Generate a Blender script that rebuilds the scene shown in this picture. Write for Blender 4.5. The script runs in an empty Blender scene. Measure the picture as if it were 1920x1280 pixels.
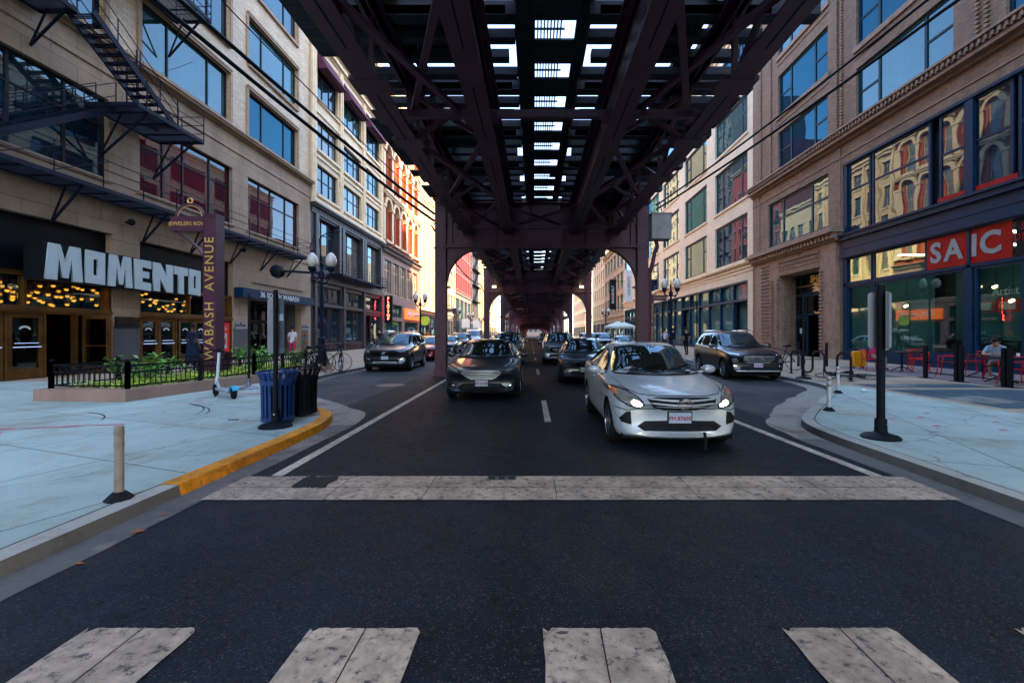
import bpy, bmesh, math, random
from mathutils import Vector, Matrix
from mathutils.bvhtree import BVHTree
R = math.radians
random.seed(7)
scn = bpy.context.scene
# ---------------------------------------------------------------- camera
cam_d = bpy.data.cameras.new('camera'); cam = bpy.data.objects.new('camera', cam_d)
scn.collection.objects.link(cam); scn.camera = cam
cam.location = (0, 0, 1.5); cam.rotation_euler = (R(90), 0, 0)
cam_d.sensor_width = 36; cam_d.lens = 16.0
cam_d.shift_x = -0.02135; cam_d.shift_y = -0.0078
cam_d.clip_start = 0.05; cam_d.clip_end = 2000
# ---------------------------------------------------------------- light
SUN_EL = R(33); SUN_DIR = Vector((0.93 * math.cos(SUN_EL), -0.37 * math.cos(SUN_EL), math.sin(SUN_EL))).normalized()
w = bpy.data.worlds.new('World'); scn.world = w; w.use_nodes = True
nt = w.node_tree; bg = nt.nodes['Background']
sky = nt.nodes.new('ShaderNodeTexSky'); sky.sky_type = 'NISHITA'; sky.sun_disc = False
sky.sun_elevation = SUN_EL; sky.sun_rotation = math.atan2(SUN_DIR.x, SUN_DIR.y)
sky.ozone_density = 0.9; sky.air_density = 1.0; sky.dust_density = 1.2
nt.links.new(sky.outputs[0], bg.inputs[0]); bg.inputs[1].default_value = 0.15
sl = bpy.data.lights.new('sun', 'SUN'); sl.energy = 3.2; sl.angle = R(0.5); sl.color = (1.0, 0.72, 0.43)
so = bpy.data.objects.new('sun', sl); scn.collection.objects.link(so)
so.rotation_euler = SUN_DIR.to_track_quat('Z', 'Y').to_euler()
scn.view_settings.view_transform = 'Standard'; scn.view_settings.look = 'None'
scn.view_settings.exposure = 3.0; scn.view_settings.gamma = 1
scn.cycles.max_bounces = 8; scn.cycles.diffuse_bounces = 4; scn.cycles.glossy_bounces = 4
scn.cycles.transparent_max_bounces = 12; scn.cycles.transmission_bounces = 4
scn.cycles.caustics_reflective = False; scn.cycles.caustics_refractive = False
scn.cycles.use_denoising = True; scn.cycles.sample_clamp_indirect = 6
# ---------------------------------------------------------------- materials
MATS = {}
def nodes_of(name):
    m = bpy.data.materials.new(name); m.use_nodes = True
    return m, m.node_tree.nodes, m.node_tree.links, m.node_tree.nodes['Principled BSDF']
def ramp(N, L, fac, stops):
    r = N.new('ShaderNodeValToRGB'); e = r.color_ramp.elements
    while len(e) < len(stops): e.new(0.5)
    for k, (p, c) in enumerate(stops):
        e[k].position = p; e[k].color = (*c, 1) if len(c) == 3 else c
    L.new(fac, r.inputs[0]); return r.outputs[0]
def mixc(N, L, fac, a, b, mode='MIX'):
    m = N.new('ShaderNodeMix'); m.data_type = 'RGBA'; m.blend_type = mode
    for s, v in ((0, fac), (6, a), (7, b)):
        if isinstance(v, (int, float)): m.inputs[s].default_value = v
        elif isinstance(v, tuple): m.inputs[s].default_value = (*v, 1)
        else: L.new(v, m.inputs[s])
    return m.outputs[2]
def noise(N, L, vec, scale, detail=4, rough=.6):
    n = N.new('ShaderNodeTexNoise'); n.inputs['Scale'].default_value = scale
    n.inputs['Detail'].default_value = detail; n.inputs['Roughness'].default_value = rough
    if vec: L.new(vec, n.inputs['Vector'])
    return n.outputs[0]
def objco(N): return N.new('ShaderNodeTexCoord').outputs['Object']
def bump(N, L, h, strength, dist, P):
    b = N.new('ShaderNodeBump'); b.inputs['Strength'].default_value = strength; b.inputs['Distance'].default_value = dist
    L.new(h, b.inputs['Height']); L.new(b.outputs[0], P.inputs['Normal']); return b
def scaled(c, k): return tuple(min(1, max(0, v * k)) for v in c)
def plain(name, col, rough=.6, metal=0, var=.18, scale=3, coat=0, bmp=.0, stretch=None, ior=None):
    """a painted / cast surface: base colour with soft mottling, dirt and uneven gloss"""
    if name in MATS: return MATS[name]
    m, N, L, P = nodes_of(name)
    co = objco(N)
    if stretch:
        mp = N.new('ShaderNodeMapping'); mp.inputs['Scale'].default_value = stretch; L.new(co, mp.inputs[0]); co = mp.outputs[0]
    n = noise(N, L, co, scale, 6, .65)
    c = ramp(N, L, n, [(.25, scaled(col, 1 - var * 1.6)), (.5, col), (.75, scaled(col, 1 + var))])
    L.new(c, P.inputs['Base Color'])
    rr = N.new('ShaderNodeMapRange'); rr.inputs[3].default_value = max(0, rough - .08); rr.inputs[4].default_value = min(1, rough + .1)
    L.new(n, rr.inputs[0]); L.new(rr.outputs[0], P.inputs['Roughness'])
    P.inputs['Metallic'].default_value = metal; P.inputs['Coat Weight'].default_value = coat; P.inputs['Coat Roughness'].default_value = .04
    if ior: P.inputs['IOR'].default_value = ior
    if max(col) < .12 and not metal: P.inputs['Specular IOR Level'].default_value = .13
    if bmp: bump(N, L, noise(N, L, co, scale * 9, 3), bmp, .01, P)
    MATS[name] = m; return m
def emit(name, col, strength):
    if name in MATS: return MATS[name]
    m, N, L, P = nodes_of(name); P.inputs['Base Color'].default_value = (*col, 1)
    P.inputs['Emission Color'].default_value = (*col, 1); P.inputs['Emission Strength'].default_value = strength
    MATS[name] = m; return m
def masonry(name, col, mortar, bw, bh, ms=.008, var=.16, rough=.8, stain=.3, bmp=.35, off=.5):
    """bricks or blocks on vertical walls: (x + y, z) mapping"""
    if name in MATS: return MATS[name]
    m, N, L, P = nodes_of(name); co = objco(N)
    s = N.new('ShaderNodeSeparateXYZ'); L.new(co, s.inputs[0])
    a = N.new('ShaderNodeMath'); a.operation = 'ADD'; L.new(s.outputs[0], a.inputs[0]); L.new(s.outputs[1], a.inputs[1])
    cb = N.new('ShaderNodeCombineXYZ'); L.new(a.outputs[0], cb.inputs[0]); L.new(s.outputs[2], cb.inputs[1])
    b = N.new('ShaderNodeTexBrick'); L.new(cb.outputs[0], b.inputs['Vector'])
    b.inputs['Scale'].default_value = 1; b.inputs['Brick Width'].default_value = bw; b.inputs['Row Height'].default_value = bh
    b.inputs['Mortar Size'].default_value = ms; b.inputs['Mortar Smooth'].default_value = .3; b.offset = off
    b.inputs['Color1'].default_value = (*scaled(col, 1 + var), 1); b.inputs['Color2'].default_value = (*scaled(col, 1 - var), 1)
    b.inputs['Mortar'].default_value = (*mortar, 1)
    mp = N.new('ShaderNodeMapping'); mp.inputs['Scale'].default_value = (1, 1, .35); L.new(co, mp.inputs[0])
    n = noise(N, L, mp.outputs[0], .9, 7, .7)
    st = ramp(N, L, n, [(.3, (1 - stain,) * 3), (.62, (1, 1, 1))])
    c = mixc(N, L, 1.0, b.outputs['Color'], st, 'MULTIPLY'); L.new(c, P.inputs['Base Color'])
    P.inputs['Roughness'].default_value = rough
    inv = N.new('ShaderNodeMath'); inv.operation = 'SUBTRACT'; inv.inputs[0].default_value = 1; L.new(b.outputs['Fac'], inv.inputs[1])
    bump(N, L, inv.outputs[0], bmp, .01, P)
    MATS[name] = m; return m
def mirror_glass(name, tint, ior=1.75, wob=.007, scale=.9, inner=None, spec=(.62, .86, 1)):
    """coated window glass against a dim room: dim colour of what stands behind it, clear tinted reflections, slightly uneven panes"""
    if name in MATS: return MATS[name]
    m, N, L, P = nodes_of(name); co = objco(N)
    n = noise(N, L, co, scale, 2)
    c = mixc(N, L, n, scaled(tint, .35), inner or scaled(tint, 1.9)); L.new(c, P.inputs['Base Color'])
    P.inputs['Roughness'].default_value = .5; P.inputs['Specular IOR Level'].default_value = 0
    g = N.new('ShaderNodeBsdfGlossy'); g.inputs['Roughness'].default_value = .012; g.inputs['Color'].default_value = (*spec, 1)
    f = N.new('ShaderNodeFresnel'); f.inputs[0].default_value = ior
    b = N.new('ShaderNodeBump'); b.inputs['Strength'].default_value = wob; b.inputs['Distance'].default_value = .6
    L.new(noise(N, L, co, scale * .8, 1), b.inputs['Height']); L.new(b.outputs[0], g.inputs['Normal'])
    mx = N.new('ShaderNodeMixShader'); L.new(f.outputs[0], mx.inputs[0]); L.new(P.outputs[0], mx.inputs[1]); L.new(g.outputs[0], mx.inputs[2])
    L.new(mx.outputs[0], N['Material Output'].inputs[0]); MATS[name] = m; return m
def clear_glass(name, tint=(.75, .88, .86), refl=1.0):
    if name in MATS: return MATS[name]
    m, N, L, P = nodes_of(name); N.remove(P)
    out = N['Material Output']
    t = N.new('ShaderNodeBsdfTransparent'); t.inputs[0].default_value = (*tint, 1)
    g = N.new('ShaderNodeBsdfGlossy'); g.inputs['Roughness'].default_value = .01
    f = N.new('ShaderNodeFresnel'); f.inputs[0].default_value = 1.6
    mu = N.new('ShaderNodeMath'); mu.operation = 'MULTIPLY'; mu.inputs[1].default_value = refl; L.new(f.outputs[0], mu.inputs[0])
    b = N.new('ShaderNodeBump'); b.inputs['Strength'].default_value = .005; b.inputs['Distance'].default_value = .5
    L.new(noise(N, L, objco(N), .8, 1), b.inputs['Height']); L.new(b.outputs[0], g.inputs['Normal'])
    mx = N.new('ShaderNodeMixShader'); L.new(mu.outputs[0], mx.inputs[0]); L.new(t.outputs[0], mx.inputs[1]); L.new(g.outputs[0], mx.inputs[2])
    L.new(mx.outputs[0], out.inputs[0]); MATS[name] = m; return m
def car_paint(name, col, metal=.75, rough=.3, coat=1):
    if name in MATS: return MATS[name]
    m, N, L, P = nodes_of(name); co = objco(N)
    n = noise(N, L, co, 2.2, 5, .7)
    L.new(ramp(N, L, n, [(.3, scaled(col, .82)), (.65, col)]), P.inputs['Base Color'])
    P.inputs['Metallic'].default_value = metal; P.inputs['Roughness'].default_value = rough
    P.inputs['Coat Weight'].default_value = coat; P.inputs['Coat Roughness'].default_value = .03; P.inputs['Coat IOR'].default_value = 1.48
    MATS[name] = m; return m
def mul(N, L, a, b):
    return mixc(N, L, 1.0, a, b, 'MULTIPLY')
def gain(N, L, c, k):
    v = N.new('ShaderNodeVectorMath'); v.operation = 'SCALE'; L.new(c, v.inputs[0])
    if isinstance(k, (int, float)): v.inputs['Scale'].default_value = k
    else: L.new(k, v.inputs['Scale'])
    return v.outputs[0]
def maprange(N, L, v, a, b, c, d):
    r = N.new('ShaderNodeMapRange'); L.new(v, r.inputs[0])
    for i, q in enumerate((a, b, c, d)): r.inputs[i + 1].default_value = q
    return r.outputs[0]
def warped(N, L, co, scale, amt):
    nv = N.new('ShaderNodeTexNoise'); nv.inputs['Scale'].default_value = scale; nv.inputs['Detail'].default_value = 5; L.new(co, nv.inputs[0])
    a = N.new('ShaderNodeVectorMath'); a.operation = 'SCALE'; L.new(nv.outputs[1], a.inputs[0]); a.inputs['Scale'].default_value = amt
    b = N.new('ShaderNodeVectorMath'); b.operation = 'ADD'; L.new(co, b.inputs[0]); L.new(a.outputs[0], b.inputs[1]); return b.outputs[0]
def voro(N, L, vec, scale, feature='F1', out=0):
    v = N.new('ShaderNodeTexVoronoi'); v.feature = feature; v.inputs['Scale'].default_value = scale; L.new(vec, v.inputs['Vector']); return v.outputs[out]
def asphalt(name, base, warm):
    m, N, L, P = nodes_of(name); co = objco(N)
    big = noise(N, L, co, .25, 6, .7); mp = N.new('ShaderNodeMapping'); mp.inputs['Scale'].default_value = (1, .10, 1); L.new(co, mp.inputs[0])
    lanes = noise(N, L, mp.outputs[0], .9, 4, .6); mid = noise(N, L, co, 4.5, 6, .8)
    c = ramp(N, L, big, [(.40, scaled(base, .55)), (.5, base), (.58, warm), (.68, scaled(warm, 1.35))])
    c = gain(N, L, c, maprange(N, L, lanes, .35, .65, .72, 1.35)); c = gain(N, L, c, maprange(N, L, mid, .35, .65, .7, 1.3))
    vc = N.new('ShaderNodeTexVoronoi'); vc.inputs['Scale'].default_value = 125; L.new(co, vc.inputs[0])
    sp = N.new('ShaderNodeSeparateColor'); L.new(vc.outputs['Color'], sp.inputs[0])
    c = gain(N, L, c, maprange(N, L, sp.outputs[0], .0, .75, .45, 1.25)); 
    st = maprange(N, L, sp.outputs[1], .88, 1.0, 0.0, .85); c = mixc(N, L, st, c, (.085, .072, .062))
    w_ = warped(N, L, co, 3, .25)
    spots = voro(N, L, w_, 2.1); c = gain(N, L, c, maprange(N, L, spots, .07, .10, .35, 1.0))
    spots2 = voro(N, L, warped(N, L, co, 9, .1), 6.5); c = gain(N, L, c, maprange(N, L, spots2, .09, .13, .3, 1.0))
    L.new(c, P.inputs['Base Color'])
    L.new(maprange(N, L, mid, .3, .7, .6, .85), P.inputs['Roughness']); P.inputs['Specular IOR Level'].default_value = .2
    bump(N, L, vc.outputs['Distance'], .6, .006, P); MATS[name] = m; return m
def concrete(name, col, jx=1.5, jy=1.5, joint=.012, dirt=(.55, .5, .45), rot=0.0, crack=.5):
    m, N, L, P = nodes_of(name); co = objco(N)
    mr = N.new('ShaderNodeMapping'); mr.inputs['Rotation'].default_value = (0, 0, rot); L.new(co, mr.inputs[0])
    b = N.new('ShaderNodeTexBrick'); L.new(mr.outputs[0], b.inputs[0]); b.offset = 0
    b.inputs['Scale'].default_value = 1; b.inputs['Brick Width'].default_value = jx; b.inputs['Row Height'].default_value = jy
    b.inputs['Mortar Size'].default_value = joint; b.inputs['Mortar Smooth'].default_value = .4
    b.inputs['Color1'].default_value = (*scaled(col, 1.06), 1); b.inputs['Color2'].default_value = (*scaled(col, .92), 1)
    b.inputs['Mortar'].default_value = (*scaled(col, .3), 1)
    n = noise(N, L, co, .8, 8, .72)
    c = mixc(N, L, 1.0, b.outputs[0], ramp(N, L, n, [(.36, dirt), (.48, (.93, .93, .93)), (.6, (1, 1, 1))]), 'MULTIPLY')
    mp = N.new('ShaderNodeMapping'); mp.inputs['Scale'].default_value = (5, .8, 1); mp.inputs['Rotation'].default_value = (0, 0, .5); L.new(co, mp.inputs[0])
    sc = noise(N, L, mp.outputs[0], 2.4, 5, .8)
    c = mixc(N, L, 1.0, c, ramp(N, L, sc, [(.33, (.6, .58, .55)), (.42, (1, 1, 1))]), 'MULTIPLY')
    f = noise(N, L, co, 60, 3, .7)
    c = mixc(N, L, 1.0, c, ramp(N, L, f, [(.3, (.85,) * 3), (.7, (1.08,) * 3)]), 'MULTIPLY')
    tn = noise(N, L, warped(N, L, co, 1.5, .6), .55, 5, .7); c = mixc(N, L, maprange(N, L, tn, .56, .66, 0.0, .55), c, (.40, .33, .25))
    gum = voro(N, L, warped(N, L, co, 5, .1), 1.7); c = gain(N, L, c, maprange(N, L, gum, .045, .06, .6, 1.0))
    hs = voro(N, L, warped(N, L, co, 1.2, .9), .22, 'DISTANCE_TO_EDGE'); c = gain(N, L, c, maprange(N, L, hs, .0, .004, .55, 1.0))
    L.new(c, P.inputs['Base Color']); P.inputs['Roughness'].default_value = .75
    bump(N, L, f, .2, .006, P); MATS[name] = m; return m
def worn_paint(name, col, under, wear=.5):
    """thermoplastic road paint: hairline cracks, chipped spots, tyre grime in blotches"""
    m, N, L, P = nodes_of(name); co = objco(N)
    n = noise(N, L, co, 16, 7, .8); blot = noise(N, L, co, 1.6, 7, .75); mid = noise(N, L, warped(N, L, co, 2, .3), 5, 6, .8)
    c = ramp(N, L, blot, [(.34, scaled(col, .55)), (.5, scaled(col, .9)), (.62, scaled(col, 1.12))])
    c = gain(N, L, c, maprange(N, L, mid, .38, .6, .72, 1.08)); c = gain(N, L, c, maprange(N, L, n, .35, .6, .8, 1.08))
    chips = maprange(N, L, n, .36 + wear * .05, .43 + wear * .05, 1.0, 0.0)
    sp = voro(N, L, warped(N, L, co, 6, .15), 3.2); spm = maprange(N, L, sp, .05, .08, 1.0, 0.0)
    ed = voro(N, L, warped(N, L, co, 3, .5), .9, 'DISTANCE_TO_EDGE'); cr = maprange(N, L, ed, .0, .006, .8, 0.0)
    for k in (chips, spm, cr): c = mixc(N, L, k, c, under)
    L.new(c, P.inputs['Base Color']); P.inputs['Roughness'].default_value = .65
    bump(N, L, n, .3, .006, P); MATS[name] = m; return m
def steel(name, col, rust=(.16, .07, .03)):
    m, N, L, P = nodes_of(name); co = objco(N)
    n = noise(N, L, co, 1.4, 8, .75); mp = N.new('ShaderNodeMapping'); mp.inputs['Scale'].default_value = (1, 1, .2); L.new(co, mp.inputs[0])
    n2 = noise(N, L, mp.outputs[0], 4, 6, .7)
    c = ramp(N, L, n, [(.3, scaled(col, .6)), (.55, col), (.8, scaled(col, 1.3))])
    c = mixc(N, L, ramp(N, L, n2, [(.66, (0, 0, 0)), (.76, (.8, .8, .8))]), c, rust)
    L.new(c, P.inputs['Base Color']); P.inputs['Roughness'].default_value = .48
    bump(N, L, n2, .12, .01, P); MATS[name] = m; return m
def foliage(name, c1, c2):
    m, N, L, P = nodes_of(name)
    n = noise(N, L, objco(N), 6, 3); L.new(ramp(N, L, n, [(.3, c1), (.7, c2)]), P.inputs['Base Color'])
    P.inputs['Roughness'].default_value = .5; MATS[name] = m; return m

# ---------------------------------------------------------------- mesh helpers
COL = scn.collection
class MB:
    def __init__(s): s.v = []; s.f = []; s.mi = []; s.m = 0; s.T = None
    def add(s, vs, fs):
        o = len(s.v)
        if s.T is not None: vs = [s.T @ Vector(p) for p in vs]
        s.v += [tuple(p) for p in vs]; s.f += [tuple(o + i for i in f) for f in fs]; s.mi += [s.m] * len(fs); return s
    def box(s, x0, x1, y0, y1, z0, z1):
        if x0 > x1: x0, x1 = x1, x0
        if y0 > y1: y0, y1 = y1, y0
        if z0 > z1: z0, z1 = z1, z0
        return s.add([(x0, y0, z0), (x1, y0, z0), (x1, y1, z0), (x0, y1, z0), (x0, y0, z1), (x1, y0, z1), (x1, y1, z1), (x0, y1, z1)],
                     [(3, 2, 1, 0), (4, 5, 6, 7), (0, 1, 5, 4), (1, 2, 6, 5), (2, 3, 7, 6), (3, 0, 4, 7)])
    def bar(s, a, b, w, h=None, up=(0, 0, 1)):
        """rectangular bar from a to b"""
        a = Vector(a); b = Vector(b); d = (b - a).normalized(); u = Vector(up)
        if abs(d.dot(u)) > .98: u = Vector((1, 0, 0))
        r = d.cross(u).normalized() * (w / 2); t = r.cross(d).normalized() * ((h or w) / 2)
        vs = [a - r - t, a + r - t, a + r + t, a - r + t, b - r - t, b + r - t, b + r + t, b - r + t]
        return s.add(vs, [(0, 1, 2, 3), (7, 6, 5, 4), (0, 4, 5, 1), (1, 5, 6, 2), (2, 6, 7, 3), (3, 7, 4, 0)])
    def tube(s, pts, r, n=8, caps=True, closed=False):
        pts = [Vector(p) for p in pts]; k = len(pts); rs = r if isinstance(r, (list, tuple)) else [r] * k
        vs = []; ref = None
        for i, p in enumerate(pts):
            if closed: d = pts[(i + 1) % k] - pts[i - 1]
            else: d = (pts[min(i + 1, k - 1)] - pts[max(i - 1, 0)])
            d = d.normalized() if d.length > 1e-9 else Vector((0, 0, 1))
            if ref is None:
                ref = Vector((0, 0, 1)) if abs(d.z) < .9 else Vector((1, 0, 0))
            a = d.cross(ref)
            if a.length < 1e-4: a = d.cross(Vector((0, 1, 0)))
            a.normalize(); b = a.cross(d).normalized(); ref = b if not closed else ref
            for j in range(n):
                t = 2 * math.pi * j / n; vs.append(p + (a * math.cos(t) + b * math.sin(t)) * rs[i])
        fs = []
        for i in range(k if closed else k - 1):
            i2 = (i + 1) % k
            for j in range(n): fs.append((i * n + j, i * n + (j + 1) % n, i2 * n + (j + 1) % n, i2 * n + j))
        if caps and not closed: fs += [tuple(range(n))[::-1], tuple((k - 1) * n + j for j in range(n))]
        return s.add(vs, fs)
    def lathe(s, c, prof, n=20, axis='z'):
        """prof: (r, h) pairs"""
        vs = []
        for r, h in prof:
            for j in range(n):
                t = 2 * math.pi * j / n; a, b = r * math.cos(t), r * math.sin(t)
                vs.append({'z': (c[0] + a, c[1] + b, c[2] + h), 'x': (c[0] + h, c[1] + a, c[2] + b), 'y': (c[0] + a, c[1] + h, c[2] + b)}[axis])
        fs = []
        for i in range(len(prof) - 1):
            for j in range(n): fs.append((i * n + j, i * n + (j + 1) % n, (i + 1) * n + (j + 1) % n, (i + 1) * n + j))
        fs += [tuple(range(n))[::-1], tuple((len(prof) - 1) * n + j for j in range(n))]
        return s.add(vs, fs)
    def prism(s, poly, a, b, f):
        """poly (p,q) extruded from a to b; f(p,q,t) -> xyz"""
        n = len(poly); vs = [f(p, q, a) for p, q in poly] + [f(p, q, b) for p, q in poly]
        return s.add(vs, [tuple(range(n))[::-1], tuple(range(n, 2 * n))] + [(i, (i + 1) % n, n + (i + 1) % n, n + i) for i in range(n)])
    def ball(s, c, r, n=12, m=8, sz=1.0):
        return s.lathe(c, [(max(.0005, r * math.sin(math.pi * i / m)), -r * sz * math.cos(math.pi * i / m)) for i in range(m + 1)], n)
    def build(s, name, mat, parent=None, smooth=False, local=False, fix=True):
        off = Vector((0, 0, 0)); p = parent
        if not local:
            while p: off += Vector(p.location); p = p.parent
        me = bpy.data.meshes.new(name)
        me.from_pydata([(x - off.x, y - off.y, z - off.z) for x, y, z in s.v], [], s.f)
        for m in (mat if isinstance(mat, (list, tuple)) else [mat]): me.materials.append(m)
        if isinstance(mat, (list, tuple)): me.polygons.foreach_set('material_index', s.mi)
        if fix:
            bm = bmesh.new(); bm.from_mesh(me); bmesh.ops.recalc_face_normals(bm, faces=bm.faces); bm.to_mesh(me); bm.free()
        if smooth:
            me.polygons.foreach_set('use_smooth', [True] * len(me.polygons))
            if smooth != 2: me.set_sharp_from_angle(angle=R(38))
        me.update(); o = bpy.data.objects.new(name, me); COL.objects.link(o)
        if parent: o.parent = parent
        return o
def build_split(mb, name, mat, parent, smooth=False):
    """one object for each separate piece (pieces whose boxes touch stay together)"""
    n = len(mb.v); par = list(range(n))
    def find(i):
        while par[i] != i: par[i] = par[par[i]]; i = par[i]
        return i
    for f in mb.f:
        for i in f[1:]: par[find(i)] = find(f[0])
    isl = {}
    for i in range(n): isl.setdefault(find(i), []).append(i)
    bx = [[[min(mb.v[i][k] for i in g) - .004 for k in range(3)], [max(mb.v[i][k] for i in g) + .004 for k in range(3)], set(g)] for g in isl.values()]
    merged = True
    while merged:
        merged = False
        for a in range(len(bx)):
            for b in range(a + 1, len(bx)):
                if all(bx[a][0][k] <= bx[b][1][k] and bx[b][0][k] <= bx[a][1][k] for k in range(3)):
                    bx[a] = [[min(bx[a][0][k], bx[b][0][k]) for k in range(3)], [max(bx[a][1][k], bx[b][1][k]) for k in range(3)], bx[a][2] | bx[b][2]]; bx.pop(b); merged = True; break
            if merged: break
    out = []
    for _, _, g in bx:
        m = MB(); idx = {}
        for f in mb.f:
            if f[0] in g:
                for i in f:
                    if i not in idx: idx[i] = len(m.v); m.v.append(mb.v[i])
                m.f.append(tuple(idx[i] for i in f)); m.mi.append(0)
        out.append(m.build(name, mat, parent, smooth))
    return out
def tag(o, label=None, cat=None, group=None, kind=None):
    if label: o['label'] = label
    if cat: o['category'] = cat
    if group: o['group'] = group
    if kind: o['kind'] = kind
    return o
def thing(name, label, cat, loc=(0, 0, 0), rz=0, group=None):
    o = bpy.data.objects.new(name, None); COL.objects.link(o); o.location = loc; o.rotation_euler = (0, 0, rz)
    o.empty_display_size = .3
    return tag(o, label, cat, group)
def copy_tree(o, parent=None):
    c = o.copy(); COL.objects.link(c); c.parent = parent
    for ch in list(o.children): copy_tree(ch, c)
    return c
def dup(o, loc, rz=None, label=None, group=None, scale=None):
    c = copy_tree(o); c.location = loc
    if rz is not None: c.rotation_euler = (0, 0, rz)
    if label: c['label'] = label
    if group: c['group'] = group
    if scale: c.scale = scale
    return c
def struct(name, mb, mat, smooth=False): return tag(mb.build(name, mat, smooth=smooth), kind='structure')
def mesh_from_text(txt, size, extrude, align='CENTER', bold=0, spacing=1.0):
    c = bpy.data.curves.new('txt', 'FONT'); c.body = txt; c.size = size; c.extrude = extrude; c.align_x = align; c.align_y = 'CENTER'
    c.offset = bold; c.space_character = spacing; c.resolution_u = 3
    o = bpy.data.objects.new('txt', c); COL.objects.link(o)
    bpy.context.view_layer.update()
    me = bpy.data.meshes.new_from_object(o.evaluated_get(bpy.context.evaluated_depsgraph_get()))
    bpy.data.objects.remove(o); bpy.data.curves.remove(c); return me
def text(name, txt, size, extrude, mat, M, parent=None, spacing=1.0, bold=0, align='CENTER'):
    """M: matrix taking text plane (x right, y up, z to the viewer) into the parent's world frame"""
    me = mesh_from_text(txt, size, extrude, align, bold, spacing); me.name = name
    off = Vector((0, 0, 0)); p = parent
    while p: off += Vector(p.location); p = p.parent
    me.transform(Matrix.Translation(-off) @ M); me.materials.clear(); me.materials.append(mat)
    o = bpy.data.objects.new(name, me); COL.objects.link(o)
    if parent: o.parent = parent
    return o
def frame_m(origin, right, up):
    r = Vector(right).normalized(); u = Vector(up).normalized(); n = r.cross(u)
    M = Matrix((r, u, n)).transposed().to_4x4(); M.translation = Vector(origin); return M
XL, XR = -15.5, 16.5
def FP(side, u, z, d):      # facade point: u along the street, z up, d out from the wall plane
    return (XL + d, u, z) if side == 'L' else (XR - d, u, z)
def fbox(mb, side, u0, u1, z0, z1, d0, d1):
    a = FP(side, u0, z0, d0); b = FP(side, u1, z1, d1); return mb.box(a[0], b[0], a[1], b[1], a[2], b[2])
def wall(mb, side, u0, u1, z0, z1, holes, d=0.0, rev=.3):
    us = sorted({u0, u1, *[v for h in holes for v in h[:2]]}); zs = sorted({z0, z1, *[v for h in holes for v in h[2:4]]})
    us = [u for u in us if u0 <= u <= u1]; zs = [z for z in zs if z0 <= z <= z1]
    for a, b in zip(us, us[1:]):
        for c, e in zip(zs, zs[1:]):
            mu, mz = (a + b) / 2, (c + e) / 2
            if any(h[0] < mu < h[1] and h[2] < mz < h[3] for h in holes): continue
            mb.add([FP(side, a, c, d), FP(side, b, c, d), FP(side, b, e, d), FP(side, a, e, d)], [(0, 1, 2, 3)])
    for h in holes:
        a, b, c, e = h[:4]; q = [(a, c), (b, c), (b, e), (a, e)]
        for i in range(4):
            p, r = q[i], q[(i + 1) % 4]
            mb.add([FP(side, *p, d), FP(side, *r, d), FP(side, *r, d - rev), FP(side, *p, d - rev)], [(0, 1, 2, 3)])
def window(parent, side, u0, u1, z0, z1, fm, gm, mull=(), trans=(), fw=.07, d=-.18, name='window', dp=.08, pane_d=.03):
    """frame mesh with its pane; mull/trans in fractions or (fraction, zlow, zhigh)"""
    f = MB()
    fbox(f, side, u0, u0 + fw, z0, z1, d - dp, d + .01); fbox(f, side, u1 - fw, u1, z0, z1, d - dp, d + .01)
    fbox(f, side, u0 + fw, u1 - fw, z0, z0 + fw, d - dp, d + .01); fbox(f, side, u0 + fw, u1 - fw, z1 - fw, z1, d - dp, d + .01)
    for t in mull:
        u = u0 + (u1 - u0) * t; fbox(f, side, u - fw / 2, u + fw / 2, z0 + fw, z1 - fw, d - dp, d + .015)
    for t in trans:
        if isinstance(t, tuple): t, a, b = t
        else: a, b = 0, 1
        z = z0 + (z1 - z0) * t; fbox(f, side, u0 + fw + (u1 - u0 - 2 * fw) * a, u0 + fw + (u1 - u0 - 2 * fw) * b, z - fw * .4, z + fw * .4, d - dp, d + .006)
    w_ = f.build(name, fm, parent)
    g = MB(); fbox(g, side, u0 + fw * .5, u1 - fw * .5, z0 + fw * .5, z1 - fw * .5, d - pane_d - .012, d - pane_d)
    g.build('pane', gm, w_); return w_
# ---------------------------------------------------------------- palette
M_ASPH = asphalt('asphalt', (.0075, .0140, .0225), (.017, .019, .022))
M_ASPH2 = asphalt('asphalt side', (.042, .046, .055), (.07, .066, .064))
M_WALK = concrete('new concrete', (.415, .495, .44), 1.55, 1.55, .011, (.74, .67, .58), .35)
M_WALK2 = concrete('old concrete', (.42, .31, .21), 1.5, 1.5, .012, (.6, .55, .5))
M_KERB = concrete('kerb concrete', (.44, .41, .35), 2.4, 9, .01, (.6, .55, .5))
M_KFACE = concrete('dark kerb face', (.13, .12, .11), 2.4, 9, .01, (.45, .4, .36))  # darker concrete for the kerb's upright face
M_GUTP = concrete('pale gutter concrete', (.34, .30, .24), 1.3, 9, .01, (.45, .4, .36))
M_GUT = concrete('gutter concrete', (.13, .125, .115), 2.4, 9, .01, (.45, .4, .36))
M_YEL = worn_paint('yellow kerb paint', (.98, .33, .002), (.30, .17, .06), .2)
M_WHITE = worn_paint('white road paint', (.50, .385, .285), (.05, .045, .045), .5)
M_LINE = worn_paint('lane paint', (.62, .54, .42), (.08, .075, .07), .0)
M_PAD = concrete('blue slate paving', (.045, .085, .115), .6, .6, .01, (.6, .6, .6))
M_PATIO = concrete('pebble paving', (.25, .19, .2), .9, .9, .01, (.6, .55, .55))
M_STONE = masonry('limestone', (.42, .29, .195), (.10, .08, .07), 1.7, .62, .009, .06, .75, .38, .25)
M_LBRICK = masonry('glazed brick', (.64, .47, .29), (.17, .12, .085), .42, .11, .006, .14, .5, .2, .25)
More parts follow.
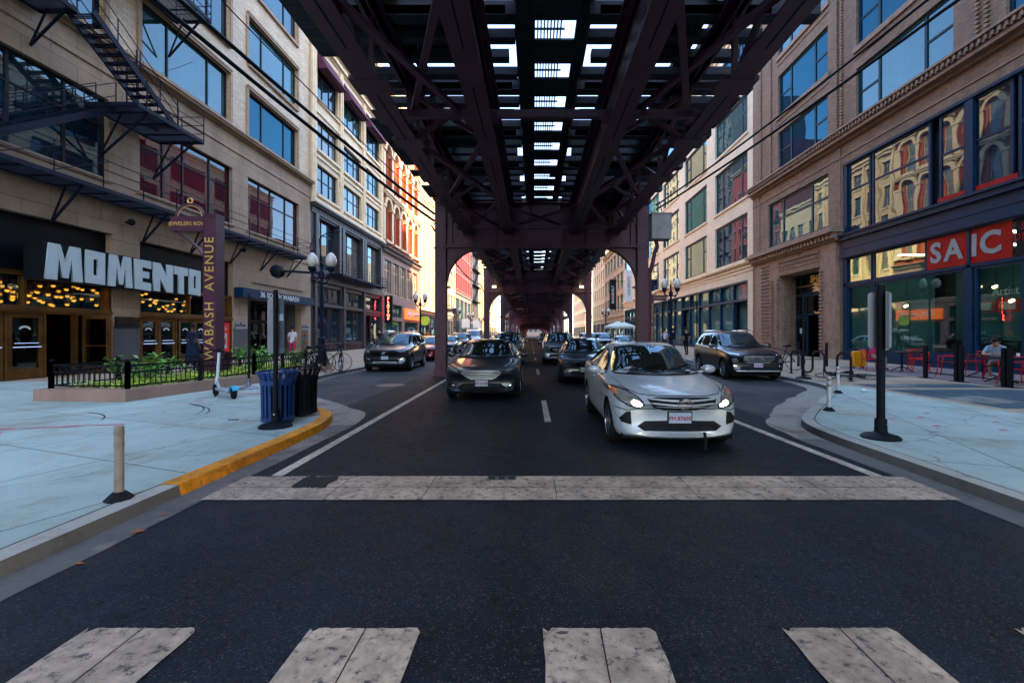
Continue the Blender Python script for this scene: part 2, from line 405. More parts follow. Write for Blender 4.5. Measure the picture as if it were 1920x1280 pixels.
M_GRAN = masonry('speckled granite', (.085, .085, .095), (.04, .04, .04), 3, 3, .004, .1, .35, .35, .05)
M_BRONZE = plain('bronze', (.20, .095, .026), .35, .75, .35, 2)
M_BRONZED = plain('dark bronze', (.045, .033, .022), .3, .8, .3, 3)
M_NAVY = plain('navy painted iron', (.003, .027, .066), .45, 0, .25, 3)
M_TEALF = plain('teal painted frame', (.003, .036, .058), .45, 0, .25, 3)
M_BLKIRON = plain('black iron', (.008, .009, .012), .5, 0, .3, 4)
M_BLK = plain('matt black', (.006, .007, .01), .6, 0, .2, 3)
M_FEBLUE = plain('dark blue iron', (.006, .009, .024), .55, 0, .3, 4)
M_FRAME = plain('dark window frame', (.02, .021, .028), .5, 0, .2, 3)
M_CREAM = masonry('cream terracotta', (.76, .60, .40), (.3, .24, .17), .9, .45, .006, .05, .6, .22, .2)
M_CREAMT = plain('cream trim', (.76, .61, .42), .6, 0, .15, 2, bmp=.2)
M_CBRICK = masonry('cream brick', (.80, .68, .49), (.45, .35, .24), .30, .105, .008, .07, .7, .12, .5)
M_RBRICK = masonry('brown brick', (.265, .17, .115), (.12, .08, .055), .30, .085, .008, .2, .8, .3, .6)
M_RTRIM = plain('brown terracotta', (.275, .175, .12), .7, 0, .3, 3, bmp=.5)
M_CAST = plain('black cast iron front', (.035, .03, .04), .5, .1, .4, 5, bmp=.3)
M_MAROONF = plain('maroon shopfront', (.065, .03, .03), .5, 0, .3, 3)
M_ORBRICK = masonry('orange brick', (.42, .075, .022), (.25, .1, .06), .3, .09, .006, .15, .8, .25, .3)
M_WTC = masonry('white terracotta', (.58, .40, .23), (.3, .2, .12), .8, .4, .005, .05, .6, .2, .2)
M_WTRIM = plain('white trim', (.62, .44, .27), .6, 0, .15, 2)
M_RED2 = masonry('red painted brick', (.17, .022, .022), (.2, .03, .03), .3, .09, .006, .12, .8, .25, .3)
M_GREYST = masonry('grey stone', (.20, .17, .15), (.1, .08, .07), .9, .4, .01, .1, .8, .35, .3)
M_DKST = masonry('dark stone', (.07, .065, .075), (.03, .03, .03), .9, .4, .01, .15, .8, .35, .3)
M_TANST = masonry('tan stone', (.46, .35, .24), (.2, .15, .1), .9, .4, .01, .08, .8, .25, .3)
M_PURPLE = plain('purple awning', (.10, .035, .065), .8, 0, .2, 2)
M_G1 = mirror_glass('window glass', (.008, .02, .035), 1.7)
M_G2 = mirror_glass('window glass teal', (.01, .05, .06), 1.7, inner=(.03, .11, .12))
M_GB = mirror_glass('blue sky window glass', (.004, .02, .045), 1.7, spec=(.15, .44, .62))
M_G3 = mirror_glass('window glass maroon room', (.03, .008, .012), 1.6, inner=(.16, .012, .025), scale=.5)
M_G4 = mirror_glass('window glass blinds', (.10, .10, .09), 1.7, inner=(.24, .23, .2))
M_CURT = mirror_glass('curtained shop glass', (.05, .12, .12), 1.7, inner=(.13, .25, .24))
M_CLR = clear_glass('shop glass', (.72, .90, .88), .55)
M_CLRD = clear_glass('door glass', (.5, .5, .5), .5)
M_RED = plain('red enamel', (.33, .006, .005), .45, 0, .1, 2)
M_REDCH = plain('red powder coat', (.55, .006, .012), .35, 0, .1, 3)
for m_ in (M_RED, M_REDCH): m_.node_tree.nodes['Principled BSDF'].inputs['Specular IOR Level'].default_value = .12
M_GOLD = plain('gold lettering', (.75, .45, .12), .4, .2, .1, 3)
M_CHROME = plain('chrome', (.7, .7, .72), .12, 1, .05, 3)
M_SIGNBK = plain('aluminium sign back', (.24, .25, .28), .42, .5, .2, 3)
M_WHITEP = plain('white enamel', (.7, .72, .72), .4, 0, .08, 3)
M_RUB = plain('black rubber', (.012, .012, .014), .7, 0, .2, 5)
M_GLOBE = None
gm_, N_, L_, P_ = nodes_of('frosted lamp globe'); P_.inputs['Base Color'].default_value = (.62, .56, .50, 1); P_.inputs['Roughness'].default_value = .25
P_.inputs['Subsurface Weight'].default_value = 0; P_.inputs['Coat Weight'].default_value = .5; M_GLOBE = gm_

# ---------------------------------------------------------------- ground, road, pavements
m = MB(); m.add([(-700, -300, -.02), (700, -300, -.02), (700, 1200, -.02), (-700, 1200, -.02)], [(0, 1, 2, 3)])
struct('ground', m, M_ASPH2)
m = MB(); m.add([(-3.9, -60, 0), (4.1, -60, 0), (4.1, 320, 0), (-3.9, 320, 0), (-60, -30, -.004), (-3.9, -30, -.004), (-3.9, 320, -.004), (-60, 320, -.004), (4.1, -30, -.004), (60, -30, -.004), (60, 320, -.004), (4.1, 320, -.004)],
             [(0, 1, 2, 3)]); struct('road', m, M_ASPH)
m = MB(); m.add([(-9, 6, -.008), (-3.9, 6, -.008), (-3.9, 320, -.008), (-9, 320, -.008), (4.1, 6, -.008), (9, 6, -.008), (9, 320, -.008), (4.1, 320, -.008)],
                [(0, 1, 2, 3), (4, 5, 6, 7)]); struct('parking_lane', m, M_ASPH2)
m = MB(); m.add([(-60, -30, -.012), (60, -30, -.012), (60, 6.2, -.012), (-60, 6.2, -.012)], [(0, 1, 2, 3)]); struct('cross_street', m, M_ASPH)
KH = .10
def smooth_line(pts, n=5):
    out = []
    P = [pts[0]] + pts + [pts[-1]]
    for i in range(1, len(P) - 2):
        a, b, c, d = [Vector(q) for q in P[i - 1:i + 3]]
        for k in range(n):
            t = k / n
            out.append(tuple(.5 * ((2 * b) + (c - a) * t + (2 * a - 5 * b + 4 * c - d) * t * t + (3 * b - a - 3 * c + d) * t ** 3)))
    return out + [pts[-1]]
KL = smooth_line([(-3.3, -2.0), (-3.28, 1.5), (-3.28, 4.2), (-3.26, 6.4), (-3.36, 7.4), (-3.7, 8.25), (-4.4, 8.9), (-5.5, 10.5), (-6.6, 12.8), (-7.1, 15.5), (-7.1, 20)]) + [(-7.1, 118)]
KR = smooth_line([(4.05, -2.0), (4.07, 1.5), (4.1, 4.5), (4.12, 6.2), (4.28, 7.2), (4.8, 8.05), (6.1, 9.7), (7.4, 11.4), (8.0, 12.9), (8.1, 15.5), (8.1, 20)]) + [(8.1, 118)]
def offs(line, d):
    out = []
    for i, p in enumerate(line):
        a = Vector(line[max(i - 1, 0)]); b = Vector(line[min(i + 1, len(line) - 1)]); t = (b - a).normalized()
        out.append((p[0] + t.y * d, p[1] - t.x * d))
    return out
def ribbon(mb, A, B, za, zb=None):
    n = len(A); zb = za if zb is None else zb
    mb.add([(x, y, za) for x, y in A] + [(x, y, zb) for x, y in B], [(i, i + 1, n + i + 1, n + i) for i in range(n - 1)])
random.seed(3)
for K, sd, nm in ((KL, -1, 'left'), (KR, 1, 'right')):
    inn = offs(K, sd * .17); road = offs(K, -sd * .02)
    for name, cond, mat in (('kerb', lambda y: True, M_KERB),):
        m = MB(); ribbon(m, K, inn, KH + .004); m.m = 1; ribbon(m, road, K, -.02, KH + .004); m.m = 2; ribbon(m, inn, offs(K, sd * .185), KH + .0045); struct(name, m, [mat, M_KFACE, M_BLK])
    gut = [(x, y) for x, y in offs(K, -sd * .42)]
    gi = []
    dense = []
    for (a, b) in zip(K, K[1:]):
        k = max(1, int((Vector(b) - Vector(a)).length / .25)) if a[1] < 30 else 1
        for q in range(k): dense.append(tuple(Vector(a).lerp(Vector(b), q / k)))
    dense.append(K[-1])
    outl = []
    for x, y in dense:
        big = .30 + (.38 * math.exp(-((y - 9.5) / 2.6) ** 2) if sd > 0 else .42 * math.exp(-((y - 9.0) / 1.4) ** 2))
        outl.append(big + (random.uniform(-.05, .05) if sd > 0 and 6.5 < y < 14 else random.uniform(-.01, .01)))
    o1 = offs(dense, -sd * 1.0); og = [tuple(Vector(p).lerp(Vector(q), w_)) for p, q, w_ in zip(dense, o1, outl)]
    lo, hi = (6.2, 14.5) if sd > 0 else (7.4, 10.6)
    a_i = min(i for i, p in enumerate(dense) if p[1] >= lo); b_i = max(i for i, p in enumerate(dense) if p[1] <= hi)
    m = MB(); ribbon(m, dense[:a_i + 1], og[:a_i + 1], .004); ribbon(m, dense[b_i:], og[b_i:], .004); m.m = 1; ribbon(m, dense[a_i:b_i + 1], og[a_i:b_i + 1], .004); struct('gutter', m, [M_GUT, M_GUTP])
# yellow paint on the kerb of the left corner
yl = [p for p in KL if 4.0 <= p[1] <= 9.3]
m = MB(); ribbon(m, yl, offs(yl, -.18), KH + .009); a_ = offs(yl, .026); ribbon(m, a_, offs(yl, .001), -.0, KH + .009); struct('yellow_kerb_paint', m, M_YEL)
# pavement slabs
def slab(name, poly, z, mat):
    m = MB(); m.add([(x, y, z) for x, y in poly], [tuple(range(len(poly)))]); o = struct(name, m, mat); return o
inL = offs(KL, -.17); inR = offs(KR, .17)
nearL = [p for p in inL if p[1] < 13.0]; farL = [p for p in inL if p[1] >= 13.0]
slab('pavement', nearL + [farL[0], (-15.6, farL[0][1]), (-15.6, 7), (-60, 7), (-60, -2)], KH, M_WALK)
slab('pavement', farL + [(-15.6, 118), (-15.6, farL[0][1])], KH, M_WALK2)
nearR = [p for p in inR if p[1] < 12.2]
slab('pavement', nearR + [(8.5, 12.2), (8.5, -2)], KH, M_WALK)
farR = [p for p in inR if p[1] >= 12.2]
slab('pavement', [(8.5, -2), (8.5, 12.2), nearR[-1]] + farR + [(16.6, 118), (16.6, 4), (60, 4), (60, -2)], KH - .002, M_WALK2)
m = MB()
for x0, x1, y0, y1 in ((8.8, 12.0, 11.75, 12.6), (8.8, 12.0, 8.5, 11.35), (8.8, 12.0, 3.0, 8.2), (9.9, 12.0, 14.6, 15.5)):
    m.add([(x0, y0, KH + .004), (x1, y0, KH + .004), (x1, y1, KH + .004), (x0, y1, KH + .004)], [(0, 1, 2, 3)])
struct('slate_paving', m, M_PAD)
m = MB(); m.add([(12.3, 3, KH + .004), (16.6, 3, KH + .004), (16.6, 19.4, KH + .004), (12.3, 19.4, KH + .004)], [(0, 1, 2, 3)])
struct('patio_paving', m, M_PATIO)
# far pavements beyond the next cross street
for x0, x1 in ((-60, -7.1), (8.1, 60)):
    m = MB(); m.box(x0, x1, 136, 300, -.02, KH); struct('far_pavement', m, M_WALK2)
# markings
def flat(name, quads, z, mat, jit=0):
    m = MB()
    for x0, y0, x1, y1, w0 in quads: m.add([(x0 - w0 / 2, y0, z), (x0 + w0 / 2, y0, z), (x1 + w0 / 2, y1, z), (x1 - w0 / 2, y1, z)], [(0, 1, 2, 3)])
    return struct(name, m, mat)
def painted(name, x0, x1, y0, y1, z, mat, jit=.012, joints=(), hj=()):
    m = MB(); n = 26; A = []
    for k in range(n): A.append((lerp_(x0, x1, k / n), y0 + random.uniform(-jit, jit)))
    q = max(3, int((y1 - y0) / .12))
    for k in range(q): A.append((x1 + random.uniform(-jit, jit), lerp_(y0, y1, k / q)))
    for k in range(n): A.append((lerp_(x1, x0, k / n), y1 + random.uniform(-jit, jit) - (.03 if k in (0, n - 1) else 0)))
    for k in range(q): A.append((x0 + random.uniform(-jit, jit), lerp_(y1, y0, k / q)))
    m.add([(x, y, z) for x, y in A], [tuple(range(len(A)))]); m.m = 1
    for x in joints:
        pts = [(x + random.uniform(-.006, .006), lerp_(y0, y1, k / 9)) for k in range(10)]; ribbon(m, pts, [(p + .006, y) for p, y in pts], z + .002)
    for y in hj:
        pts = [(lerp_(x0, x1, k / 20), y + random.uniform(-.004, .004)) for k in range(21)]; ribbon(m, pts, [(p, y_ + .007) for p, y_ in pts], z + .002)
    return struct(name, m, [mat, M_BLK])
def lerp_(a, b, t): return a + (b - a) * t
painted('stop_line', -3.0, 3.85, 4.09, 4.77, .008, M_WHITE, .004, (-1.9, -1.02, .2, 1.5, 2.75), (4.42,))
flat('lane_line', [(-2.70, 4.773, -2.86, 16, .12), (-2.86, 16, -2.9, 118, .12)], .0075, M_LINE)
flat('lane_line', [(3.60, 4.773, 3.42, 8, .12), (3.42, 8, 3.42, 118, .12)], .0075, M_LINE)
flat('lane_dash', [(.30 - .008 * y, y, .30 - .008 * (y + 2.5), y + 2.5, .11) for y in (7.7, 16.6, 25.6, 34.5, 43, 52, 61, 70, 79, 88)], .004, M_LINE)
for x in (-4.6, -3.42, -2.26, -1.13, .05, 1.26, 2.43, 3.65):
    painted('crosswalk_bar', x, x + .56, -.6, 2.31, .008, M_WHITE, .005, (x + .28,))
flat('far_crosswalk', [(x, 120, x, 123, .5) for x in [-6 + 1.1 * k for k in range(13)]], .004, M_WHITE)
M_PATCH = asphalt('tar patch', (.012, .012, .014), (.02, .02, .02))
painted('tar_patch', -2.36, -2.02, 4.40, 4.75, .012, M_PATCH, .02)
# skid arcs and spray marks on the corner
M_PINK = plain('pink spray paint', (.75, .03, .16), .7, 0, .4, 20)
m = MB(); random.seed(11)
for k in range(6):
    t = k / 5; x, y = -6.3 - 1.3 * t, 7.0 - .35 * t; m.add([(x, y, .105), (x - .25, y - .05 + .04 * math.sin(k * 2), .105), (x - .27, y + .0, .105), (x, y + .05, .105)], [(0, 1, 2, 3)])
for x, y, s in ((-7.9, 6.35, .5), (-7.0, 9.5, .09), (-6.5, 10.5, .3), (-5.9, 10.0, .12), (6.6, 9.6, .05), (6.5, 8.4, .05), (6.45, 7.6, .05), (6.1, 6.9, .06), (5.9, 7.5, .06), (6.8, 6.6, .06), (6.9, 8.0, .05), (7.3, 7.2, .05), (5.3, 8.3, .05)):
    m.add([(x - s, y - .02, .105), (x + s, y - .035, .105), (x + s * .9, y + .03, .105), (x - s, y + .02, .105)], [(0, 1, 2, 3)])
struct('spray_marks', m, M_PINK)
m = MB()
for cx, cy, r, a0, a1 in ((-7.3, 7.3, 1.7, .35, 1.2), (-7.6, 7.4, 1.8, .3, 1.15), (-8.3, 6.6, 1.5, .5, 1.3)):
    n = 14; A = [(cx + r * math.cos(a0 + (a1 - a0) * i / n), cy + r * math.sin(a0 + (a1 - a0) * i / n)) for i in range(n + 1)]
    B = [(cx + (r + .013) * math.cos(a0 + (a1 - a0) * i / n), cy + (r + .03) * math.sin(a0 + (a1 - a0) * i / n)) for i in range(n + 1)]
    ribbon(m, A, B, .1045)
struct('skid_marks', m, M_PATCH)
# manhole
t = thing('manhole_cover', 'round tan manhole cover set in the left parking lane near the purple column', 'manhole', (-4.15, 13.2, 0))
m = MB(); m.lathe((-4.15, 13.2, 0), [(.34, -.005), (.34, .006), (.31, .007), (.30, .004)], 28); m.build('cover', plain('rusty iron', (.22, .13, .09), .6, .4, .3, 9, bmp=.5), t)
m = MB(); m.lathe((-4.15, 13.2, 0), [(.44, -.005), (.43, .003)], 28); m.build('collar', M_GUT, t)
# ================================================================ LEFT SIDE BUILDINGS
def shell(parent, side, u0, u1, z0, z1, depth=16, mat=None, name='core', dfront=-.45):
    m = MB(); a = FP(side, u0 + .02, z0, dfront); b = FP(side, u1 - .02, z1, -depth)
    m.box(a[0], b[0], a[1], b[1], a[2], b[2]); return m.build(name, mat or M_BLK, parent)
def side_walls(parent, side, u0, u1, z1, depth, mat, name='end_wall'):
    for u in (u0, u1):
        m = MB(); m.add([FP(side, u, 0, 0), FP(side, u, 0, -depth), FP(side, u, z1, -depth), FP(side, u, z1, 0)], [(0, 1, 2, 3)]); m.build(name, mat, parent)
def cornice(parent, side, u0, u1, z, prof, mat, name='cornice', dentil=None):
    """prof: (height, projection) steps from bottom up, then optional dentils (z, h, w, gap, d)"""
    m = MB(); zz = z
    for h, d in prof: fbox(m, side, u0, u1, zz, zz + h, -.02, d); zz += h
    if dentil:
        dz, dh, dw, gap, dd = dentil; u = u0 + gap / 2
        while u + dw < u1: fbox(m, side, u, u + dw, dz, dz + dh, 0, dd); u += dw + gap
    return m.build(name, mat, parent)
random.seed(5)
# ---- L1: limestone and brick building with the restaurant
B1 = thing('corner_building', 'limestone and tan brick building with bronze doors under the big white sign on the left', 'building', (XL, 18, 0))
U0, U1 = 4.0, 31.55
winU = [(4.6, 9.9), (11.13, 16.6), (17.9, 23.4), (24.67, 30.05)]
gh = [(4.6, 9.9, .1, 5.15), (11.2, 16.75, .1, 5.15), (17.9, 23.45, .1, 5.15), (24.8, 30.3, .1, 3.37)]
m = MB(); wall(m, 'L', U0, U1, 0, 11.75, gh + [(a, b, 7.1, 10.0) for a, b in winU], 0, .35); m.build('stone_wall', M_STONE, B1)
fl = [(12.25, 14.8), (16.2, 18.8), (20.4, 23.0), (24.6, 27.2)]
m = MB(); wall(m, 'L', U0, U1, 11.75, 30, [(a + .15, b - .15, c, e) for a, b in winU for c, e in fl], -.06, .3); m.build('brick_wall', M_LBRICK, B1)
cornice(B1, 'L', U0, U1, 11.72, [(.1, .12), (.1, .3), (.08, .36)], M_STONE)
m = MB()
for c, e in fl:
    for a, b in winU:
        fbox(m, 'L', a + .1, b - .1, c - .16, c, -.1, .08); fbox(m, 'L', a + .05, b - .05, e, e + .12, -.1, .03); fbox(m, 'L', a, b, e + .12, e + .2, -.1, .06)
        for u in (a - .08, b - .15): fbox(m, 'L', u + .03, u + .2, c, e, -.1, -.0)
m.build('window_trim', M_STONE, B1)
m = MB()
for z in (6.2, 10.9): fbox(m, 'L', U0, U1, z, z + .12, -.05, .05)
for a, b in winU: fbox(m, 'L', a - .1, b + .1, 6.98, 7.1, -.2, .07)
fbox(m, 'L', 25.0, 30.6, 4.3, 4.38, -.05, .07); m.build('string_course', M_STONE, B1)
for i, (a, b) in enumerate(winU):
    window(B1, 'L', a, b, 7.1, 10.0, M_FRAME, M_G3 if i >= 2 else M_G1, (.24, .44, .74), ((.66, 0, 1),), .08)
    for j, (c, e) in enumerate(fl): window(B1, 'L', a + .15, b - .15, c, e, M_FRAME, (M_GB, M_GB, M_G1, M_GB, M_G2)[(i * 2 + j * 3) % 5], (.28, .74), (), .08, d=-.22)
shell(B1, 'L', U0, U1, 5.3, 30, 20, M_DKST); side_walls(B1, 'L', U0, U1, 30, 20, M_LBRICK)
# ground floor: bronze storefronts
m = MB()
for a, b in ((4.6, 9.9), (11.2, 16.75), (17.9, 23.45)):
    fbox(m, 'L', a, b, 3.42, 5.15, -.34, -.26)
m.build('sign_band', plain('black glass band', (.004, .006, .010), .3, 0, .3, 2), B1)
m = MB()
for u in (10.0, 16.75, 23.45, 30.3):
    uu = (9.92, 11.18) if u == 10 else (u + .02, u + (1.13 if u < 20 else (1.3 if u < 25 else .9)))
    fbox(m, 'L', uu[0], uu[1], .1, 1.75, -.02, .025)
build_split(m, 'granite_plinth', M_GRAN, B1)
m = MB()
for a, b in ((4.6, 9.9), (11.2, 16.75), (17.9, 23.45)):
    fbox(m, 'L', a, b, 2.13, 2.36, -.3, -.02); fbox(m, 'L', a, b, 2.2, 2.28, -.3, .03); fbox(m, 'L', a, b, 3.3, 3.42, -.34, -.08)
    fbox(m, 'L', a, a + .1, .1, 3.42, -.34, -.05); fbox(m, 'L', b - .1, b, .1, 3.42, -.34, -.05)
    fbox(m, 'L', (a + b) / 2 - .04, (a + b) / 2 + .04, 2.36, 3.3, -.3, -.12)
m.build('bronze_surround', M_BRONZE, B1)
for a, b in ((4.6, 9.9), (11.2, 16.75), (17.9, 23.45)):
    m = MB(); fbox(m, 'L', a + .1, b - .1, 2.36, 3.3, -.22, -.205); m.build('transom_glass', M_CLR, B1)
def bronze_door(u0, u1, z0=.12, z1=2.12, swing=0):
    m = MB()
    fbox(m, 'L', u0 + .02, u0 + .13, z0, z1, -.2, -.12); fbox(m, 'L', u1 - .13, u1 - .02, z0, z1, -.2, -.12)
    fbox(m, 'L', u0 + .13, u1 - .13, z1 - .13, z1, -.2, -.12); fbox(m, 'L', u0 + .13, u1 - .13, z0, z0 + .3, -.2, -.12)
    f = m.build('bronze_door', M_BRONZE, B1)
    m = MB(); fbox(m, 'L', u0 + .13, u1 - .13, z0 + .3, z1 - .13, -.17, -.16); m.build('pane', M_CLRD, f)
    m = MB(); m.tube([FP('L', u0 + .1, 1.08, -.08), FP('L', u1 - .1, 1.08, -.08)], .014, 6); m.tube([FP('L', u0 + .16, 1.2, -.1), FP('L', u1 - .16, 1.2, -.1)], .01, 6); m.build('push_bar', M_CHROME, f)
    m = MB(); c = (u0 + u1) / 2
    ring = [(c + .17 * math.cos(t), 1.62 + .12 * math.sin(t)) for t in [math.pi * k / 12 for k in range(13)]]
    rin = [(c + .10 * math.cos(t), 1.63 + .05 * math.sin(t)) for t in [math.pi * k / 12 for k in range(13)]][::-1]
    for k in range(12):
        q = [ring[k], ring[k + 1], rin[11 - k], rin[12 - k]]; m.prism(q, -.159, -.155, lambda p, z, t: FP('L', p, z, t))
    m.build('door_decal', M_WHITEP, f); return f
for u in (4.75, 5.8, 6.85, 7.9, 9.0, 11.32, 12.42, 13.5): bronze_door(u, u + 1.0)
for u in (18.05, 18.95, 20.0, 20.95): bronze_door(u, u + .88)
m = MB()   # jambs between the doors, and the open leaf
for u in (12.35, 13.46, 14.53, 15.55, 18.95, 19.86, 20.9, 21.86, 5.77, 6.83, 7.87): fbox(m, 'L', u - .035, u + .035, .1, 2.13, -.3, -.1)
build_split(m, 'door_jamb', M_BRONZE, B1)
op = MB(); op.T = Matrix.Translation(Vector(FP('L', 16.6, 0, -.1))) @ Matrix.Rotation(R(-8), 4, 'Z')
op.box(0, .06, -.0, -.1, .12, 2.1); op.T = None
m = MB(); a = Vector(FP('L', 15.75, .12, -.1)); 
for s0, s1, z0, z1 in ((0, .1, 0, 2), (.82, .92, 0, 2), (.1, .82, 0, .25), (.1, .82, 1.88, 2)):
    m.box(XL - .1 + s0, XL - .1 + s1, 15.72, 15.78, .12 + z0, .12 + z1)
od = m.build('bronze_door', M_BRONZE, B1); m = MB(); m.box(XL + 0, XL + .72, 15.745, 15.755, .37, 2); m.build('pane', M_CLRD, od)
m = MB(); m.tube([(XL - .05, 15.68, 1.08), (XL + .78, 15.68, 1.08)], .014, 6); m.build('push_bar', M_BRONZE, od)
# restaurant interior: dark room, wooden back, hanging lamps
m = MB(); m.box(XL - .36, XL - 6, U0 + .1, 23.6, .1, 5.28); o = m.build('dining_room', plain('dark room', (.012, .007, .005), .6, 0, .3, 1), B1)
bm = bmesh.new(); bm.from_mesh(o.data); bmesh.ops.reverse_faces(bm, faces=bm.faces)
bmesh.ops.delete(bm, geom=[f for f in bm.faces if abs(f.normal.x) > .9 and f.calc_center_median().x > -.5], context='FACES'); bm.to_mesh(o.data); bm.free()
ML = emit('warm lamp bulb', (1.0, .30, .03), 0.55); M_BRLAMP = plain('lamp brass', (.35, .16, .04), .3, .9, .2, 6)
random.seed(21)
def lamp_cluster(u0, u1, n, lab):
    for k in range(n):
        u = random.uniform(u0, u1); dd = random.uniform(-2.4, -.7)
        z = 2.5 + .75 * random.random() ** 1.3; x, y, _ = FP('L', u, 0, dd); r = .055
        L_ = thing('pendant_lamp', lab, 'pendant lamp', (x, y, z), 0, 'amber pendant lamps behind the bronze transom')
        m = MB(); m.lathe((x, y, z), [(.001, -r), (r * .8, -r * .6), (r, 0), (r * .8, r * .6), (.001, r)], 8); m.build('bulb', ML, L_, smooth=2)
        m = MB(); m.lathe((x, y, z), [(r * 1.25, r * .5), (r * 1.1, r * 1.2), (.02, r * 1.9)], 8); m.tube([(x, y, z + r), (x, y, 5.25)], .006, 4, caps=False); m.build('shade', M_BRLAMP, L_)
lamp_cluster(13.0, 17.2, 74, 'small amber pendant lamp among the cluster left of the granite pier')
lamp_cluster(19.3, 22.0, 36, 'small amber pendant lamp among the cluster right of the granite pier')
m = MB()
for k in range(16):
    u = 9.7 + .4 * k; m.tube([FP('L', u, 3.25, -.8), FP('L', u + .4, 2.75 + .3 * (k % 2), -1.4)], .008, 4)
for k in range(3): m.tube([FP('L', 9.6, 2.7 + .25 * k, -1.0), FP('L', 16, 2.7 + .25 * k, -1.0)], .01, 4)
m.build('lamp_rack', M_BRLAMP, B1)
# entrance of 36 SOUTH WABASH
m = MB(); m.box(XL - .36, XL - 2.2, 24.85, 30.25, .1, 3.6); o = m.build('entrance_lobby', M_GRAN, B1)
bm = bmesh.new(); bm.from_mesh(o.data); bmesh.ops.delete(bm, geom=[f for f in bm.faces if abs(f.normal.x) > .9 and f.calc_center_median().x > -.5], context='FACES'); bm.to_mesh(o.data); bm.free()
window(B1, 'L', 25.0, 28.4, .12, 2.2, M_BRONZED, M_CLRD, (.33, .66), (), .08, -.9, 'entrance_door')
window(B1, 'L', 25.0, 28.4, 2.24, 3.36, M_BRONZED, M_CLRD, (.5,), (), .06, -.9, 'transom_window')
m = MB(); fbox(m, 'L', 28.4, 30.25, .1, 3.4, -1.4, -.9); m.build('lobby_wall', M_GRAN, B1)
t = thing('address_fascia', 'dark blue fascia lettered 36 SOUTH WABASH over the building entrance', 'sign', FP('L', 27, 3.4, 0))
m = MB(); fbox(m, 'L', 23.5, 31.1, 3.38, 3.88, .03, .5); m.build('fascia_box', M_NAVY, t)
text('lettering', '36 SOUTH WABASH', .44, .01, M_WHITEP, frame_m(FP('L', 27.0, 3.63, .515), (0, 1, 0), (0, 0, 1)), t, 1.05)
# MOMENTO letters
SG = thing('letter_sign', 'large pale block letters reading MOMENTO on a black box over the bronze doors', 'sign', (XL + .5, 17, 3.2))
zb, zt, fx = 3.17, 4.29, XL + .64
shapes = {
 'M': [[(0, 0), (.30, 0), (.34, .62), (.44, .08), (.60, .08), (.68, .62), (.72, 0), (1, 0), (.94, 1), (.66, 1), (.52, .52), (.38, 1), (.10, 1)]],
 'O': [[(0, .02), (1, 0), (1, .98), (.06, 1)], [(.40, .27), (.63, .27), (.63, .75), (.40, .75)]],
 'E': [[(0, 0), (.97, -.02), (.97, .24), (.45, .26), (.45, .40), (.85, .40), (.85, .62), (.45, .62), (.45, .76), (.98, .74), (.98, 1), (.02, 1)]],
 'N': [[(0, 0), (.32, 0), (.32, .45), (.66, 0), (1, 0), (1, 1), (.68, 1), (.68, .55), (.34, 1), (0, 1)]],
 'T': [[(.30, 0), (.70, 0), (.70, .70), (1, .70), (1, 1), (0, 1), (0, .70), (.30, .70)]]}
def letter(ch, ua, ub, parent, mat, z0, z1, x0, x1):
    sh = shapes[ch]; c2 = bpy.data.curves.new('ltr', 'CURVE'); c2.dimensions = '2D'; c2.fill_mode = 'BOTH'; c2.extrude = abs(x1 - x0) / 2
    for poly in sh:
        sp = c2.splines.new('POLY'); sp.points.add(len(poly) - 1); sp.use_cyclic_u = True
        for i, (a, b) in enumerate(poly): sp.points[i].co = (ua + (ub - ua) * a, z0 + (z1 - z0) * b, 0, 1)
    o = bpy.data.objects.new('ltr', c2); COL.objects.link(o); bpy.context.view_layer.update()
    me = bpy.data.meshes.new_from_object(o.evaluated_get(bpy.context.evaluated_depsgraph_get())); bpy.data.objects.remove(o)
    off = Vector(parent.location); M = Matrix(((0, 0, 1, (x0 + x1) / 2 - off.x), (1, 0, 0, -off.y), (0, 1, 0, -off.z), (0, 0, 0, 1)))
    me.transform(M); me.materials.clear(); me.materials.append(mat); q = bpy.data.objects.new('letter', me); COL.objects.link(q); q.parent = parent; return q
M_LET = plain('pale sign letters', (.42, .50, .52), .45, 0, .08, 2)
us = [(13.85, 15.0, 'M'), (15.08, 15.78, 'O'), (15.88, 16.86, 'M'), (16.95, 17.7, 'E'), (17.8, 18.75, 'N'), (18.82, 19.55, 'T'), (19.62, 20.3, 'O')]
for a, b, c in us: letter(c, a, b, SG, M_LET, zb, zt, fx - .06, fx)
m = MB()
for i, (a, b, c) in enumerate(us): m.box(XL + .02, fx - .061, a - .05, b + .05, zb - .02, zt + .03)
m.build('sign_box', M_BLK, SG)
# plaques on the piers
t = thing('pier_plaque', 'dark brass plaque of raised letters on the pier below the white sign', 'plaque', FP('L', 17.3, 1.9, .03))
m = MB(); fbox(m, 'L', 16.82, 17.84, 1.72, 2.13, .02, .06); m.build('plate', M_BLKIRON, t)
text('lettering', 'CARSON PIRIE\nSCOTT & CO', .16, .008, M_BRONZE, frame_m(FP('L', 17.33, 1.98, .066), (0, 1, 0), (0, 0, 1)), t)
for u, lab in ((23.98, 'pale address plaque on the pier between red poster and lobby entrance'), (30.75, 'pale address plaque on the pier right of the lobby entrance')):
    t = thing('pier_plaque', lab, 'plaque', FP('L', u, 1.9, .03)); m = MB(); fbox(m, 'L', u - .38, u + .38, 1.72, 2.12, .01, .05); m.build('plate', plain('pale bronze', (.24, .26, .26), .5, .3, .2, 8), t)
    text('lettering', '36\nSOUTH WABASH', .11, .006, M_BLKIRON, frame_m(FP('L', u, 1.98, .056), (0, 1, 0), (0, 0, 1)), t)
t = thing('standpipe_set', 'copper standpipe caps on the pier beside the black shopfront', 'standpipe', FP('L', 30.9, 1, .03))
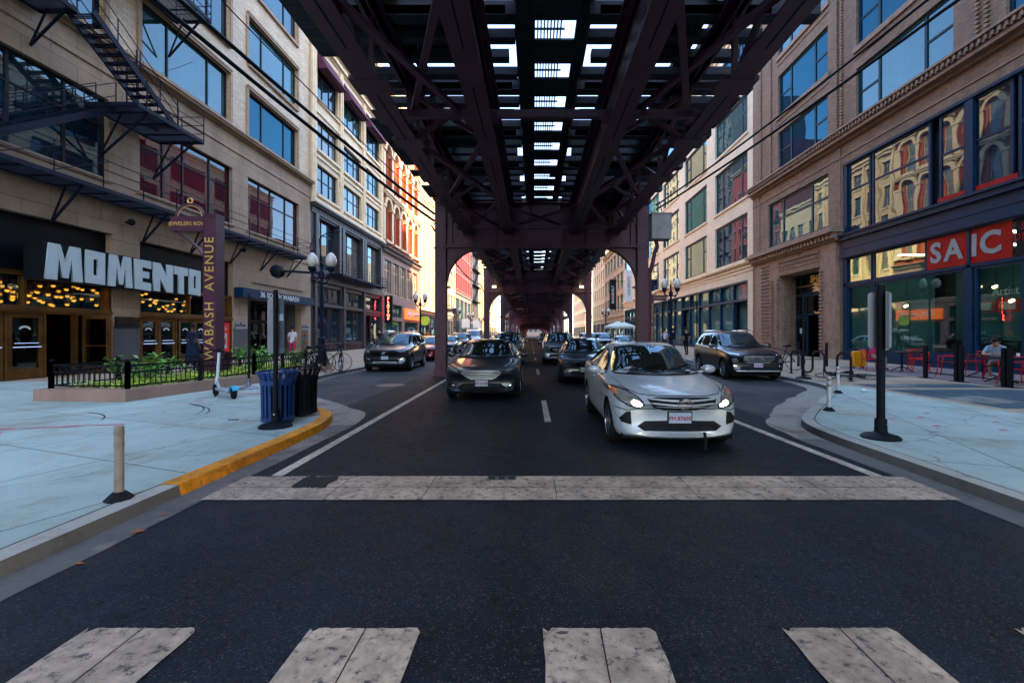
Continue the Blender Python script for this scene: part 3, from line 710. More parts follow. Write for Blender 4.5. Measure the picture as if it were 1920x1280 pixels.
for k, z in enumerate((.55, .95, 1.4)):
    m = MB()
    for du in (-.1, .12): m.tube([FP('L', 30.78 + du, z, 0), FP('L', 30.78 + du, z, .14)], .07, 10)
    m.build('cap', plain('copper', (.45, .16, .05), .35, .8, .2, 8), t, smooth=True)
# red poster
t = thing('window_poster', 'bright red burger poster in the shop window behind the purple pylon', 'poster', FP('L', 22.7, 1.2, -.1))
m = MB(); fbox(m, 'L', 22.15, 23.3, .45, 2.05, -.1, -.08); m.build('sheet', plain('poster red', (.75, .02, .012), .5, 0, .05, 2), t)
m = MB(); fbox(m, 'L', 22.4, 23.1, .75, 1.5, -.079, -.076); m.build('bun_photo', plain('poster photo', (.45, .42, .40), .5, 0, .3, 6), t)
m = MB(); m.lathe(FP('L', 22.8, 1.1, -.07), [(.22, -.003), (.22, .002)], 14, 'x'); m.build('burger_photo', plain('poster burger', (.35, .10, .02), .5, 0, .9, 9), t)
text('lettering', 'Your perfect\nfavourite burger', .1, .003, M_WHITEP, frame_m(FP('L', 22.75, 1.78, -.07), (0, 1, 0), (0, 0, 1)), t)
# wall lights (dark round fittings above)
for u, z in ((17.3, 5.72), (24.0, 5.9)):
    t = thing('wall_lamp', 'dark round wall fitting on the limestone pier %s' % ('above the white sign' if u < 20 else 'above the lobby fascia'), 'wall lamp', FP('L', u, z, 0))
    m = MB(); m.ball(FP('L', u, z, .2), .13); m.build('housing', M_BLKIRON, t, smooth=True); m = MB(); m.tube([FP('L', u, z, 0), FP('L', u, z, .12)], .05); m.build('mount', M_BLKIRON, t)

# ---- fire escape
FE = thing('fire_escape', 'dark blue iron fire escape with stairs and balconies on the limestone building', 'fire escape', (XL, 20, 6.3))
def railing(mb, pts, h=1.0, post=1.0, rails=(1.0, .66, .33), r=.016, d_r=.02):
    for a, b in zip(pts, pts[1:]):
        a = Vector(a); b = Vector(b); n = max(1, round((b - a).length / post))
        for k in rails: mb.tube([a + Vector((0, 0, h * k)), b + Vector((0, 0, h * k))], r, 5)
        for k in range(n + 1):
            p = a.lerp(b, k / n); mb.tube([p, p + Vector((0, 0, h))], d_r, 5)
def platform(u0, u1, z, d0, d1, name='platform'):
    m = MB(); 
    for d in (d0, d1): m.bar(FP('L', u0, z, d), FP('L', u1, z, d), .06, .14)
    for u in (u0, u1): m.bar(FP('L', u, z, d0), FP('L', u, z, d1), .06, .14)
    n = int((d1 - d0) / .075)
    for k in range(1, n): m.bar(FP('L', u0, z, d0 + (d1 - d0) * k / n), FP('L', u1, z, d0 + (d1 - d0) * k / n), .03, .03)
    k = u0 + .5
    while k < u1: m.bar(FP('L', k, z - .05, d0), FP('L', k, z - .05, d1), .05, .05); k += .9
    return m.build(name, M_FEBLUE, FE)
def braces(us_, z, d1, drop=1.2):
    m = MB()
    for u in us_: m.bar(FP('L', u, z - .05, d1 - .05), FP('L', u, z - drop, 0), .06); m.bar(FP('L', u, z - .05, d1 * .45), FP('L', u, z - drop, 0), .045)
    build_split(m, 'brace', M_FEBLUE, FE)
def stairs(a, b, width_d, n=14):
    """a top (u,z,d inner), b bottom"""
    m = MB()
    for d in (0, width_d):
        m.bar(FP('L', a[0], a[1], a[2] + d), FP('L', b[0], b[1], b[2] + d), .05, .2)
        for h in (.45, .9): m.tube([FP('L', a[0], a[1] + h, a[2] + d), FP('L', b[0], b[1] + h, b[2] + d)], .016, 5)
        for k in range(5): 
            u = a[0] + (b[0] - a[0]) * k / 4; z = a[1] + (b[1] - a[1]) * k / 4; m.tube([FP('L', u, z, a[2] + d), FP('L', u, z + .9, a[2] + d)], .018, 5)
    for k in range(n):
        u = a[0] + (b[0] - a[0]) * (k + .5) / n; z = a[1] + (b[1] - a[1]) * (k + .5) / n
        for q in (-.09, 0, .09): m.bar(FP('L', u + q, z, a[2]), FP('L', u + q, z, a[2] + width_d), .035, .03)
    m.build('stair_flight', M_FEBLUE, FE)
platform(10.5, 29.2, 6.3, .1, 1.15); platform(15.6, 18.75, 9.35, .1, 1.9, 'landing'); platform(9.5, 14.2, 11.55, .1, 1.25); platform(15.6, 19.6, 14.9, .1, 1.6, 'landing'); platform(9, 13, 17.5, .1, 1.3)
m = MB()
railing(m, [FP('L', 10.5, 6.3, 1.15), FP('L', 29.2, 6.3, 1.15)], 1.0, 1.5); railing(m, [FP('L', 29.2, 6.3, 1.15), FP('L', 29.2, 6.3, .1)], 1.0)
railing(m, [FP('L', 16.0, 9.35, 1.9), FP('L', 18.75, 9.35, 1.9), FP('L', 18.75, 9.35, .1)], 1.05, 1.1)
railing(m, [FP('L', 9.5, 11.55, 1.25), FP('L', 14.2, 11.55, 1.25)], 1.0, 1.2); railing(m, [FP('L', 15.6, 14.9, 1.6), FP('L', 19.6, 14.9, 1.6), FP('L', 19.6, 14.9, .1)], 1.0, 1.1)
railing(m, [FP('L', 9, 17.5, 1.3), FP('L', 13, 17.5, 1.3)], 1.0, 1.2)
for u in (12.0, 13.4): 
    m.tube([FP('L', u, 6.3, 1.15), FP('L', u + 2.0, 7.3, 1.15)], .016, 5)
build_split(m, 'railing', M_FEBLUE, FE)
braces((11.6, 14.6, 18.0, 20.5, 23.2, 25.8, 28.6), 6.3, 1.1, 1.25); braces((16.2, 18.5), 9.35, 1.8, 1.6); braces((10, 12, 14), 11.55, 1.2); braces((16, 19.3), 14.9, 1.5, 1.7)
stairs((14.2, 11.55, .95), (17.6, 9.35, .95), .8); stairs((15.9, 9.35, .2), (11.4, 6.3, .2), .7, 18); stairs((15.8, 14.9, .2), (12.3, 11.55, .2), .7, 18); stairs((12.6, 17.5, .9), (15.8, 14.9, .9), .7, 15)
m = MB()
for k in range(9): m.bar(FP('L', 17.2, 9.5 + .28 * k, .12), FP('L', 17.2, 9.5 + .28 * k, .5), .03)
for d in (.12, .5): m.bar(FP('L', 17.2, 9.4, d), FP('L', 17.2, 12.2, d), .04)
m.build('ladder', M_FEBLUE, FE)

# ---- L2: black cast-iron base, cream terracotta above
B2 = thing('terracotta_building', 'cream terracotta building on a black cast-iron base with purple awnings', 'building', (XL, 39, 0))
U0, U1 = 31.6, 46.55
m = MB(); bw = [(32.7, 35.9), (37.2, 40.8), (42.0, 45.6)]
wall(m, 'L', U0, U1, 0, 10.0, [(a, b, 6.2, 9.85) for a, b in bw] + [(32.6, 36.6, .75, 3.45), (32.6, 36.6, 3.7, 4.95), (37.6, 41.2, .75, 3.45), (37.6, 41.2, 3.7, 4.95), (41.7, 45.8, .1, 3.2), (41.7, 45.8, 3.7, 4.95)], 0, .45)
m.build('cast_iron_front', M_CAST, B2)
m = MB()
for a, b in bw:
    fbox(m, 'L', a - .55, a - .1, 5.9, 10.0, 0, .14); fbox(m, 'L', b + .1, b + .5, 5.9, 10, 0, .14)
for u in (32.2, 37.1, 41.45, 46.2): fbox(m, 'L', u - .18, u + .18, 0, 5.3, 0, .12)
fbox(m, 'L', U0, U1, 5.25, 5.5, 0, .2); fbox(m, 'L', U0, U1, 3.48, 3.66, 0, .1)
for k in range(46): fbox(m, 'L', U0 + .1 + k * .325, U0 + .3 + k * .325, 10.1, 10.4, 0, .1)
m.build('cast_iron_trim', M_CAST, B2)
cornice(B2, 'L', U0, U1, 10.0, [(.1, .1), (.35, .06), (.12, .25), (.1, .38)], M_CAST)
cornice(B2, 'L', U0, U1, 10.68, [(.12, .42), (.2, .28), (.12, .12)], M_CREAMT, 'cream_ledge')
fl2 = [(11.5, 13.7), (14.7, 16.9), (18.3, 21.9), (23.3, 25.6), (26.8, 29)]
m = MB(); wall(m, 'L', U0, U1, 10.7, 31, [(a - .1, b + .1, c, e) for a, b in bw for c, e in fl2], 0, .35); m.build('terracotta_wall', M_CREAM, B2)
m = MB()
for u in (31.9, 36.5, 41.4, 46.2): fbox(m, 'L', u - .28, u + .28, 11.1, 22.2, 0, .14); m.tube([FP('L', u, 11.1, .14), FP('L', u, 22.2, .14)], .09, 8)
for c, e in fl2:
    for a, b in bw: fbox(m, 'L', a - .25, b + .25, c - .18, c, -.05, .16)
for z in (14.1, 17.3, 22.3): fbox(m, 'L', U0, U1, z, z + .14, 0, .1)
fbox(m, 'L', U0, U1, 22.44, 22.8, 0, .3); fbox(m, 'L', U0, U1, 22.8, 22.95, 0, .5)
m.build('terracotta_trim', M_CREAMT, B2)
for i, (a, b) in enumerate(bw):
    window(B2, 'L', a, b, 6.2, 9.85, M_CAST, M_G4 if i else M_G1, (.34, .67), (.72,), .1, -.3)
    for j, (c, e) in enumerate(fl2): window(B2, 'L', a - .1, b + .1, c, e, M_FRAME, (M_G1, M_G4, M_G1, M_G2)[(i + j) % 4], (.33, .66), (.55,), .09, -.2)
    m = MB(); m.add([FP('L', a - .1, 21.9, .02), FP('L', b + .1, 21.9, .02), FP('L', b + .1, 20.5, .75), FP('L', a - .1, 20.5, .75), FP('L', a - .1, 20.5, .02), FP('L', b + .1, 20.5, .02)], [(0, 1, 2, 3), (0, 3, 4), (1, 5, 2), (3, 2, 5, 4)]); m.build('awning', M_PURPLE, B2)
for a, b, c, e in ((32.6, 36.6, .75, 3.45), (32.6, 36.6, 3.7, 4.95), (37.6, 41.2, .75, 3.45), (37.6, 41.2, 3.7, 4.95), (41.7, 45.8, 3.7, 4.95)): window(B2, 'L', a, b, c, e, M_MAROONF, M_G1, (.5,), (), .09, -.15)
window(B2, 'L', 41.7, 43.4, .12, 3.2, M_MAROONF, M_G1, (), (), .1, -.4, 'shop_door'); window(B2, 'L', 43.5, 45.8, .75, 3.2, M_MAROONF, M_G1, (), (), .1, -.15)
shell(B2, 'L', U0, U1, .1, 31, 18, M_DKST, dfront=-.5); side_walls(B2, 'L', U0, U1, 31, 18, M_CREAM)
m = MB()
for a, b in ((32.6, 36.6), (37.6, 41.2)):
    for k in range(5): u = a + (b - a) * (k + .1) / 5; fbox(m, 'L', u, u + (b - a) * .16, .25, .62, 0, .05)
m.build('kick_panel', M_MAROONF, B2)
MREDN = emit('red neon', (1, .05, .03), 5)
t = thing('neon_sign', 'small red neon sign in the black shop window right of the lamp post', 'sign', FP('L', 39.8, 2.7, -.25))
m = MB(); m.tube([FP('L', 39.3 + .12 * k, 2.6 + .14 * (k % 2), -.26) for k in range(10)], .045, 6); m.build('tube', MREDN, t); 
m = MB(); fbox(m, 'L', 39.2, 40.6, 2.9, 2.95, -.29, -.25); m.build('backing', M_BLK, t)
t = thing('balcony', 'small black iron balcony under the tall windows of the cast-iron front', 'balcony', (XL, 39, 6))
FE_ = FE; FE = t; platform(34.2, 44.5, 5.95, .1, 1.1); m = MB(); railing(m, [FP('L', 34.2, 5.95, .1), FP('L', 34.2, 5.95, 1.1), FP('L', 44.5, 5.95, 1.1), FP('L', 44.5, 5.95, .1)], .9, 1.2); m.build('railing', M_FEBLUE, t); FE = FE_

# ---- L3: orange brick and white arches
B3 = thing('arcaded_building', 'sunlit orange brick building with rows of white arched windows', 'building', (XL, 54, 0))
U0, U1 = 46.6, 61.4
m = MB(); hb = [(47.3 + 2.75 * k, 49.5 + 2.75 * k) for k in range(5)]
wall(m, 'L', U0, U1, 0, 9.9, [(a, b, 5.7, 9.3) for a, b in hb] + [(47.2, 53.6, .7, 2.9), (54.6, 60.9, .3, 2.9), (47.2, 53.6, 3.3, 4.7)], 0, .4); m.build('shopfront_wall', plain('rose grey cast front', (.24, .14, .12), .6, 0, .2, 3), B3)
cornice(B3, 'L', U0, U1, 9.9, [(.15, .1), (.25, .2), (.1, .45), (.08, .6)], plain('grey cornice', (.20, .15, .14), .6, 0, .2, 3), dentil=(10.0, .2, .14, .16, .35))
for i, (a, b) in enumerate(hb): window(B3, 'L', a, b, 5.7, 9.3, M_WTRIM, M_G4, (.5,), (.7,), .12, -.2)
window(B3, 'L', 47.2, 53.6, .7, 2.9, M_FRAME, M_G2, (.5,), (), .1, -.2); window(B3, 'L', 47.2, 53.6, 3.3, 4.7, M_FRAME, M_G2, (.25, .5, .75), (), .1, -.2); window(B3, 'L', 54.6, 60.9, .3, 2.9, M_MAROONF, M_G2, (.3, .6), (), .1, -.2)
t = thing('shop_sign', 'orange shop fascia with white lettering under the grey bay windows', 'sign', FP('L', 57.7, 3.8, .1))
m = MB(); fbox(m, 'L', 54.3, 61.1, 3.2, 4.5, .02, .2); m.build('fascia', emit('orange sign face', (.9, .12, .02), .25), t)
text('lettering', 'WOK ON FIRE', .85, .02, M_WHITEP, frame_m(FP('L', 57.7, 3.85, .22), (0, 1, 0), (0, 0, 1)), t)
t = thing('blade_sign', 'narrow black blade sign with red vertical letters beside the orange fascia', 'sign', FP('L', 47, 4, .5))
m = MB(); fbox(m, 'L', 46.9, 47.1, 2.7, 5.4, .1, .9); m.build('panel', M_BLK, t)
for k, ch in enumerate('FLATTOP'): text('lettering', ch, .36, .02, MREDN, frame_m(FP('L', 46.88, 5.1 - .35 * k, .5), (1, 0, 0), (0, 0, 1)), t)
rows = [(11.2, 15.6), (16.6, 21.4), (22.3, 26.6)]
aw = [(47.5 + 2.75 * k, 49.2 + 2.75 * k) for k in range(5)]
m = MB(); wall(m, 'L', U0, U1, 10.5, 29, [(a + .3, b - .3, c + .3, e - .2) for a, b in aw for c, e in rows], -.25, .3); m.build('brick_wall', M_ORBRICK, B3)
m = MB()
for c, e in rows:
    for k in range(6):
        u = 46.85 + 2.75 * k; fbox(m, 'L', u - .25, u + .38 if k < 5 else U1, c, e - .7, .105, .15); fbox(m, 'L', u - .38, min(u + .5, U1), e - 1.0, e - .75, -.26, .24)
    for a, b in aw:
        n = 12; r0 = (b - a) / 2; cx = (a + b) / 2
        for i in range(n):
            t0, t1 = math.pi * i / n, math.pi * (i + 1) / n
            q = [(cx + r0 * math.cos(t0), e - .75 + r0 * .95 * math.sin(t0)), (cx + (r0 + .42) * math.cos(t0), e - .75 + (r0 + .4) * math.sin(t0)),
                 (cx + (r0 + .42) * math.cos(t1), e - .75 + (r0 + .4) * math.sin(t1)), (cx + r0 * math.cos(t1), e - .75 + r0 * .95 * math.sin(t1))]
            m.prism(q, -.26, .18, lambda p, z, t_: FP('L', p, z, t_))
        fbox(m, 'L', a, b, c - .1, c + .15, -.26, .2)
    fbox(m, 'L', U0, U1, e + .35, e + .55, -.26, .3); fbox(m, 'L', U0, U1, e + .55, e + .7, -.26, .42)
m.build('white_arcade', M_WTRIM, B3)
m = MB()
for c, e in rows:
    for k in range(6): u = 46.85 + 2.75 * k; fbox(m, 'L', u - .29, min(u + .42, U1), c, e - .7, -.26, .10)
m.build('orange_piers', M_ORBRICK, B3)
m = MB()
for c, e in rows:
    for a, b in aw:
        for i in range(3): m.ball(FP('L', a - .55 + .0, e + .1 - .0 * i, .3), .16, 8, 5)
m.build('scroll_ornament', M_WTRIM, B3)
n = 16; m = MB()
for i in range(n):
    t0, t1 = math.pi * i / n, math.pi * (i + 1) / n
    q = [(54 + r * math.cos(t_), 27.4 + r * .6 * math.sin(t_)) for r, t_ in ((5, t0), (5.8, t0), (5.8, t1), (5, t1))]; m.prism(q, -.3, .3, lambda p, z, t_: FP('L', p, z, t_))
m.prism([(54 + 5 * math.cos(math.pi * i / n), 27.4 + 3 * math.sin(math.pi * i / n)) for i in range(n + 1)], -.5, .1, lambda p, z, t_: FP('L', p, z, t_)); m.build('curved_gable', M_WTRIM, B3)
for a, b in aw:
    for c, e in rows: window(B3, 'L', a + .3, b - .3, c + .3, e - .2, M_WTRIM, M_G4, (), (.5,), .08, -.4)
shell(B3, 'L', U0, U1, .1, 29, 18, M_DKST, dfront=-.6); side_walls(B3, 'L', U0, U1, 29, 18, M_ORBRICK)

# ---- generic far buildings
def plain_building(name, label, side, U0, U1, H, wm, tm, gm, bays, floors, wfrac=.55, gfm=None, ground=True, mull=(.5,), trans=(.5,), fm=None, cz=None, depth=18, pil=False, gh_=4.2, gwall=None):
    B = thing(name, label, 'building', ((XL if side == 'L' else XR), (U0 + U1) / 2, 0))
    bw_ = (U1 - U0) / bays; holes = []
    for k in range(bays):
        a = U0 + bw_ * (k + .5 - wfrac / 2); b = a + bw_ * wfrac
        for c, e in floors: holes.append((a, b, c, e))
    m = MB(); wall(m, side, U0, U1, gh_ + .6, H, holes, 0, .35); m.build('wall', wm, B)
    m = MB(); g = []
    gb = max(2, bays // 2 if bays > 4 else bays); gw = (U1 - U0) / gb
    for k in range(gb): g.append((U0 + gw * k + .4, U0 + gw * (k + 1) - .4, .5, gh_ - .4))
    wall(m, side, U0, U1, 0, gh_ + .6, g, .02, .4); m.build('ground_floor_wall', gwall or wm, B)
    for h in g: window(B, side, *h, gfm or M_FRAME, gm if side == 'R' else M_G2, (.33, .66), (.72,), .1, -.2, 'shop_window')
    for h in holes: window(B, side, *h, fm or M_FRAME, random.choice((gm, gm, M_G4, M_G2)), mull, trans, .1, -.22)
    m = MB()
    fbox(m, side, U0, U1, gh_ + .55, gh_ + .8, 0, .25)
    for c, e in floors:
        for k in range(bays):
            a = U0 + bw_ * (k + .5 - wfrac / 2); fbox(m, side, a - .1, a + bw_ * wfrac + .1, c - .2, c, 0, .14); fbox(m, side, a - .1, a + bw_ * wfrac + .1, e, e + .2, 0, .1)
    if pil:
        for k in range(bays + 1):
            u = min(max(U0 + bw_ * k, U0 + .3), U1 - .3); fbox(m, side, u - .28, u + .28, gh_ + .8, H - .8, 0, .2); m.tube([FP(side, u, gh_ + .8, .2), FP(side, u, H - .9, .2)], .2, 8)
    fbox(m, side, U0, U1, H - .8, H - .4, 0, .35); fbox(m, side, U0, U1, H - .4, H, 0, .6)
    m.build('trim', tm, B)
    shell(B, side, U0, U1, .1, H - .05, depth, M_DKST, dfront=-.5); side_walls(B, side, U0, U1, H, depth, wm); return B
B4 = plain_building('white_building', 'sunlit white terracotta building with round pilasters left of the purple column', 'L', 61.5, 79, 27, M_WTC, M_WTRIM, M_G4, 6, [(6.2, 9), (10.4, 13.6), (14.8, 17.8), (19, 22), (23.2, 25.4)], .5, pil=True, gwall=M_MAROONF)
B5 = plain_building('yellow_stone_building', 'yellow stone building seen through the first steel arch on the left', 'L', 79.1, 90, 25, M_TANST, M_TANST, M_G4, 4, [(5.6, 8.6), (10.4, 13), (14.6, 17.2), (18.8, 21.4)])
B6 = plain_building('red_building', 'tall red painted building with narrow dark windows behind the steel arch', 'L', 90.1, 112, 40, M_RED2, M_GREYST, M_G1, 8, [(10.5 + 4.2 * k, 13.6 + 4.2 * k) for k in range(6)], .42, gwall=M_GREYST, gh_=9)
B7 = plain_building('dark_building', 'dark grey building with iron balconies past the red building', 'L', 112.1, 127, 60, M_DKST, M_DKST, M_G1, 5, [(6 + 4 * k, 8.8 + 4 * k) for k in range(13)], .5)
m = MB()
for k in range(5):
    z = 9.6 + 4 * k; fbox(m, 'L', 114, 125, z, z + .12, .05, 1.1); m.bar(FP('L', 114, z, .6), FP('L', 122, z + 4, .6), .5, .15)
    for h in (.5, 1.0): m.bar(FP('L', 114, z + h, 1.1), FP('L', 125, z + h, 1.1), .06)
m.build('iron_balconies', M_FEBLUE, B7)
B8 = plain_building('pale_building', 'sunlit pale building at the far end of the left side', 'L', 146, 190, 62, M_WTC, M_WTRIM, M_G4, 12, [(6 + 4 * k, 8.6 + 4 * k) for k in range(13)], .5)

t = thing('added_end_block', 'added dark backdrop building closing off the bright end of the street under the tracks', 'building', (0, 300, 0))
m = MB(); m.box(-20, 20, 300, 320, 0, 45); m.build('wall', M_DKST, t)  # added backdrop that darkens the bright opening at the street's end
m = MB()
for k in range(12):
    for j in range(10): m.box(-18 + 3.1 * k, -16.4 + 3.1 * k, 299.7, 299.9, 3 + 4 * j, 5.4 + 4 * j)
m.build('windows', M_G1, t)
# ================================================================ RIGHT SIDE BUILDINGS
# ---- R1: brown brick with the navy shopfront
C1 = thing('brick_corner_building', 'brown brick building with navy shopfront, carved portal and red SAIC panels', 'building', (XR, 18, 0))
U0, US, U1 = 2.0, 24.45, 34.25
u2 = [(15.9 - 6.6, 22.9 - 6.6), (15.75, 24.1)]
H1 = 50
navy = [(2.2, 24.3)]
hol = [(2.2, 24.3, 6.55, 10.5)]
hol += [(a, b, c, e) for a, b in ((17.9, 23.3), (9.9, 15.9), (2.8, 8.2)) for c, e in ((12.5, 15.0), (16.1, 18.8), (20.1, 22.8), (24.1, 26.8), (28.1, 30.8))]
hol += [(25.55, 30.75, c, e) for c, e in ((12.5, 15.0), (16.1, 18.8), (20.1, 22.8), (24.1, 26.8), (28.1, 30.8))]
hol += [(25.5, 32.0, 7.45, 10.5), (25.9, 30.3, .1, 5.3), (2.2, 24.3, .1, 6.55)]
m = MB(); wall(m, 'R', U0, U1, 0, H1, hol, 0, .35); m.build('brick_wall', M_RBRICK, C1)
# navy cast front
m = MB()
fbox(m, 'R', 2.2, 24.3, 5.45, 6.55, -.3, .08); fbox(m, 'R', 2.2, 24.4, 6.4, 6.62, -.3, .22); fbox(m, 'R', 2.2, 24.4, 6.62, 6.72, -.3, .3); fbox(m, 'R', 2.2, 24.4, 5.5, 5.62, -.3, .14); fbox(m, 'R', 2.2, 24.3, 5.95, 6.0, -.1, .11)
for u in (24.2, 17.3, 10.6, 3.9): fbox(m, 'R', u - .16, u + .16, 6.6, 10.5, -.3, -.02); (fbox(m, 'R', u - .2, u + .12, .1, 5.46, -.3, .0) if u != 17.3 else (fbox(m, 'R', u - .14, u + .12, .1, 4.05, -.3, .0), fbox(m, 'R', u - .05, u + .05, 4.05, 5.46, -.3, .0)))
fbox(m, 'R', 2.2, 24.3, .1, .62, -.3, .02); fbox(m, 'R', 2.2, 24.3, 4.0, 4.12, -.3, .0); fbox(m, 'R', 2.2, 24.3, 10.38, 10.5, -.3, .02)
m.build('navy_front', M_NAVY, C1)
for base in (17.3, 10.6, 3.9):
    for a, b, tr in ((.18, 1.5, .55), (1.62, 5.0, .55), (5.16, 6.7, .55)) if base < 17 else ((.18, 1.35, .55), (1.45, 1.6, None), (1.75, 5.05, .62), (5.15, 6.72, .62)):
        if tr is None: continue
        window(C1, 'R', base + a, min(base + b, 24.05), 6.72, 10.38, M_NAVY, M_G2 if (base < 17 and a < 1) else M_G1, (), (tr,), .11, -.12)
m = MB()
for a, b in ((17.5, 18.7), (15.6, 17.1), (13.5, 15.4)): fbox(m, 'R', a, b, 6.78, 7.02, -.1, -.085)
m.build('red_window_film', M_RED, C1)
# shop glazing, see-through
for a, b in ((22.25, 24.05), (17.45, 22.2), (15.35, 17.1), (10.8, 15.25), (5.8, 10.4), (2.3, 5.7)):
    f = MB()
    for u in (a, b - .09): fbox(f, 'R', u, u + .09, .62, 4.0, -.2, -.04)
    fbox(f, 'R', a + .09, b - .09, .62, .72, -.2, -.04); fbox(f, 'R', a + .09, b - .09, 3.9, 4.0, -.2, -.04)
    w_ = f.build('shop_window', M_NAVY, C1); g = MB(); fbox(g, 'R', a + .05, b - .05, .66, 3.95, -.13, -.118); g.build('pane', M_CLR, w_)
for a, b in ((22.3, 24.05), (19.2, 22.2), (13.4, 15.35), (10.8, 13.3)):
    window(C1, 'R', a, b, 4.12, 5.44, M_NAVY, M_CLR, (), (), .07, -.06, 'transom_window')
# SAIC panels
SA = thing('red_panel_sign', 'red glass panels lettered SAIC along the navy shopfront', 'sign', FP('R', 17.3, 4.7, 0))
for a, b in ((17.36, 19.15), (15.75, 17.24)):
    m = MB(); fbox(m, 'R', a, b, 4.14, 5.42, -.08, -.04); m.build('red_panel', M_RED, SA)
MLT = plain('grey sign letter', (.23, .27, .27), .5, 0, .15, 3)
for ch, u, in (('S', 18.72), ('A', 17.93), ('I', 17.08), ('C', 16.48)):
    text('lettering', ch, 1.12, .012, MLT, frame_m(FP('R', u, 4.76, -.026), (0, -1, 0), (0, 0, 1)), SA, bold=.035)
t = thing('red_panel_sign', 'partly seen dark panel with small red letters at the right edge of the shopfront', 'sign', FP('R', 14.9, 4.7, 0))
m = MB(); fbox(m, 'R', 14.3, 15.6, 4.14, 5.42, -.05, -.03); m.build('dark_panel', M_BLK, t)
text('lettering', 'SCHOOL\nOF THE ART', .34, .01, M_RED, frame_m(FP('R', 14.75, 4.95, -.02), (0, -1, 0), (0, 0, 1)), t)
# interior of the shop
m = MB(); m.box(XR + .36, XR + 7, 2.3, 24.2, .08, 5.4); o = m.build('shop_room', plain('shop interior', (.09, .19, .20), .7, 0, .3, .6), C1)
bm = bmesh.new(); bm.from_mesh(o.data); bmesh.ops.delete(bm, geom=[f for f in bm.faces if abs(f.normal.x) > .9 and f.calc_center_median().x < 1], context='FACES'); bm.to_mesh(o.data); bm.free()
m = MB(); 
for u in (20.3, 16.2, 12.2): m.box(XR + 1.6, XR + 2.1, u - .25, u + .25, .1, 5.3)
m.build('shop_pillar', M_BLK, C1)
m = MB(); m.box(XR + 4.2, XR + 4.5, 16, 21.6, 2.45, 3.0); m.build('menu_board', plain('red menu board', (.6, .03, .03), .5, 0, .2, 2), C1)
m = MB()
for k in range(5): m.box(XR + 4.16, XR + 4.2, 16.4 + 1.05 * k, 17.0 + 1.05 * k, 2.55, 2.9)
m.build('menu_card', M_WHITEP, C1)
m = MB(); m.box(XR + 3.6, XR + 4.4, 15.8, 21.8, .1, 1.2); m.build('shop_counter', plain('shop counter', (.05, .07, .07), .5, 0, .3, 2), C1)
m = MB(); m.box(XR + 5.8, XR + 6.2, 15.5, 18.6, 1.0, 2.3); m.build('dark_cabinet', M_BLK, C1)
MCP = emit('added shop glow panel', (.8, 1, .92), 1.0)  # added glowing panels that brighten the shop room
for u in (22, 19.5, 17, 14, 11, 8):
    t = thing('added_ceiling_panel', 'added glowing panel brightening the shop behind the navy front', 'ceiling light', (XR + 3.5, u, 5.3), 0, 'added glow panels inside the shop')
    m = MB(); m.box(XR + 1.2, XR + 5.8, u - .15, u + .15, 5.28, 5.31); m.build('diffuser', MCP, t); m = MB(); m.box(XR + 1.15, XR + 5.85, u - .2, u + .2, 5.315, 5.38); m.build('housing', M_WHITEP, t)
t2 = text('shop_lettering', 'Artist Cafe', .5, .01, M_WHITEP, frame_m((XR + 4.15, 19.4, 3.35), (0, -1, 0), (0, 0, 1)), C1)
MWL = emit('warm shop lamp', (1, .55, .2), 8)
for k, (d, u, z) in enumerate(((2.2, 22.8, 2.9), (1.4, 17.0, 2.75), (1.6, 13.8, 3.0), (1.5, 13.3, 2.6), (3, 19.2, 3.5))):
    t = thing('track_lamp', 'warm little spot lamp hanging behind the navy shop glass', 'lamp', (XR + d, u, z), 0, 'spot lamps inside the navy shop')
    m = MB(); m.tube([(XR + d, u, z), (XR + d - .14, u - .02, z - .06)], .05, 8); m.build('bulb', MWL, t)
    m = MB(); m.tube([(XR + d, u, z), (XR + d, u, 5.3)], .012, 5); m.build('stem', M_BLK, t)
# cornice between 2nd and 3rd floors with ornament
m = MB(); fbox(m, 'R', U0, U1 + .05, 11.55, 11.7, 0, .15); fbox(m, 'R', U0, U1 + .05, 11.7, 11.86, 0, .42); fbox(m, 'R', U0, U1 + .05, 12.1, 12.2, 0, .6)
u = U0
while u < U1 - .1: fbox(m, 'R', u, u + .09, 11.86, 12.1, 0, .5); fbox(m, 'R', u + .12, u + .2, 11.9, 12.06, 0, .56); u += .24
m.build('cornice', M_RTRIM, C1)
m = MB()
for z0 in (10.9,): fbox(m, 'R', U0, U1, z0, z0 + .06, 0, .05)
for u in (24.45, 33.2): fbox(m, 'R', u, u + .05, 7.3, 11.5, 0, .06)
for hset, (a, b) in (((12.5, 16.1, 20.1, 24.1), (25.55, 30.75)), ((12.5, 16.1, 20.1, 24.1), (17.9, 23.3)), ((12.5, 16.1, 20.1), (9.9, 15.9))):
    for z in hset:
        fbox(m, 'R', a - .15, b + .15, z - .26, z, -.1, .1); fbox(m, 'R', a - .05, b + .05, z - .6, z - .52, -.05, .05)
m.build('sill_course', M_RTRIM, C1)
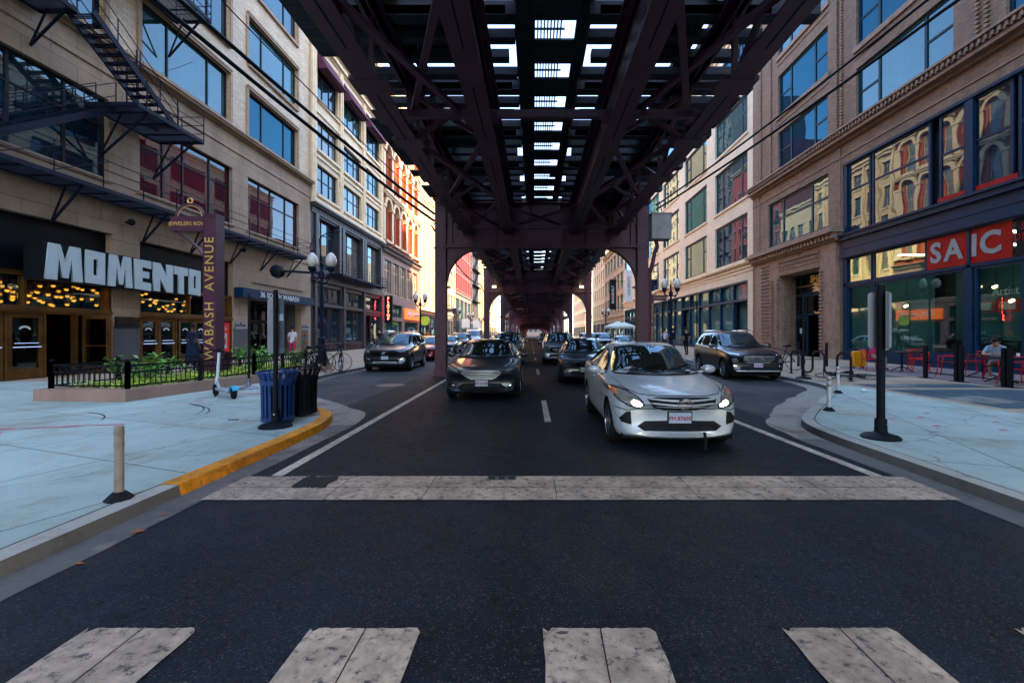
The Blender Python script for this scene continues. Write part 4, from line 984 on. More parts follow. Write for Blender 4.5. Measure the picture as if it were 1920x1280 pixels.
# rope mouldings on the piers
m = MB()
for u in (24.35, 24.72, 31.6, 33.0, 16.9, 16.55):
    z = 12.3
    while z < 30: fbox(m, 'R', u - .06, u + .06, z, z + .1, 0, .09); fbox(m, 'R', u - .1, u - .06, z + .02, z + .08, 0, .05); z += .17
m.build('rope_moulding', M_RTRIM, C1)
for a, b in ((25.55, 30.75), (17.9, 23.3), (9.9, 15.9), (2.8, 8.2)):
    for c, e in ((12.5, 15.0), (16.1, 18.8), (20.1, 22.8), (24.1, 26.8), (28.1, 30.8)):
        window(C1, 'R', a, b, c, e, M_TEALF, M_GB if (a + c) % 3 > .8 else M_G2, (.26, .74), ((.5, 0, .26), (.5, .74, 1)), .13, -.14)
window(C1, 'R', 25.5, 32.0, 7.45, 10.5, M_TEALF, M_G2, (.26, .74), (.58,), .14, -.14)
# carved portal
m = MB()
fbox(m, 'R', 24.55, 25.9, .1, 6.5, 0, .22); fbox(m, 'R', 30.3, 33.5, .1, 6.5, 0, .18); fbox(m, 'R', 25.9, 30.3, 5.3, 6.5, 0, .2)
fbox(m, 'R', 24.3, 33.9, 6.5, 6.62, 0, .35); fbox(m, 'R', 24.2, 34.0, 6.92, 7.06, 0, .75); fbox(m, 'R', 24.3, 33.9, 7.06, 7.2, 0, .6)
u = 24.35
while u < 33.8: fbox(m, 'R', u, u + .22, 6.62, 6.92, 0, .55); m.ball(FP('R', u + .14, 7.2, .45), .13, 6, 4); u += .34
for uu in (25.75, 30.42, 31.15): 
    z = .6
    while z < 5.2: fbox(m, 'R', uu - .1, uu + .1, z, z + .1, 0, .33); z += .2
for row in range(4):
    u = 25.95
    while u < 30.2: fbox(m, 'R', u, u + .1, 5.35 + .25 * row, 5.5 + .25 * row, 0, .22 + .03 * row); u += .19
for row in range(22):
    for k in range(4): m.ball(FP('R', 31.6 + .3 * k, .9 + .25 * row, .2), .09, 6, 4)
m.build('carved_portal', M_RTRIM, C1)
m = MB()   # deep reveal
fbox(m, 'R', 25.7, 25.92, .1, 5.5, -1.3, 0); fbox(m, 'R', 30.28, 30.5, .1, 5.5, -1.3, 0); fbox(m, 'R', 25.7, 30.5, 5.28, 5.5, -1.3, 0)
z = .5
while z < 5.1:
    for d in (-.25, -.55, -.85): m.ball(FP('R', 30.26, z, d), .09, 6, 4)
    z += .2
m.build('portal_reveal', M_RTRIM, C1)
window(C1, 'R', 25.92, 30.28, 4.0, 5.28, M_TEALF, M_CLRD, (.15, .85), (), .1, -.9, 'transom_window')
window(C1, 'R', 25.92, 30.28, 2.65, 3.95, M_TEALF, M_CLRD, (.22, .72), (), .1, -.9, 'transom_window')
window(C1, 'R', 28.9, 30.28, .12, 2.6, M_TEALF, M_CLRD, (), (), .16, -.9, 'entrance_door')
window(C1, 'R', 25.92, 27.1, .12, 2.6, M_TEALF, M_CLRD, (), (), .16, -.9, 'entrance_door')
m = MB(); m.box(XR + 1.0, XR + 5, 25.6, 30.6, .09, 5.5); o = m.build('lobby', M_BLK, C1)
bm = bmesh.new(); bm.from_mesh(o.data); bmesh.ops.delete(bm, geom=[f for f in bm.faces if abs(f.normal.x) > .9 and f.calc_center_median().x < 2], context='FACES'); bm.to_mesh(o.data); bm.free()
m = MB()
for k in range(4):
    a = R(20 + 90 * k); m.bar((XR + 1.9, 28, 1.35), (XR + 1.9 + .85 * math.cos(a), 28 + .85 * math.sin(a), 1.35), .04, 2.4)
m.build('revolving_door', M_TEALF, C1)
t = thing('notice_sheet', 'small white notice taped inside the glass of the portal door', 'notice', FP('R', 29.5, 1.6, -.9))
m = MB(); fbox(m, 'R', 29.4, 29.75, 1.5, 1.85, -.9, -.895); m.build('sheet', M_WHITEP, t)
t = thing('portal_lettering', 'yellow lettering on the glass above the carved portal doors', 'sign', FP('R', 28, 4.7, -.85))
MY = plain('yellow letters', (.85, .55, .03), .4, 0, .05, 2); m = MB(); fbox(m, 'R', 26.1, 30.1, 4.5, 4.53, -.86, -.85); m.build('rail', MY, t)
text('lettering', 'SHARP', .62, .02, MY, frame_m(FP('R', 27.6, 4.85, -.84), (0, -1, 0), (0, 0, 1)), t, bold=.02)
text('lettering', 'BUILDING', .22, .01, MY, frame_m(FP('R', 27.6, 4.37, -.84), (0, -1, 0), (0, 0, 1)), t)
shell(C1, 'R', U0, U1, 5.6, H1 - .05, 55, M_DKST, dfront=-.5); side_walls(C1, 'R', U0, U1, H1, 55, M_RBRICK)
# ---- R2: cream brick with navy shopfront
C2 = thing('cream_brick_building', 'cream brick building with wide blue-framed windows over a curtained shopfront', 'building', (XR, 58, 0))
U0, U1 = 34.3, 83.5
bays = [(35.15 + 8.3 * k, 41.45 + 8.3 * k) for k in range(6)]; bays = [(a, min(b, 83)) for a, b in bays]
fr = [(7.3, 10.9), (12.15, 15.75), (17.1, 20.3), (21.7, 24.9)]
m = MB(); wall(m, 'R', U0, U1, 0, 26.4, [(a, b, c, e) for a, b in bays for c, e in fr] + [(35.1, 82.8, .1, 5.65)], 0, .4); m.build('brick_wall', M_CBRICK, C2)
m = MB(); fbox(m, 'R', U0 - .02, U1, 6.6, 6.72, 0, .1); fbox(m, 'R', U0, U1, 6.85, 6.95, 0, .2); fbox(m, 'R', U0, U1, 6.95, 7.1, 0, .3); fbox(m, 'R', U0, U1, 6.3, 6.36, 0, .06)
for c, e in fr:
    for a, b in bays: fbox(m, 'R', a - .12, b + .12, c - .16, c, -.1, .12)
fbox(m, 'R', U0, U1, 25.7, 25.85, 0, .15); fbox(m, 'R', U0, U1, 26.2, 26.45, -.3, .3)
m.build('string_course', M_CREAMT, C2)
for i, (a, b) in enumerate(bays):
    for j, (c, e) in enumerate(fr): window(C2, 'R', a, b, c, e, M_TEALF, (M_G1, M_G1, M_G2, M_GB, M_G1)[(2 * i + j) % 5], (.2, .78), ((.6, 0, .2), (.6, .78, 1)), .18, -.16, dp=.12)
m = MB()
for u in [35.1 + 2.65 * k for k in range(18)] + [82.65]: fbox(m, 'R', u, u + .16, .1, 5.6, -.35, -.05)
fbox(m, 'R', 35.1, 82.8, 4.05, 4.25, -.35, -.04); fbox(m, 'R', 35.1, 82.8, 5.5, 5.65, -.35, .0); fbox(m, 'R', 35.1, 82.8, .1, .4, -.35, -.03)
m.build('shopfront_frame', M_NAVY, C2)
for k in range(18):
    a = 35.26 + 2.65 * k; b = a + 2.49
    if b > 82.8: b = 82.65
    m = MB(); fbox(m, 'R', a, b, .4, 4.05, -.3, -.28) if k not in (0, 5) else fbox(m, 'R', a, b, .1, 4.05, -.62, -.6)
    m.build('shop_glass', M_CURT, C2); m = MB(); fbox(m, 'R', a, b, 4.25, 5.5, -.3, -.28); m.build('transom_glass', M_G2 if k % 3 else M_CURT, C2)
shell(C2, 'R', U0, U1, .1, 26.3, 30, M_DKST, dfront=-.7); side_walls(C2, 'R', U0, U1, 26.4, 30, M_CBRICK)
C3 = plain_building('tan_stone_building', 'tan stone building with green and red window bands beyond the cream one', 'R', 83.6, 106, 19, M_TANST, M_TANST, M_G2, 6, [(6 + 4.2 * k, 8.8 + 4.2 * k) for k in range(3)], .6, fm=plain('green band', (.02, .2, .14), .5))
C4 = plain_building('pale_stone_building', 'pale stone building with narrow windows near the far right crossing', 'R', 106.1, 127, 22, M_WTC, M_WTRIM, M_G1, 6, [(6 + 4 * k, 8.6 + 4 * k) for k in range(4)], .4)
C5 = plain_building('far_corner_building', 'far cream corner building past the right-hand crossing', 'R', 146, 190, 24, M_CREAM, M_CREAMT, M_G1, 12, [(6 + 4 * k, 8.6 + 4 * k) for k in range(4)], .5)
# ---- blocks across the junction behind the camera: they shade the near street and stand in the window reflections
for side, x0, x1, H, lab, wm in (('R', XR, 90, 85, 'tall cream office block across the junction behind on the right', M_CBRICK), ('L', XL, -60, 40, 'brick office block across the junction behind on the left', M_RBRICK)):
    B = thing('office_block', lab, 'building', (x0, -30, 0)); m = MB(); ho = [(-50 + 4.5 * k, -47.2 + 4.5 * k, 4 + 4 * j, 6.6 + 4 * j) for k in range(8) for j in range(13 if side == 'R' else 8)]
    wall(m, side, -52, -14, 0, H, ho, 0, .3); m.add([(x0, -14, 0), (x1, -14, 0), (x1, -14, H), (x0, -14, H)], [(0, 1, 2, 3)]); m.build('wall', wm, B)
    m = MB(); s = -1 if side == 'L' else 1; m.box(x0 + s * .32, x1, -51.9, -14.05, .1, H - .1); m.build('glass_core', M_G1, B)
# ================================================================ ELEVATED RAILWAY
M_PLUM = steel('plum painted steel', (.125, .034, .060)); M_PLUMD = steel('dark plum steel', (.075, .024, .042), (.06, .035, .02))  # second steel is a darker plum for rivets, stringers, bracing and platforms
M_TIE = plain('creosoted timber', (.05, .052, .062), .85, 0, .4, 4, stretch=(.3, 4, 4))
M_GRATE = plain('galvanised grating', (.05, .06, .075), .6, .3, .3, 5)
EL = thing('elevated_railway', 'plum steel elevated railway on riveted arched portals running down the street', 'elevated railway', (.27, 16, 0))
CX = .27
def drop(y): return -min(1.25, max(0, (y - 16) * .0128)) if y > 16 else 0
bents = [.5 + 15.5 * k for k in range(14)]
def rivets(mb, pts, ax, r=.016):
    for p in pts:
        x, y, z = p
        d = .012
        if ax == 'y-': vs = [(x - r, y, z - r), (x + r, y, z - r), (x + r, y, z + r), (x - r, y, z + r), (x - r * .5, y - d, z - r * .5), (x + r * .5, y - d, z - r * .5), (x + r * .5, y - d, z + r * .5), (x - r * .5, y - d, z + r * .5)]
        mb.add(vs, [(4, 5, 6, 7), (0, 1, 5, 4), (1, 2, 6, 5), (2, 3, 7, 6), (3, 0, 4, 7)])
for bi, by in enumerate(bents):
    dz = drop(by); zb = 4.5 + dz; zt_ = 6.15 + dz
    BT = thing('steel_bent', None, None, (CX - .27 - 0, by - 16, 0)); BT.location = (0, by - 16, 0); BT.parent = EL
    near = bi in (1, 2)
    for s in (-1, 1):
        cx = CX + s * 3.52; m = MB(); w2 = .19; dp_ = .17
        for a, b in ((-w2, -w2 + .02), (w2 - .02, w2)): m.box(cx + a, cx + b, by - dp_, by + dp_, .02, zt_)          # side channels
        m.box(cx - w2 + .02, cx + w2 - .02, by - dp_ - .01, by - dp_ + .012, .02, zt_); m.box(cx - w2 + .02, cx + w2 - .02, by + dp_ - .012, by + dp_ + .01, .02, zt_)
        for a in (-w2, w2 - .09): m.box(cx + a, cx + a + .09, by - dp_ - .03, by - dp_ - .0101, .02, zt_)
        m.box(cx - .3, cx + .3, by - .28, by + .28, -.01, .045); m.box(cx - .26, cx + .26, by - .23, by + .23, .045, .09)
        for sx in (-1, 1):
            m.add([(cx + sx * .19, by - .012, .09), (cx + sx * .29, by - .012, .09), (cx + sx * .19, by - .012, .5), (cx + sx * .19, by + .012, .09), (cx + sx * .29, by + .012, .09), (cx + sx * .19, by + .012, .5)], [(0, 1, 2), (5, 4, 3), (0, 3, 4, 1), (1, 4, 5, 2)])
        m.box(cx - .26, cx + .26, by - .24, by + .24, zt_, zt_ + .05)
        m.box(cx - .225, cx + .225, by - .2, by + .2, 4.46 + dz, 4.5 + dz); m.box(cx - .225, cx + .225, by - .2, by + .2, 5.3 + dz, 5.34 + dz)
        if near or bi == 3:
            z = .2; m.m = 1
            while z < zt_ - .1:
                rivets(m, [(cx - .145, by - dp_ - .03, z), (cx + .145, by - dp_ - .03, z), (cx - .05, by - dp_ - .01, z + .06), (cx + .05, by - dp_ - .01, z + .06)], 'y-', .021); z += .125
        col_ = m.build('column', [M_PLUM, M_PLUMD], BT)
        m = MB()   # curved knee bracket
        n = 14; R1x, R1z = 1.35, 1.36; xi = cx - s * .19
        arc = [(xi - s * R1x * (1 - math.cos(t)), zb - R1z + R1z * math.sin(t)) for t in [math.pi / 2 * k / n for k in range(n + 1)]]
        poly = arc + [(xi, zb)]
        m.prism(poly if s > 0 else poly[::-1], by - .012, by + .012, lambda p, q, t: (p, t, q))
        for (p, q), (p2, q2) in zip(arc, arc[1:]): m.bar((p, by, q), (p2, by, q2), .26, .025, up=(0, 1, 0)) if False else m.add([(p, by - .14, q), (p2, by - .14, q2), (p2, by + .14, q2), (p, by + .14, q), (p + s * .0, by - .14, q + .03), (p2, by - .14, q2 + .03), (p2, by + .14, q2 + .03), (p, by + .14, q + .03)], [(0, 1, 2, 3), (7, 6, 5, 4), (0, 4, 5, 1), (3, 2, 6, 7)])
        m.box(xi - s * .0, xi - s * .12, by - .16, by + .16, zb - R1z - .04, zb - R1z)
        m.build('knee_bracket', M_PLUM, BT, smooth=False)
    m = MB()   # cross girder: web, flanges, stiffeners
    a, b = CX - 3.33, CX + 3.33
    m.box(a, b, by - .012, by + .012, zb, zt_ - .1); m.box(a, b, by - .16, by + .16, zb - .0, zb + .035); m.box(a, b, by - .16, by + .16, zt_ - .1, zt_ - .065)
    m.box(a, b, by - .1, by - .085, zb + .035, zb + .13)
    for k in range(9):
        x = a + .2 + (b - a - .4) * k / 8; m.box(x - .012, x + .012, by - .12, by + .12, zb + .036, zt_ - .102)
    if near: rivets(m, [(a + .06 + .12 * k, by - .1, zb + .085) for k in range(int((b - a) / .12))], 'y-', .014)
    m.build('cross_girder', M_PLUM, BT)
    # end brackets outside the columns with box plates
    m = MB()
    m.box(CX - 3.75, CX + 3.75, by - .02, by + .02, zt_ - .55, zt_ - .05) if bi > 1 else None
    if m.v: m.build('cap_plate', M_PLUM, BT)
    # four lines of stringers from this bent to the next
    if bi + 1 < len(bents):
        y0, y1 = by, bents[bi + 1]; dz1 = drop(y1); sp = thing('girder_span', None, None, (0, y0 - 16, 0)); sp.parent = EL
        def Z(y, z): return z + dz + (dz1 - dz) * (y - y0) / (y1 - y0)
        for off in (-2.53, -1.12, 1.12, 2.53):
            x = CX + off; m = MB(); ya, yb = y0 + .15, y1 - .15
            for zc, th in ((4.95, .03), (6.02, .03)):
                m.bar((x, ya, Z(ya, zc)), (x, yb, Z(yb, zc)), .34, th); 
            for sx in (-1, 1):
                m.bar((x + sx * .05, ya, Z(ya, 5.03)), (x + sx * .05, yb, Z(yb, 5.03)), .02, .13); m.bar((x + sx * .05, ya, Z(ya, 5.94)), (x + sx * .05, yb, Z(yb, 5.94)), .02, .13)
            if abs(off) > 2:
                n = 8
                for k in range(n + 1):
                    y = ya + (yb - ya) * k / n; m.bar((x, y, Z(y, 4.97)), (x, y, Z(y, 6.0)), .07, .07)
                    if k < n:
                        y2 = ya + (yb - ya) * (k + 1) / n; q = (4.98, 5.98) if k % 2 else (5.98, 4.98)
                        m.bar((x - .02, y, Z(y, q[0])), (x - .02, y2, Z(y2, q[1])), .06, .09)
                        m.bar((x, y, Z(y, 4.93)), (x, y, Z(y, 4.99)), .4, .5)
            else:
                m.bar((x, ya, Z(ya, 5.48)), (x, yb, Z(yb, 5.48)), .02, 1.04)
                for k in range(13): y = ya + (yb - ya) * k / 12; m.bar((x, y, Z(y, 4.97)), (x, y, Z(y, 6.0)), .2, .03)
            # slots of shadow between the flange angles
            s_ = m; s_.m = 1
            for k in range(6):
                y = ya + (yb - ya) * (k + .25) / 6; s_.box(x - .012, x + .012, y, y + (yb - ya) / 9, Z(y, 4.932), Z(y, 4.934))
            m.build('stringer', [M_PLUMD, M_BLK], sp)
        m = MB()
        for k in range(1, 3):
            y = y0 + (y1 - y0) * (.44 if k == 1 else .94); m.bar((CX - 2.7, y, Z(y, 5.02)), (CX + 2.7, y, Z(y, 5.02)), .10, .12)
            for x in (CX - 2.53, CX - 1.12, CX + 1.12, CX + 2.53): m.box(x - .28, x + .28, y - .24, y + .24, Z(y, 4.966), Z(y, 4.98))
        for k in range(4):
            ya_ = y0 + (y1 - y0) * k / 4 + .1; yb_ = y0 + (y1 - y0) * (k + 1) / 4 - .1
            for x0, x1 in ((-2.5, -1.15), (1.15, 2.5)):
                m.bar((CX + x0, ya_, Z(ya_, 5.05)), (CX + x1, yb_, Z(yb_, 5.05)), .09, .07); m.bar((CX + x1, ya_, Z(ya_, 5.12)), (CX + x0, yb_, Z(yb_, 5.12)), .09, .07)
                m.bar((CX + x0, ya_, Z(ya_, 5.05)), (CX + x1, ya_, Z(ya_, 5.9)), .08, .08); m.bar((CX + x1, ya_, Z(ya_, 5.05)), (CX + x0, ya_, Z(ya_, 5.9)), .08, .08)
        if bi < 3 or True:
            ya_ = y1 - 3.2; yb_ = y1 - .2; m.bar((CX - 1.1, ya_, Z(ya_, 5.1)), (CX + 1.1, yb_, Z(yb_, 5.1)), .07); m.bar((CX + 1.1, ya_, Z(ya_, 5.16)), (CX - 1.1, yb_, Z(yb_, 5.16)), .07)
        m.build('cross_bracing', M_PLUMD, sp)
        m = MB(); random.seed(40 + bi)   # timber ties, planks, rails
        y = y0; k = 0
        while y < y1 - .05:
            for sx in (-1, 1):
                c = CX + sx * 1.83; ext = 1.42 if k % 2 else 1.30
                m.box(c - ext + (.15 if sx > 0 else 0), c + ext - (.15 if sx < 0 else 0), y, y + .18, Z(y, 6.05), Z(y, 6.19))
                if k % 4 == 0: m.box(c - ext, c + sx * .0 + 2.0 if sx > 0 else c + ext, y, y + .23, Z(y, 6.06), Z(y, 6.26))
            y += .5; k += 1
        m.build('timber_ties', M_TIE, sp)
        m = MB(); rr = MB()
        for sx in (-1, 1):
            for g in (-.72, .72):
                x = CX + sx * 1.83 + g; rr.bar((x, y0, Z(y0, 6.34)), (x, y1, Z(y1, 6.34)), .07, .15)
            x = CX + sx * 1.83 + sx * .0
            for q in (-.45, .45): m.bar((x + q, y0, Z(y0, 6.32)), (x + q, y1, Z(y1, 6.32)), .16, .1)
            # boards over part of each track bed
            y = y0
            while y < y1 - .3:
                L = random.choice((.46, .92, 1.38)); 
                if random.random() < .34: m.box(x - .36, x + .36, y, min(y + L, y1), Z(y, 6.272), Z(y, 6.31))
                if random.random() < .3: a_ = sorted((x + sx * .8, x + sx * 2.1)); m.box(a_[0], a_[1], y, min(y + L, y1), Z(y, 6.272), Z(y, 6.31))
                if random.random() < .36: a_ = sorted((x + sx * .4, x + sx * .7)); m.box(a_[0], a_[1], y, min(y + L, y1), Z(y, 6.272), Z(y, 6.30))
                y += L
        for d, w0 in ((-.42, .3), (.50, .22)): m.bar((CX + d, y0, Z(y0, 6.33)), (CX + d, y1, Z(y1, 6.33)), w0, .09)
        m.build('deck_boards', M_TIE, sp); rr.build('running_rails', M_BLKIRON, sp)
        m = MB(); y = y0 + .2; k = 0     # centre walk: gratings with open bays between
        while y < y1 - .2:
            e = y + .66
            m.box(CX - .28, CX + .42, y, e, Z(y, 6.28), Z(y, 6.31))
            x = CX - .26
            while x < CX + .20: m.bar((x, e, Z(y, 6.33)), (x, e + .46, Z(y, 6.33)), .022, .05); x += .052
            m.bar((CX - .27, e + .22, Z(y, 6.30)), (CX + .22, e + .22, Z(y, 6.30)), .02, .03)
            if random.random() < .35: m.box(CX + .2, CX + .40, e, e + .46, Z(y, 6.34), Z(y, 6.36))
            y += 1.12; k += 1
        m.build('centre_grating', M_GRATE, sp)
# dark end of the line: station platforms close over the street
m = MB(); m.box(CX - 7.5, CX - 3.2, 96, 150, 4.9, 5.2); m.box(CX + 3.2, CX + 7.5, 96, 150, 4.9, 5.2); m.box(CX - 7.5, CX + 7.5, 96, 150, 8.2, 8.4)
for y in range(96, 152, 6):
    for s in (-1, 1): m.box(CX + s * 6.8 - .1, CX + s * 6.8 + .1, y, y + .2, 0, 8.2)
m.build('station_platform', M_PLUMD, EL)
m = MB(); 
for y in (31.2,):
    for s in (-1, 1): m.box(CX + s * 2.95 - .11, CX + s * 2.95 + .11, y - .6, y - .4, 4.78 + drop(y), 4.90 + drop(y))
m.build('portal_light', emit('portal lamp', (1, .8, .45), 1.6), EL)
# grey equipment box and conduit on the right column
t = thing('equipment_box', 'grey metal equipment box hung beside the top of the right purple column', 'electrical box', (4.35, 15.9, 4.7))
m = MB(); m.box(4.05, 4.72, 15.6, 16.1, 4.75, 5.6); m.build('box', plain('weathered grey box', (.30, .27, .25), .55, .2, .25, 3), t)
m = MB(); m.box(4.02, 4.75, 15.57, 16.13, 5.6, 5.64); m.box(4.36, 4.375, 15.585, 15.6, 4.78, 5.58); m.build('lid', plain('weathered grey box', (.3, .27, .25)), t)
m = MB(); m.tube([(4.25, 15.85, 4.75), (4.3, 15.85, 4.5), (4.2, 15.85, 4.3), (4.15, 15.85, 4.0), (4.05, 15.9, 3.6), (4.03, 15.9, .1)], .07, 8); m.build('conduit', M_PLUM, t, smooth=True)
m = MB(); m.tube([(4.1, 15.7, 5.9), (4.3, 15.6, 6.0), (4.4, 15.6, 5.64)], .015, 5); m.tube([(4.55, 15.6, 4.75), (4.6, 15.6, 4.45), (4.45, 15.6, 4.5), (4.5, 15.6, 4.75)], .015, 5); m.build('loose_cable', M_BLK, t)
# cables
def cable(label, pts, r, sag=.12):
    out = []
    for a, b in zip(pts, pts[1:]):
        a = Vector(a); b = Vector(b); n = 12; s = sag * (b - a).length / 10
        for k in range(n): p = a.lerp(b, k / n); p.z -= s * 4 * (k / n) * (1 - k / n); out.append(p)
    out.append(Vector(pts[-1])); m = MB(); m.tube(out, r, 6); o = m.build('overhead_cable', M_BLK, smooth=True); return tag(o, label, 'cable', 'overhead cables')
cable('thick upper twin cable crossing the limestone facade to the left purple column', [(-3.5, 16, 5.7), (-6.2, 8.3, 7.35), (-8.8, -1, 9.5)], .042)
cable('thick lower twin cable crossing the limestone facade to the left purple column', [(-3.5, 16, 5.45), (-6.15, 8.4, 6.95), (-8.8, -1, 9.0)], .042)
cable('thin cable just above the thick pair on the left', [(-3.6, 16.1, 5.95), (-6.0, 9, 7.9), (-8.2, -1, 11)], .014)
cable('thin cable slanting past the cream windows into the left column', [(-3.5, 16, 5.9), (-6.5, 19.5, 9.6), (-12, 26, 17)], .014)
cable('upper dark cable crossing the brown brick windows on the right', [(4.3, 16, 6.0), (7.2, 8.4, 7.6), (10.4, -1, 9.7)], .026)
cable('lower dark cable crossing the brown brick windows on the right', [(4.3, 16, 5.85), (7.3, 8.1, 7.25), (10.4, -1, 9.0)], .03)
cable('cable pair running under the left side of the railway beyond the first arch', [(-3.6, 16, 5.3), (-3.7, 31.5, 4.9), (-3.8, 47, 4.6)], .03, .3)
# spacers on the twin cables
# ================================================================ STREET FURNITURE
def lamp_post(loc, label, grp='twin globe street lamps'):
    x, y, z = loc; t = thing('street_lamp', label, 'street lamp', loc, 0, grp)
    m = MB(); m.lathe(loc, [(.30, 0), (.30, .08), (.26, .12), (.24, .3), (.17, .48), (.15, .62), (.17, .66), (.13, .72), (.12, 1.15), (.15, 1.2), (.10, 1.26)], 16); m.build('base', M_FEBLUE, t, smooth=True)
    m = MB(); m.lathe(loc, [(.085, 1.26), (.075, 2.6), (.10, 2.62), (.10, 2.7), (.07, 2.72), (.06, 3.7), (.12, 3.75), (.13, 3.95), (.06, 4.05), (.05, 4.3), (.07, 4.36), (.01, 4.45)], 12); m.build('shaft', M_FEBLUE, t, smooth=True)
    for s in (-1, 1):
        m = MB(); m.tube([(x, y, z + 3.8), (x + s * .2, y, z + 3.72), (x + s * .38, y, z + 3.85), (x + s * .4, y, z + 4.0)], [.05, .045, .04, .05], 8)
        m.tube([(x + s * .06, y, z + 3.5), (x + s * .22, y, z + 3.55), (x + s * .34, y, z + 3.78)], .025, 6); m.lathe((x + s * .4, y, z + 3.98), [(.06, 0), (.15, .12), (.17, .2), (.15, .24)], 12); m.build('arm', M_FEBLUE, t, smooth=True)
        m = MB(); m.lathe((x + s * .4, y, z + 4.22), [(.13, 0), (.21, .14), (.225, .26), (.19, .42), (.12, .54), (.05, .60), (.02, .62)], 16); m.build('globe', M_GLOBE, t, smooth=2)
        m = MB(); m.lathe((x + s * .4, y, z + 4.84), [(.05, -.02), (.02, .03), (.035, .07), (.005, .12)], 8); m.build('finial', M_FEBLUE, t)
    return t
LP1 = lamp_post((-9.0, 19.3, KH), 'twin globe street lamp standing behind the bicycles on the left pavement')
m = MB(); m.bar((-9.05, 19.3, 4.05), (-10.6, 19.1, 4.12), .09); m.build('mast_arm', M_FEBLUE, LP1)
m = MB(); m.lathe((-10.75, 19.1, 4.1), [(.12, -.22), (.26, -.16), (.30, 0), (.26, .16), (.12, .22)], 8, 'y'); m.build('signal_back', M_BLKIRON, LP1)
m = MB(); m.tube([(-9.0, 19.3, 4.5), (-9.1, 19.3, 5.5), (-8.8, 19.3, 5.75), (-8.2, 19.3, 5.8)], .02, 6); m.tube([(-9.2, 19.3, 4.4), (-9.5, 19.3, 5.1), (-9.3, 19.3, 5.7)], .015, 5); m.build('cable_loop', M_BLK, LP1)
for loc, lab in (((-9.6, 38.5, KH), 'twin globe street lamp beside the orange shop fascia'), ((-10.2, 60, KH), 'twin globe street lamp first seen through the left of the steel arch'), ((-10.3, 74, KH), 'twin globe street lamp in front of the yellow stone building'), ((-10.4, 90, KH), 'twin globe street lamp in front of the red painted building'),
                 ((8.55, 28.4, KH), 'twin globe street lamp by the right purple column and purple pylon'), ((9.8, 62, KH), 'twin globe street lamp through the right of the steel arch by the parasols'), ((9.9, 82, KH), 'twin globe street lamp near the black blade banner on the right')):
    c = dup(LP1, loc, 0, lab)
    for ch in list(c.children):
        if ch.name.split('.')[0] in ('mast_arm', 'signal_back', 'cable_loop'): bpy.data.objects.remove(ch)
LP1['group'] = 'twin globe street lamps'
# purple pylons
def pylon(loc, label, s=1):
    x, y, z = loc; t = thing('purple_pylon', label, 'sign', loc, 0, 'purple avenue pylons'); P = plain('purple sign steel', (.085, .022, .045), .45, .1, .2, 3); H = 4.45
    m = MB(); m.box(x - .17, x + .17, y - .17, y + .17, z, z + H); m.box(x - .3, x + .3, y - .3, y + .3, z - .02, z + .3); m.box(x - .19, x + .19, y - .19, y + .19, z + H, z + H + .05)
    for k in range(-1, 2, 2): m.box(x + k * .165, x + k * .185, y - .185, y + .185, z + .3, z + H)
    m.build('post', P, t)
    text('lettering', 'WABASH  AVENUE', .37, .012, M_GOLD, frame_m((x + .01, y - .19, z + 2.05), (0, 0, 1), (-1, 0, 0)), t, 1.18)
    text('lettering', 'WABASH  AVENUE', .40, .012, M_GOLD, frame_m((x - .01, y + .19, z + 2.3), (0, 0, 1), (1, 0, 0)), t, 1.18)
    m = MB(); a, b = sorted((x - s * .19, x - s * 1.2)); m.box(a, b, y - .09, y + .09, z + H - .42, z + H - .02); m.box(a, b, y - .1, y + .1, z + H - .04, z + H + .0); m.build('arm_panel', P, t)
    for sy in (-1, 1): text('lettering', 'JEWELERS ROW', .155, .008, M_GOLD, frame_m(((a + b) / 2, y + sy * .1, z + H - .22), (-sy, 0, 0), (0, 0, 1)), t)
    m = MB(); cx = (a + b) / 2; m.tube([(cx + .40 * math.cos(k * math.pi / 14), y, z + H + .02 + .36 * math.sin(k * math.pi / 14)) for k in range(15)], .028, 6); m.build('arch_top', P, t, smooth=True)
    m = MB(); m.tube([(cx + .35 * math.cos(k * math.pi / 14), y, z + H + .02 + .31 * math.sin(k * math.pi / 14)) for k in range(15)], .012, 5); m.tube([(cx + .07 * math.cos(k * math.pi / 6), y, z + H + .47 + .07 * math.sin(k * math.pi / 6)) for k in range(12)], .022, 6, closed=True); m.build('gold_ring', M_GOLD, t, smooth=True)
    m = MB(); n = 8; m.tube([(x - s * (.17 + 1.0 * (1 - .45 * k / n - .55 * math.sin(k / n * math.pi / 2))), y, z + H - .42 - 1.0 * (.45 * k / n + .55 * (1 - math.cos(k / n * math.pi / 2)))) for k in range(n + 1)], .035, 6); m.build('bracket', P, t, smooth=True)
    return t
pylon((-9.35, 13.3, .45), 'purple pylon with gold WABASH AVENUE letters standing in the planter', 1)
pylon((9.4, 36.5, KH), 'purple WABASH AVENUE pylon beside the right steel column, far side', -1)
pylon((-9.7, 56, KH), 'small far purple pylon seen through the left side of the steel arch', 1)
